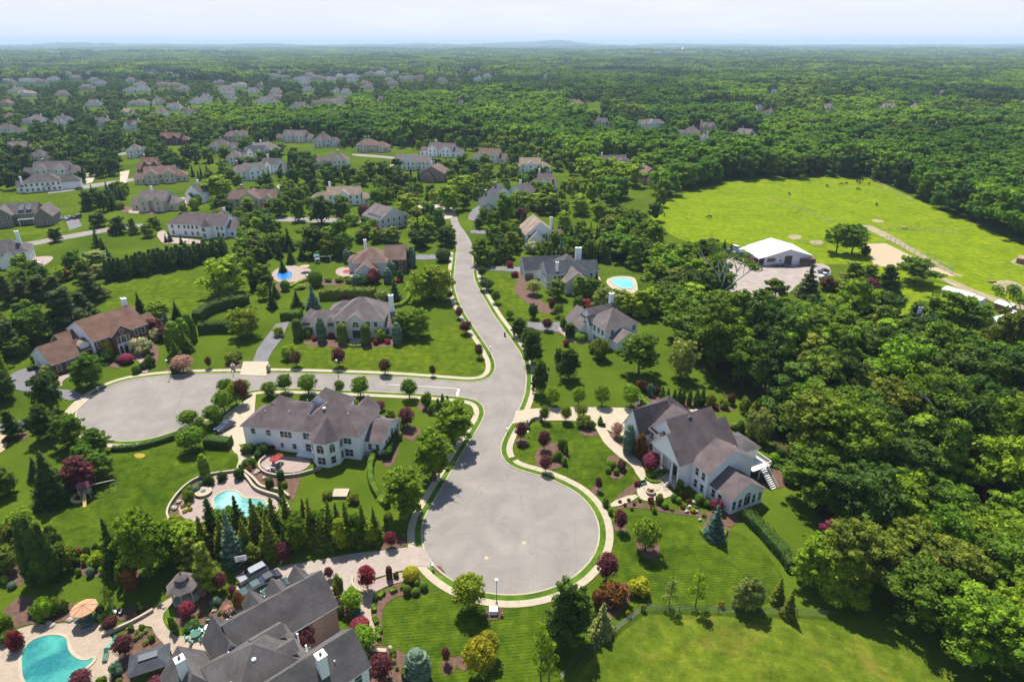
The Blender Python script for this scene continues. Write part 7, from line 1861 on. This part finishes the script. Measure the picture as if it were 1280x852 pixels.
car(907, 174, 30, 'car_silver', 'silver car outside the distant white house on the rise', 'suv'); car(548, 263, 15, 'car_silver', 'silver car on the pale circle drive at the top of the road'); car(320, 262, 10, 'car_blue', 'blue car near the long tan house'); car(336, 264, 10, 'car_white', 'white car near the long tan house')

# ------------------------------------------------------------------ street furniture
def lamp(x, y, label, h=4.6):
    p = G(x, y); t = thing('street_lamp', label, 'street lamp', (p.x, p.y, 0), 0, 'slim black street lamps with white heads')
    mb = MB(); mb.frust(0, 0, 0, .5, .14, .1, 8); mb.tube([(0, 0, .4), (0, 0, h)], [.06, .045], 6); mb.build('post', 'dark_metal', t)
    mb = MB(); mb.frust(0, 0, h, h + .45, .16, .24, 8); mb.build('lantern', 'white_paint', t); mb = MB(); mb.frust(0, 0, h + .45, h + .62, .3, .02, 8); mb.build('lamp_cap', 'white_paint', t)
lamp(621, 754, 'black street lamp with a white head at the rim of the near turning circle'); lamp(213, 471, 'street lamp standing at the top of the far turning circle'); lamp(423, 471, 'street lamp by the purple tree on the side street'); lamp(613, 447, 'street lamp by the road corner', 3)
def mailbox(x, y, label):
    p = G(x, y); t = thing('mailbox', label, 'mailbox', (p.x, p.y, 0)); mb = MB(); mb.box(-.07, .07, -.07, .07, 0, 1.0); mb.build('post', 'white_paint', t)
    mb = MB(); mb.prism([(-.14, -.28), (.14, -.28), (.14, .28), (-.14, .28)], 1.0, 1.22); mb.tube([(0, -.28, 1.2), (0, .28, 1.2)], .14, 8); mb.build('box', 'trim', t)
for x, y, l in ((541, 712, 'white mailbox in the little bed at the paved drive entrance'), (123, 489, 'mailbox beside the brick house drive'), (634, 541, 'mailbox at the mouth of the concrete drive'), (601, 350, 'mailbox on the verge by the road bend'), (292, 469, 'mailbox by the stone gate of the stucco house drive'), (660, 545, 'mailbox by the pavement of the island lawn')): mailbox(x, y, l)
p = G(617, 766); t = thing('utility_box', 'grey green utility box in a mulch ring on the front lawn', 'utility box', (p.x, p.y, .05)); mb = MB(); mb.box(-.6, .6, -.45, .45, 0, .8); mb.build('cabinet', 'trim', t); mb = MB(); mb.box(-.65, .65, -.5, .5, .8, .9); mb.build('lid', 'grey_metal', t)
p = G(631, 420); t = thing('wheeled_bin', 'black wheeled bin at the kerb of the main road', 'bin', (p.x, p.y, .1)); mb = MB(); mb.frust(0, 0, 0, 1.0, .3, .36, 4, 0, PI / 4); mb.build('bin_body', 'rubber', t); mb = MB(); mb.box(-.32, .32, -.34, .34, 1.0, 1.08); mb.build('lid', 'dark_metal', t)
# curved entrance wall of the mansion and stone gate at the stucco house
p = G(664, 527); t = thing('entrance_wall', 'low curved stone wall with a pale cap at the concrete drive', 'wall', (p.x, p.y, 0)); q = [v - p for v in px(659, 533, 662, 527, 668, 524, 675, 524)]; q = chaikin(q, 2, False); mb = MB()
for a, b in zip(q, q[1:]): mb.beam((*a, .35), (*b, .35), .4, .8)
mb.build('wall_body', 'stone', t); mb = MB()
for a, b in zip(q, q[1:]): mb.beam((*a, .79), (*b, .79), .5, .1)
mb.build('cap', 'kerbstone', t)
for x, y, l in ((659, 534, 'left hand stone pillar ending the curved entrance wall'), (676, 525, 'stone pillar nearest the small trees on the concrete drive'), (292, 463, 'stone gate pillar of the stucco house drive'), (336, 464, 'second stone gate pillar of the stucco house drive'), (797, 505, 'white pillar where the mansion drive widens')):
    p = G(x, y); t = thing('gate_pillar', l.replace('left hand ', ''), 'pillar', (p.x, p.y, .1)); mb = MB(); mb.box(-.4, .4, -.4, .4, 0, 1.5); mb.build('shaft', 'stone' if x < 700 else 'trim', t); mb = MB(); mb.box(-.5, .5, -.5, .5, 1.5, 1.62); mb.frust(0, 0, 1.62, 2.0, .2, .25, 8); mb.build('cap', 'kerbstone', t)

# ------------------------------------------------------------------ gazebo, hard top pavilion, parasols, loungers, tables
def gazebo(x, y, r, label):
    p = G(x, y); t = thing('gazebo', label, 'gazebo', (p.x, p.y, 0), .2)
    mb = MB(); mb.frust(0, 0, 0, .45, r, r, 8); mb.build('floor', 'pale_wood', t)
    for k in range(8):
        a = 2 * PI * k / 8; b = a + PI / 4; P = Vector((math.cos(a) * r * .93, math.sin(a) * r * .93, .45)); Q = Vector((math.cos(b) * r * .93, math.sin(b) * r * .93, .45))
        mb = MB(); mb.beam(P, P + Vector((0, 0, 2.5)), .16); mb.build('post', 'grey_paint', t)
        if k != 5:
            mb = MB(); mb.beam(P + Vector((0, 0, .9)), Q + Vector((0, 0, .9)), .1); mb.beam(P + Vector((0, 0, .15)), Q + Vector((0, 0, .15)), .08)
            for j in range(1, 9): c = P.lerp(Q, j / 9); mb.beam(c + Vector((0, 0, .15)), c + Vector((0, 0, .9)), .05)
            mb.build('railing', 'grey_paint', t)
        mb = MB(); mb.beam(P + Vector((0, 0, 2.45)), Q + Vector((0, 0, 2.45)), .12, .25); mb.beam(P + Vector((0, 0, 1.7)), P.lerp(Q, .3) + Vector((0, 0, 2.4)), .08); mb.beam(Q + Vector((0, 0, 1.7)), P.lerp(Q, .7) + Vector((0, 0, 2.4)), .08); mb.build('bracket', 'grey_paint', t)
    mb = MB(); mb.frust(0, 0, 2.95, 4.1, r * 1.18, r * .42, 8); mb.build('roof', 'roof_ash', t)
    mb = MB(); mb.frust(0, 0, 4.0, 4.5, r * .36, r * .36, 8); mb.build('cupola', 'grey_paint', t)
    mb = MB(); mb.frust(0, 0, 4.5, 5.3, r * .52, 0, 8); mb.ball((0, 0, 5.35), .14); mb.build('cupola_roof', 'roof_ash', t)
simple('grey_paint', (.33, .34, .37), .6, .08, 1)
gazebo(234, 747, 2.15, 'grey eight sided gazebo with a two tier roof in the lower garden')
p = G(192, 840); t = thing('pavilion', 'dark hard topped pavilion with a raised vent beside the garden path', 'pavilion', (p.x, p.y, .1), .42)
for sx in (-1, 1):
    for sy in (-1, 1): mb = MB(); mb.box(sx * 2.3 - .08, sx * 2.3 + .08, sy * 1.7 - .08, sy * 1.7 + .08, 0, 2.4); mb.build('post', 'dark_metal', t)
mb = MB(); mb.add([(-2.6, -2, 2.4), (2.6, -2, 2.4), (2.6, 2, 2.4), (-2.6, 2, 2.4), (-1.1, -.5, 3.15), (1.1, -.5, 3.15), (1.1, .5, 3.15), (-1.1, .5, 3.15)], [(0, 1, 5, 4), (1, 2, 6, 5), (2, 3, 7, 6), (3, 0, 4, 7), (4, 5, 6, 7), (0, 3, 2, 1)]); mb.build('roof', 'roof_charcoal', t)
mb = MB(); mb.box(-1.2, 1.2, -.55, .55, 3.2, 3.3); mb.build('vent', 'dark_metal', t)
def parasol(x, y, r, h, mat, label, tilt=0):
    p = G(x, y); t = thing('parasol', label, 'parasol', (p.x, p.y, .12), rnd.random()); mb = MB(); mb.tube([(0, 0, 0), (0, 0, h)], .03, 6); mb.frust(0, 0, 0, .1, .3, .25, 10); mb.build('pole', 'pale_wood', t)
    mb = MB(); n = 8; z = h - .5
    rim = [(math.cos(2 * PI * k / n) * r, math.sin(2 * PI * k / n) * r, z + (.0 if k % 1 == 0 else 0)) for k in range(n)]
    for k in range(n): q = (k + 1) % n; mb.face([rim[k], rim[q], (0, 0, h + .15)]); mb.face([rim[q], rim[k], (rim[k][0] * .98, rim[k][1] * .98, z - .18), (rim[q][0] * .98, rim[q][1] * .98, z - .18)][::-1])
    mb.build('canopy', mat, t)
    for k in range(n):
        mb = MB(); mb.beam((0, 0, h + .17), (rim[k][0], rim[k][1], z + .03), .035); mb.build('rib', 'wood', t)
parasol(111, 775, 1.9, 3.0, 'orange_cloth', 'big orange parasol shading loungers by the turquoise pool')
parasol(382, 340, 1.9, 2.8, 'tan_cloth', 'round tan parasol beside the round blue pool'); parasol(434, 346, 1.5, 2.6, 'red_cloth', 'red parasol on the terrace of the brown roofed house')
parasol(345, 582, 1.1, 2.3, 'red_cloth', 'crumpled red parasol on the pink terrace of the turreted house'); parasol(350, 578, .9, 2.1, 'red_cloth', 'smaller red parasol next to the crumpled one')
def lounger(x, y, a, mat, label):
    p = G(x, y); t = thing('sun_lounger', label, 'sun lounger', (p.x, p.y, .12), R(a)); mb = MB(); mb.box(-.95, .95, -.33, .33, .25, .33); mb.build('frame', 'pale_wood', t)
    mb = MB(); mb.box(-.9, .35, -.3, .3, .33, .43); mb.build('cushion', mat, t); mb = MB(); mb.add([(.35, -.3, .38), (.35, .3, .38), (1.0, .3, .85), (1.0, -.3, .85), (.35, -.3, .3), (.35, .3, .3), (1.0, .3, .77), (1.0, -.3, .77)], [(0, 3, 2, 1), (4, 5, 6, 7), (0, 1, 5, 4), (2, 3, 7, 6), (1, 2, 6, 5), (3, 0, 4, 7)]); mb.build('backrest', mat, t)
    for sx in (-.8, .8):
        for sy in (-.28, .28): mb = MB(); mb.box(sx - .03, sx + .03, sy - .03, sy + .03, 0, .25); mb.build('leg', 'pale_wood', t)
for x, y, a, l in ((102, 773, 60, 'green lounger furthest left under the orange parasol'), (108, 777, 55, 'green lounger in the middle under the orange parasol'), (116, 776, 62, 'green lounger to the right under the orange parasol'), (111, 786, 20, 'green cushioned lounger lying in the sun by the pool'), (141, 806, 80, 'bright green lounger by the purple bush'), (133, 822, 110, 'dark green lounger behind the pool end')): lounger(x, y, a, 'green_cloth' if x != 141 else 'plastic_green', l)
def table_set(x, y, r, mat, label, n=4, cm='grey_metal'):
    p = G(x, y); t = thing('patio_table', label, 'table', (p.x, p.y, .12)); mb = MB(); mb.frust(0, 0, .68, .74, r, r, 14); mb.build('table_top', mat, t); mb = MB(); mb.frust(0, 0, 0, .68, .25, .08, 8); mb.build('pedestal', 'dark_metal', t)
    for k in range(n):
        a = 2 * PI * k / n + .4; c = thing('patio_chair', f'{["first", "second", "third", "fourth", "fifth", "sixth"][k]} chair round the {label}', 'chair', (p.x + math.cos(a) * (r + .45), p.y + math.sin(a) * (r + .45), .12), a - PI / 2)
        mb = MB(); mb.box(-.24, .24, -.24, .24, .4, .46); mb.build('seat', cm, c); mb = MB(); mb.box(-.24, .24, .2, .26, .46, .95); mb.build('backrest', cm, c)
        for sx in (-.2, .2):
            for sy in (-.2, .2): mb = MB(); mb.box(sx - .02, sx + .02, sy - .02, sy + .02, 0, .4); mb.build('leg', 'dark_metal', c)
table_set(246, 796, .8, 'green_cloth', 'green garden table on the paved terrace', 6, 'plastic_green'); table_set(262, 788, .6, 'trim', 'white garden table near the house wall'); table_set(143, 770, .5, 'trim', 'small white table beside the parasol')
table_set(343, 586, .7, 'grey_metal', 'round table under the red parasols'); table_set(385, 346, .6, 'trim', 'small table beside the round pool', 3); table_set(447, 345, .6, 'trim', 'terrace table of the brown roofed house', 4); table_set(302, 760, .5, 'plastic_green', 'small green table by the paved drive', 2, 'plastic_green')
table_set(48, 330, .8, 'trim', 'table on the brick pink terrace', 4); table_set(232, 302, .8, 'trim', 'table on the terrace of the long white house', 4)
p = G(255, 617); t = thing('round_stone_table', 'round stone fire table on the pale pool deck', 'fire table', (p.x, p.y, .13)); mb = MB(); mb.frust(0, 0, 0, .5, 1.35, 1.5, 20); mb.build('drum', 'stone', t); mb = MB(); mb.frust(0, 0, .5, .58, 1.6, 1.6, 20); mb.build('top', 'kerbstone', t); mb = MB(); mb.frust(0, 0, .58, .66, .5, .5, 12); mb.build('burner', 'dark_metal', t)
p = G(813, 616); t = thing('stone_fountain', 'round stone basin on the mansion forecourt', 'fountain', (p.x, p.y, .13)); mb = MB(); mb.frust(0, 0, 0, .55, .9, 1.0, 16); mb.build('basin', 'concrete', t); mb = MB(); mb.frust(0, 0, .55, .6, .75, .75, 16); mb.build('soil', 'mulch', t); mb = MB(); mb.frust(0, 0, .6, 1.1, .2, .35, 10); mb.build('urn', 'stone', t)
p = G(804, 606); t = thing('garden_bench', 'dark green bench at the path in front of the mansion', 'bench', (p.x, p.y, .13), .4)
for nm, b in (('seat', (-.7, .7, -.25, .25, .42, .48)), ('backrest', (-.7, .7, .22, .28, .5, .95)), ('leg', (-.65, -.58, -.22, .22, 0, .42)), ('leg', (.58, .65, -.22, .22, 0, .42))): mb = MB(); mb.box(*b); mb.build(nm, 'green_cloth', t)
p = G(474, 815); t = thing('stone_bench', 'long pale stone bench by the garden steps of the courtyard house', 'bench', (p.x, p.y, .08), -.1)
for nm, b in (('seat', (-1.1, 1.1, -.3, .3, .4, .55)), ('leg', (-.9, -.6, -.25, .25, 0, .4)), ('leg', (.6, .9, -.25, .25, 0, .4))): mb = MB(); mb.box(*b); mb.build(nm, 'concrete', t)
# basketball hoop
p = G(306, 714); t = thing('basketball_hoop', 'basketball hoop with a white backboard at the edge of the paved drive', 'basketball hoop', (p.x, p.y, .1), .3)
mb = MB(); mb.tube([(0, 0, 0), (0, 0, 3.0), (0, -.7, 3.4)], .07, 6); mb.build('pole', 'dark_metal', t); mb = MB(); mb.box(-.9, .9, -.78, -.73, 2.9, 4.0); mb.build('backboard', 'white_paint', t)
mb = MB()
for a, b in (((-.3, 3.1), (.3, 3.1)), ((-.3, 3.55), (.3, 3.55)), ((-.3, 3.1), (-.3, 3.55)), ((.3, 3.1), (.3, 3.55))): mb.beam((a[0], -.79, a[1]), (b[0], -.79, b[1]), .05)
mb.build('target_square', 'red_cloth', t); mb = MB(); mb.tube([(math.cos(2 * PI * k / 12) * .23, -1.02 + math.sin(2 * PI * k / 12) * .23, 3.05) for k in range(13)], .02, 5, cap=False); mb.build('rim', 'red_cloth', t)
# playset
def playset(x, y, label, rot, roof, tower='pale_wood', slide=True):
    p = G(x, y); t = thing('playset', label, 'playset', (p.x, p.y, 0), R(rot))
    for sx in (-.8, .8):
        for sy in (-.8, .8): mb = MB(); mb.box(sx - .07, sx + .07, sy - .07, sy + .07, 0, 2.9); mb.build('post', tower, t)
    mb = MB(); mb.box(-.9, .9, -.9, .9, 1.4, 1.5); mb.build('platform', tower, t)
    mb = MB(); mb.add([(-1.1, -1, 2.8), (1.1, -1, 2.8), (1.1, 1, 2.8), (-1.1, 1, 2.8), (-1.1, 0, 3.6), (1.1, 0, 3.6)], [(0, 1, 5, 4), (2, 3, 4, 5), (0, 4, 3), (1, 2, 5), (0, 3, 2, 1)]); mb.build('roof', roof, t)
    mb = MB(); mb.beam((.8, 0, 2.5), (5.2, 0, 2.5), .12); mb.build('swing_beam', tower, t)
    for sy in (-1, 1): mb = MB(); mb.beam((5.2, 0, 2.5), (5.4, sy * 1.3, 0), .1); mb.build('swing_leg', tower, t)
    for xx in (2.0, 3.6):
        mb = MB(); mb.beam((xx - .2, 0, 2.45), (xx - .2, 0, .5), .02); mb.beam((xx + .2, 0, 2.45), (xx + .2, 0, .5), .02); mb.box(xx - .24, xx + .24, -.12, .12, .45, .5); mb.build('swing', 'rubber', t)
    if slide:
        mb = MB(); mb.add([(-.25, -.9, 1.5), (.25, -.9, 1.5), (.25, -3.4, .15), (-.25, -3.4, .15), (-.3, -.9, 1.65), (.3, -.9, 1.65), (.3, -3.4, .3), (-.3, -3.4, .3)], [(0, 3, 2, 1), (0, 4, 7, 3), (1, 2, 6, 5)]); mb.build('slide', 'slide_yellow', t)
        mb = MB(); pts = [(-1.2 + math.cos(a) * .9 - .2, math.sin(a) * .9 - .6, 1.5 - a * .24) for a in [k * .5 for k in range(12)]]; mb.tube(pts, .33, 8, cap=False); mb.build('spiral_slide', 'tan_cloth', t)
playset(109, 621, 'wooden playset with a maroon roof, slides and swings on the left lawn', 25, 'red_paint')
playset(397, 328, 'far swing set with a teal tower behind the round pool', 3, 'plastic_green', 'trim', False)

# ------------------------------------------------------------------ fences: each post and rail its own part
def fence(label, h, step, rails, mat, *l, w=.1, mesh_=False, joined=False):
    pts = px(*l); c = pts[0]; t = thing('fence', label, 'fence', (c.x, c.y, 0)); rp_ = resample(pts, step, False) + [pts[-1]]
    P = MB() if joined else None; n = 0
    for q in rp_:
        mb = P or MB(); v = q - c; mb.box(v.x - w / 2, v.x + w / 2, v.y - w / 2, v.y + w / 2, -.1, h)
        if not joined: mb.build('post', mat, t)
    for k in range(rails):
        z = h * (.95 - k * .8 / max(1, rails - 1)) if rails > 1 else h * .9
        for a, b in zip(pts, pts[1:]):
            mb = MB(); mb.beam((*(a - c), z), (*(b - c), z), .05); 
            mb.build('rail', mat, t)
    if joined: o = P.build('posts', mat, t); o['kind'] = 'stuff'
fence('wire fence on dark posts between the garden and the rough field', 1.3, 6.0, 4, 'dark_metal', 700, 850, 745, 808, 804, 762, 870, 764, 940, 766, 1000, 768, 1045, 772, w=.09)
fence('post and rail fence dividing the meadow', 1.3, 4, 3, 'pale_wood', 960, 247, 985, 256, 1010, 266, 1040, 279, joined=True, w=.16)
fence('post and rail fence along the far side of the meadow track', 1.3, 4, 3, 'pale_wood', 1100, 287, 1140, 287, 1170, 290, 1198, 291, joined=True, w=.16)
fence('tall netting fence along the sand arena', 2.6, 4, 5, 'grey_metal', 1103, 303, 1110, 300, 1140, 317, 1170, 331, 1190, 343, joined=True, w=.1)
fence('wooden fence beside the meadow wood', 1.3, 4, 3, 'pale_wood', 1088, 222, 1110, 238, 1140, 252, joined=True, w=.16)
fence('low dark fence round the light blue pool', 1.2, 2.5, 2, 'dark_metal', 746, 345, 775, 341, 802, 343, joined=True)
fence('paddock fence by the white sheds', 1.3, 3, 3, 'wood', 1233, 377, 1250, 383, 1270, 390, 1290, 394, joined=True)
fence('wire fence below the dry grass patch', 1.2, 4, 3, 'dark_metal', 1222, 424, 1245, 438, 1262, 446, joined=True)
fence('gate fence behind the metal barn', 1.4, 3, 3, 'grey_metal', 1000, 303, 1015, 305, 1030, 306, joined=True)

# ------------------------------------------------------------------ farm buildings
H, L = house('metal_barn', 'white metal barn with a wide low roof and a dark doorway on the gravel yard', cr(880, 280, 6.4, 495, 262), cr(880, 280, 6.4, 862, 250), 3.8, 'barn')
wing(H, 0, L, 0, 16, 3.8, 6.6, 'y', 'gg', wall='barn_metal', roof='steel_roof', oh=.5)
mb = MB(); mb.box(L * .42, L * .58, -.08, .02, 0, 3.9); mb.build('doorway', 'dark_metal', H); mb = MB(); mb.box(L * .58, L * .76, -.2, -.08, 0, 4.1); mb.build('sliding_door', 'barn_metal', H)
mb = MB(); mb.box(L * .04, L * .22, -.06, .02, 1.6, 3.2); mb.build('wide_window', 'window_glass', H); window(H, L * .33, 0, 1.6, w=.9, h=.8)
mb = MB()
for k in range(4): mb.box(-2.6, -2.45, .4 + k * 4.2, .55 + k * 4.2, 0, 3.0)
mb.add([(-2.8, 0, 3.05), (0, 0, 3.75), (0, 16, 3.75), (-2.8, 16, 3.05), (-2.8, 0, 2.95), (0, 0, 3.65), (0, 16, 3.65), (-2.8, 16, 2.95)], [(0, 3, 2, 1)[::-1], (4, 5, 6, 7)[::-1], (0, 1, 5, 4), (2, 3, 7, 6), (3, 0, 4, 7)]); mb.build('lean_to', 'steel_roof', H)
mb = MB(); mb.box(-.05, .0, 1, 15, .2, 3.0); mb.build('stall_front', 'dark_metal', H)
p = G(1008, 331); t = thing('red_trailer', 'red stock trailer parked against the metal barn', 'trailer', (p.x, p.y, .1), -.05); mb = MB(); mb.box(-3, 3, -1.1, 1.1, .6, 1.3); mb.build('body', 'red_paint', t); mb = MB(); mb.box(-3.1, 3.1, -1.25, 1.25, 2.5, 2.65); mb.build('trailer_roof', 'red_paint', t); mb = MB(); mb.box(-2.9, 2.9, -1.05, 1.05, 1.3, 2.5); mb.build('slatted_side', 'dark_metal', t)
p = G(974, 332.5); t = thing('flat_trailer', 'low flat trailer in front of the barn door', 'trailer', (p.x, p.y, .1), 0); mb = MB(); mb.box(-3.5, 3.5, -1, 1, .5, .65); mb.build('bed', 'grey_metal', t)
for sx in (-1, 1): mb = MB(); mb.tube([(sx, -1.1, .35), (sx, 1.1, .35)], .35, 10); mb.build('wheel', 'rubber', t)
H, L = house('long_stable', 'long low stable with a pale sheet roof by the paddock', cr(1080, 320, 6.4, 632, 262), cr(1080, 320, 6.4, 850, 330), 2.4, 'stable')
wing(H, 0, L, 0, 4.5, 2.4, 3.1, 'x', 'gg', wall='siding_grey', roof='steel_roof'); [door(H, L * (.12 + .15 * k), 0, 0, 's', 1.2, 2.0, 'dark_metal') for k in range(6)]; wing(H, L, L + 3, .5, 4.2, 2.2, 2.8, 'x', 'gg', wall='barn_metal', roof='steel_roof')
H, L = house('white_shed', 'white block shed with a patched grey roof on the yellow grass', cr(1080, 320, 6.4, 962, 500), cr(1080, 320, 6.4, 1082, 545), 3.0, 'shed')
wing(H, 0, L, 0, 9.5, 3.0, 4.3, 'y', 'gg', wall='barn_metal', roof='steel_roof'); window(H, L * .5, 0, 1.2); window(H, L, 3, 1.0, 'e')
for (a, b, lb, rf) in (((1243, 378), (1261, 384), 'open fronted shelter with a pale roof behind the white shed', 'steel_roof'), ((1263, 392), (1275, 394), 'little lean to with a pale roof beside the shelter', 'steel_roof'), ((1272, 322), (1292, 326), 'brown roofed run in shelter at the meadow edge', 'rust_roof')):
    H, L = house('open_shelter', lb, a, b, 2.4, 'shelter'); wing(H, 0, L, .6, 4, 2.4, 3.0, 'x', 'gg', wall='wood', roof=rf)
    mb = MB(); [mb.box(x - .08, x + .08, -.6, -.44, 0, 2.5) for x in (.1, L / 2, L - .1)]; mb.build('front_posts', 'wood', H)['kind'] = 'stuff'
for (x, y, w_, lb) in ((1142, 437, 1, 'grey roofed hut among the trees of the dense wood'), (1247, 432, .6, 'small hut by the yellow grass')):
    if x == 1142: gen_house('hut', lb, (1146, 426), (1162, 428), 'E', 'siding_grey', 'roof_ash', 4)
# feed troughs and logs lying in the meadow
for x, y, a, l in ((1240, 353, 10, 'dark trough on the bare ring of the meadow'), (1271, 365, 40, 'short log on the pale patch of the meadow'), (1131, 286, 0, 'round black bale feeder beside the meadow fence')):
    p = G(x, y); t = thing('feed_trough', l, 'trough', (p.x, p.y, 0), R(a)); mb = MB(); mb.box(-1.6, 1.6, -.35, .35, .25, .6); mb.build('basin', 'wood', t)
    for s in (-1.2, 1.2): mb = MB(); mb.box(s - .1, s + .1, -.35, .35, 0, .25); mb.build('leg', 'wood', t)
# grazing horses: one continuous skinned body each
def horse_mesh():
    me = bpy.data.meshes.new('horse'); J = [((0, 0, 1.15), .30), ((.45, 0, 1.18), .30), ((.85, 0, 1.2), .27), ((1.15, 0, 1.05), .17), ((1.45, 0, .65), .12), ((1.62, 0, .30), .11), ((1.72, 0, .08), .06), ((-.4, 0, 1.2), .30), ((-.62, 0, 1.12), .18), ((-.8, 0, .75), .05), ((-.82, 0, .45), .04)]
    E_ = [(0, 1), (1, 2), (2, 3), (3, 4), (4, 5), (5, 6), (0, 7), (7, 8), (8, 9), (9, 10)]
    for sx, r0 in ((.72, 2), (-.48, 7)):
        for sy in (-.17, .17):
            b = len(J); J += [((sx, sy, .85), .13), ((sx + (.03 if sx > 0 else -.08), sy, .48), .07), ((sx, sy, .1), .05), ((sx + .05, sy, .0), .06)]; E_ += [(r0, b), (b, b + 1), (b + 1, b + 2), (b + 2, b + 3)]
    me.from_pydata([j[0] for j in J], E_, []); ob = bpy.data.objects.new('tmp', me); COL.objects.link(ob); md = ob.modifiers.new('s', 'SKIN')
    for v, j in zip(me.skin_vertices[0].data, J): v.radius = (j[1], j[1])
    me.skin_vertices[0].data[0].use_root = True; ob.modifiers.new('d', 'SUBSURF').levels = 1
    dg = bpy.context.evaluated_depsgraph_get(); dg.update(); m2 = bpy.data.meshes.new_from_object(ob.evaluated_get(dg)); bpy.data.objects.remove(ob); m2.materials.clear(); m2.materials.append(MATS['horse_brown']); return m2
hm = horse_mesh(); hr = random.Random(4)
for k, (x, y) in enumerate(((1071, 228), (1074, 230), (1077, 227), (1086, 231), (1057, 231), (1052, 232), (1072, 238), (986, 244), (1095, 257), (830, 270), (887, 273), (1034, 234))):
    p = G(x, y); o = link('grazing_horse', hm, None, (p.x, p.y, 0), hr.uniform(0, 6)); o.scale = (1.2,) * 3; tag(o, f'dark grazing animal in the meadow, {nth(k)} of twelve counted from the herd by the wood', 'animal', 'dark animals grazing in the meadow')
# far landmarks
for x0, x1, y, h, l in ((167, 197, 67, 12, 'long white warehouse in the hazy distance'), (203, 213, 67, 9, 'short white warehouse beside the long one'), (120, 135, 66, 8, 'low pale building in the hazy distance'), (62, 74, 69, 10, 'pink pale building far off on the hazy plain'), (819, 826, 70, 10, 'small white building far off in the forest'), (276, 281, 67, 14, 'tiny white block far off in the forest')):
    a, b = G(x0, y, 12), G(x1, y, 12); t = thing('warehouse', l, 'building', ((a.x + b.x) / 2, (a.y + b.y) / 2, 0)); w_ = (b - a).length / 2; mb = MB(); mb.box(-w_, w_, -30, 30, 0, 22 + h); mb.build('wall', 'barn_metal', t); mb = MB(); mb.box(-w_ - 1, w_ + 1, -31, 31, 22 + h, 23.5 + h); mb.build('roof', 'steel_roof', t)
p = G(853, 66, 30); t = thing('water_tower', 'tiny white water tower on the horizon', 'water tower', (p.x, p.y, 0)); mb = MB(); mb.tube([(0, 0, 0), (0, 0, 45)], 4, 8); mb.build('stem', 'white_paint', t); mb = MB(); mb.ball((0, 0, 50), 11, 12, 8, 0, (1, 1, .7)); mb.build('tank', 'white_paint', t)
for x, l in ((43.5, 'slim radio mast on the skyline above the far suburb'), (131, 'second slim radio mast on the skyline')):
    p = G(x, 62, 20); t = thing('radio_mast', l, 'mast', (p.x, p.y, 0)); mb = MB(); mb.tube([(0, 0, 0), (0, 0, 110)], [3.2, 1.5], 6); mb.build('mast', 'grey_metal', t)
# boulders in the beds
rocks = [(62, 780, .5), (88, 776, .6), (92, 770, .5), (66, 783, .5), (100, 765, .4), (95, 762, .5), (320, 592, .5), (322, 590, .6), (313, 588, .5), (330, 598, .5), (450, 748, .3), (432, 746, .4), (446, 752, .4), (441, 756, .4), (862, 634, .5), (866, 628, .5), (870, 640, .5), (858, 640, .5), (875, 650, .4), (205, 760, .4), (228, 760, .4), (268, 764, .4), (218, 636, .7), (213, 650, .7), (224, 628, .6), (350, 606, .4), (118, 452, .4), (133, 456, .5), (480, 823, .3), (488, 810, .4), (176, 796, .3), (182, 790, .3)]
for k, (x, y, r_) in enumerate(rocks):
    p = G(x, y); mb = MB(); mb.ball((0, 0, r_ * .3), r_, 8, 5, 0, (1, .8, .6), .3); o = mb.build('boulder', 'stone', None, (p.x, p.y, .1), rnd.random() * 3)
    lm = min(LMW, key=lambda t: (t[0] - p).length)[1]; o['category'] = 'boulder'; o['group'] = 'boulders in the mulch beds'; o['_lm'] = lm
bl = {}
for o in list(COL.objects):
    if '_lm' in o.keys(): bl.setdefault(o['_lm'], []).append(o); del o['_lm']
for lm, l in bl.items():
    for k, o in enumerate(sorted(l, key=lambda o: o.location.x / o.location.y)): o['label'] = f'rounded tan boulder near {lm}, {nth(k)} of {len(l)} from the left' if len(l) > 1 else f'rounded tan boulder near {lm}'

# low retaining walls round the pale pool garden
def low_wall(label, w, h, mat, *l):
    pts = chaikin(px(*l), 2, False); c = pts[0]; t = thing('retaining_wall', label, 'wall', (c.x, c.y, 0)); mb = MB()
    for a, b in zip(pts, pts[1:]): mb.beam((*(a - c), h / 2), (*(b - c), h / 2), w, h)
    mb.build('wall_body', 'stone', t); mb = MB()
    for a, b in zip(pts, pts[1:]): mb.beam((*(a - c), h + .04), (*(b - c), h + .04), w + .06, .09)
    mb.build('coping', 'concrete', t)
low_wall('outer curved retaining wall along the left side of the pale pool deck', .3, .6, 'stone', 212, 652, 208, 640, 222, 618, 240, 602, 262, 594, 296, 590)
low_wall('winding planted wall between the pale pool and the pink terrace', .4, .8, 'stone', 302, 592, 312, 602, 318, 612, 332, 618, 348, 622, 358, 630, 364, 645)
low_wall('inner low wall of the planting shelf above the pale pool', .4, .6, 'stone', 306, 590, 318, 600, 326, 610, 340, 612, 352, 614, 362, 622)
low_wall('low stone wall edging the path from the gazebo to the pool', .35, .6, 'stone', 128, 796, 150, 786, 172, 776, 192, 764)
low_wall('low stone kerb of the bed round the maroon ball tree', .3, .5, 'stone', 441, 722, 440, 732, 448, 740, 458, 742)
t = thing('stone_patio_box', 'square grey stone platform on the small lawn below the turreted house', 'platform', (*G(426, 618), 0)); mb = MB(); mb.box(-1.4, 1.4, -1.1, 1.1, 0, .5); mb.build('base', 'stone', t); mb = MB(); mb.box(-1.5, 1.5, -1.2, 1.2, .5, .58); mb.build('slab_top', 'concrete', t)
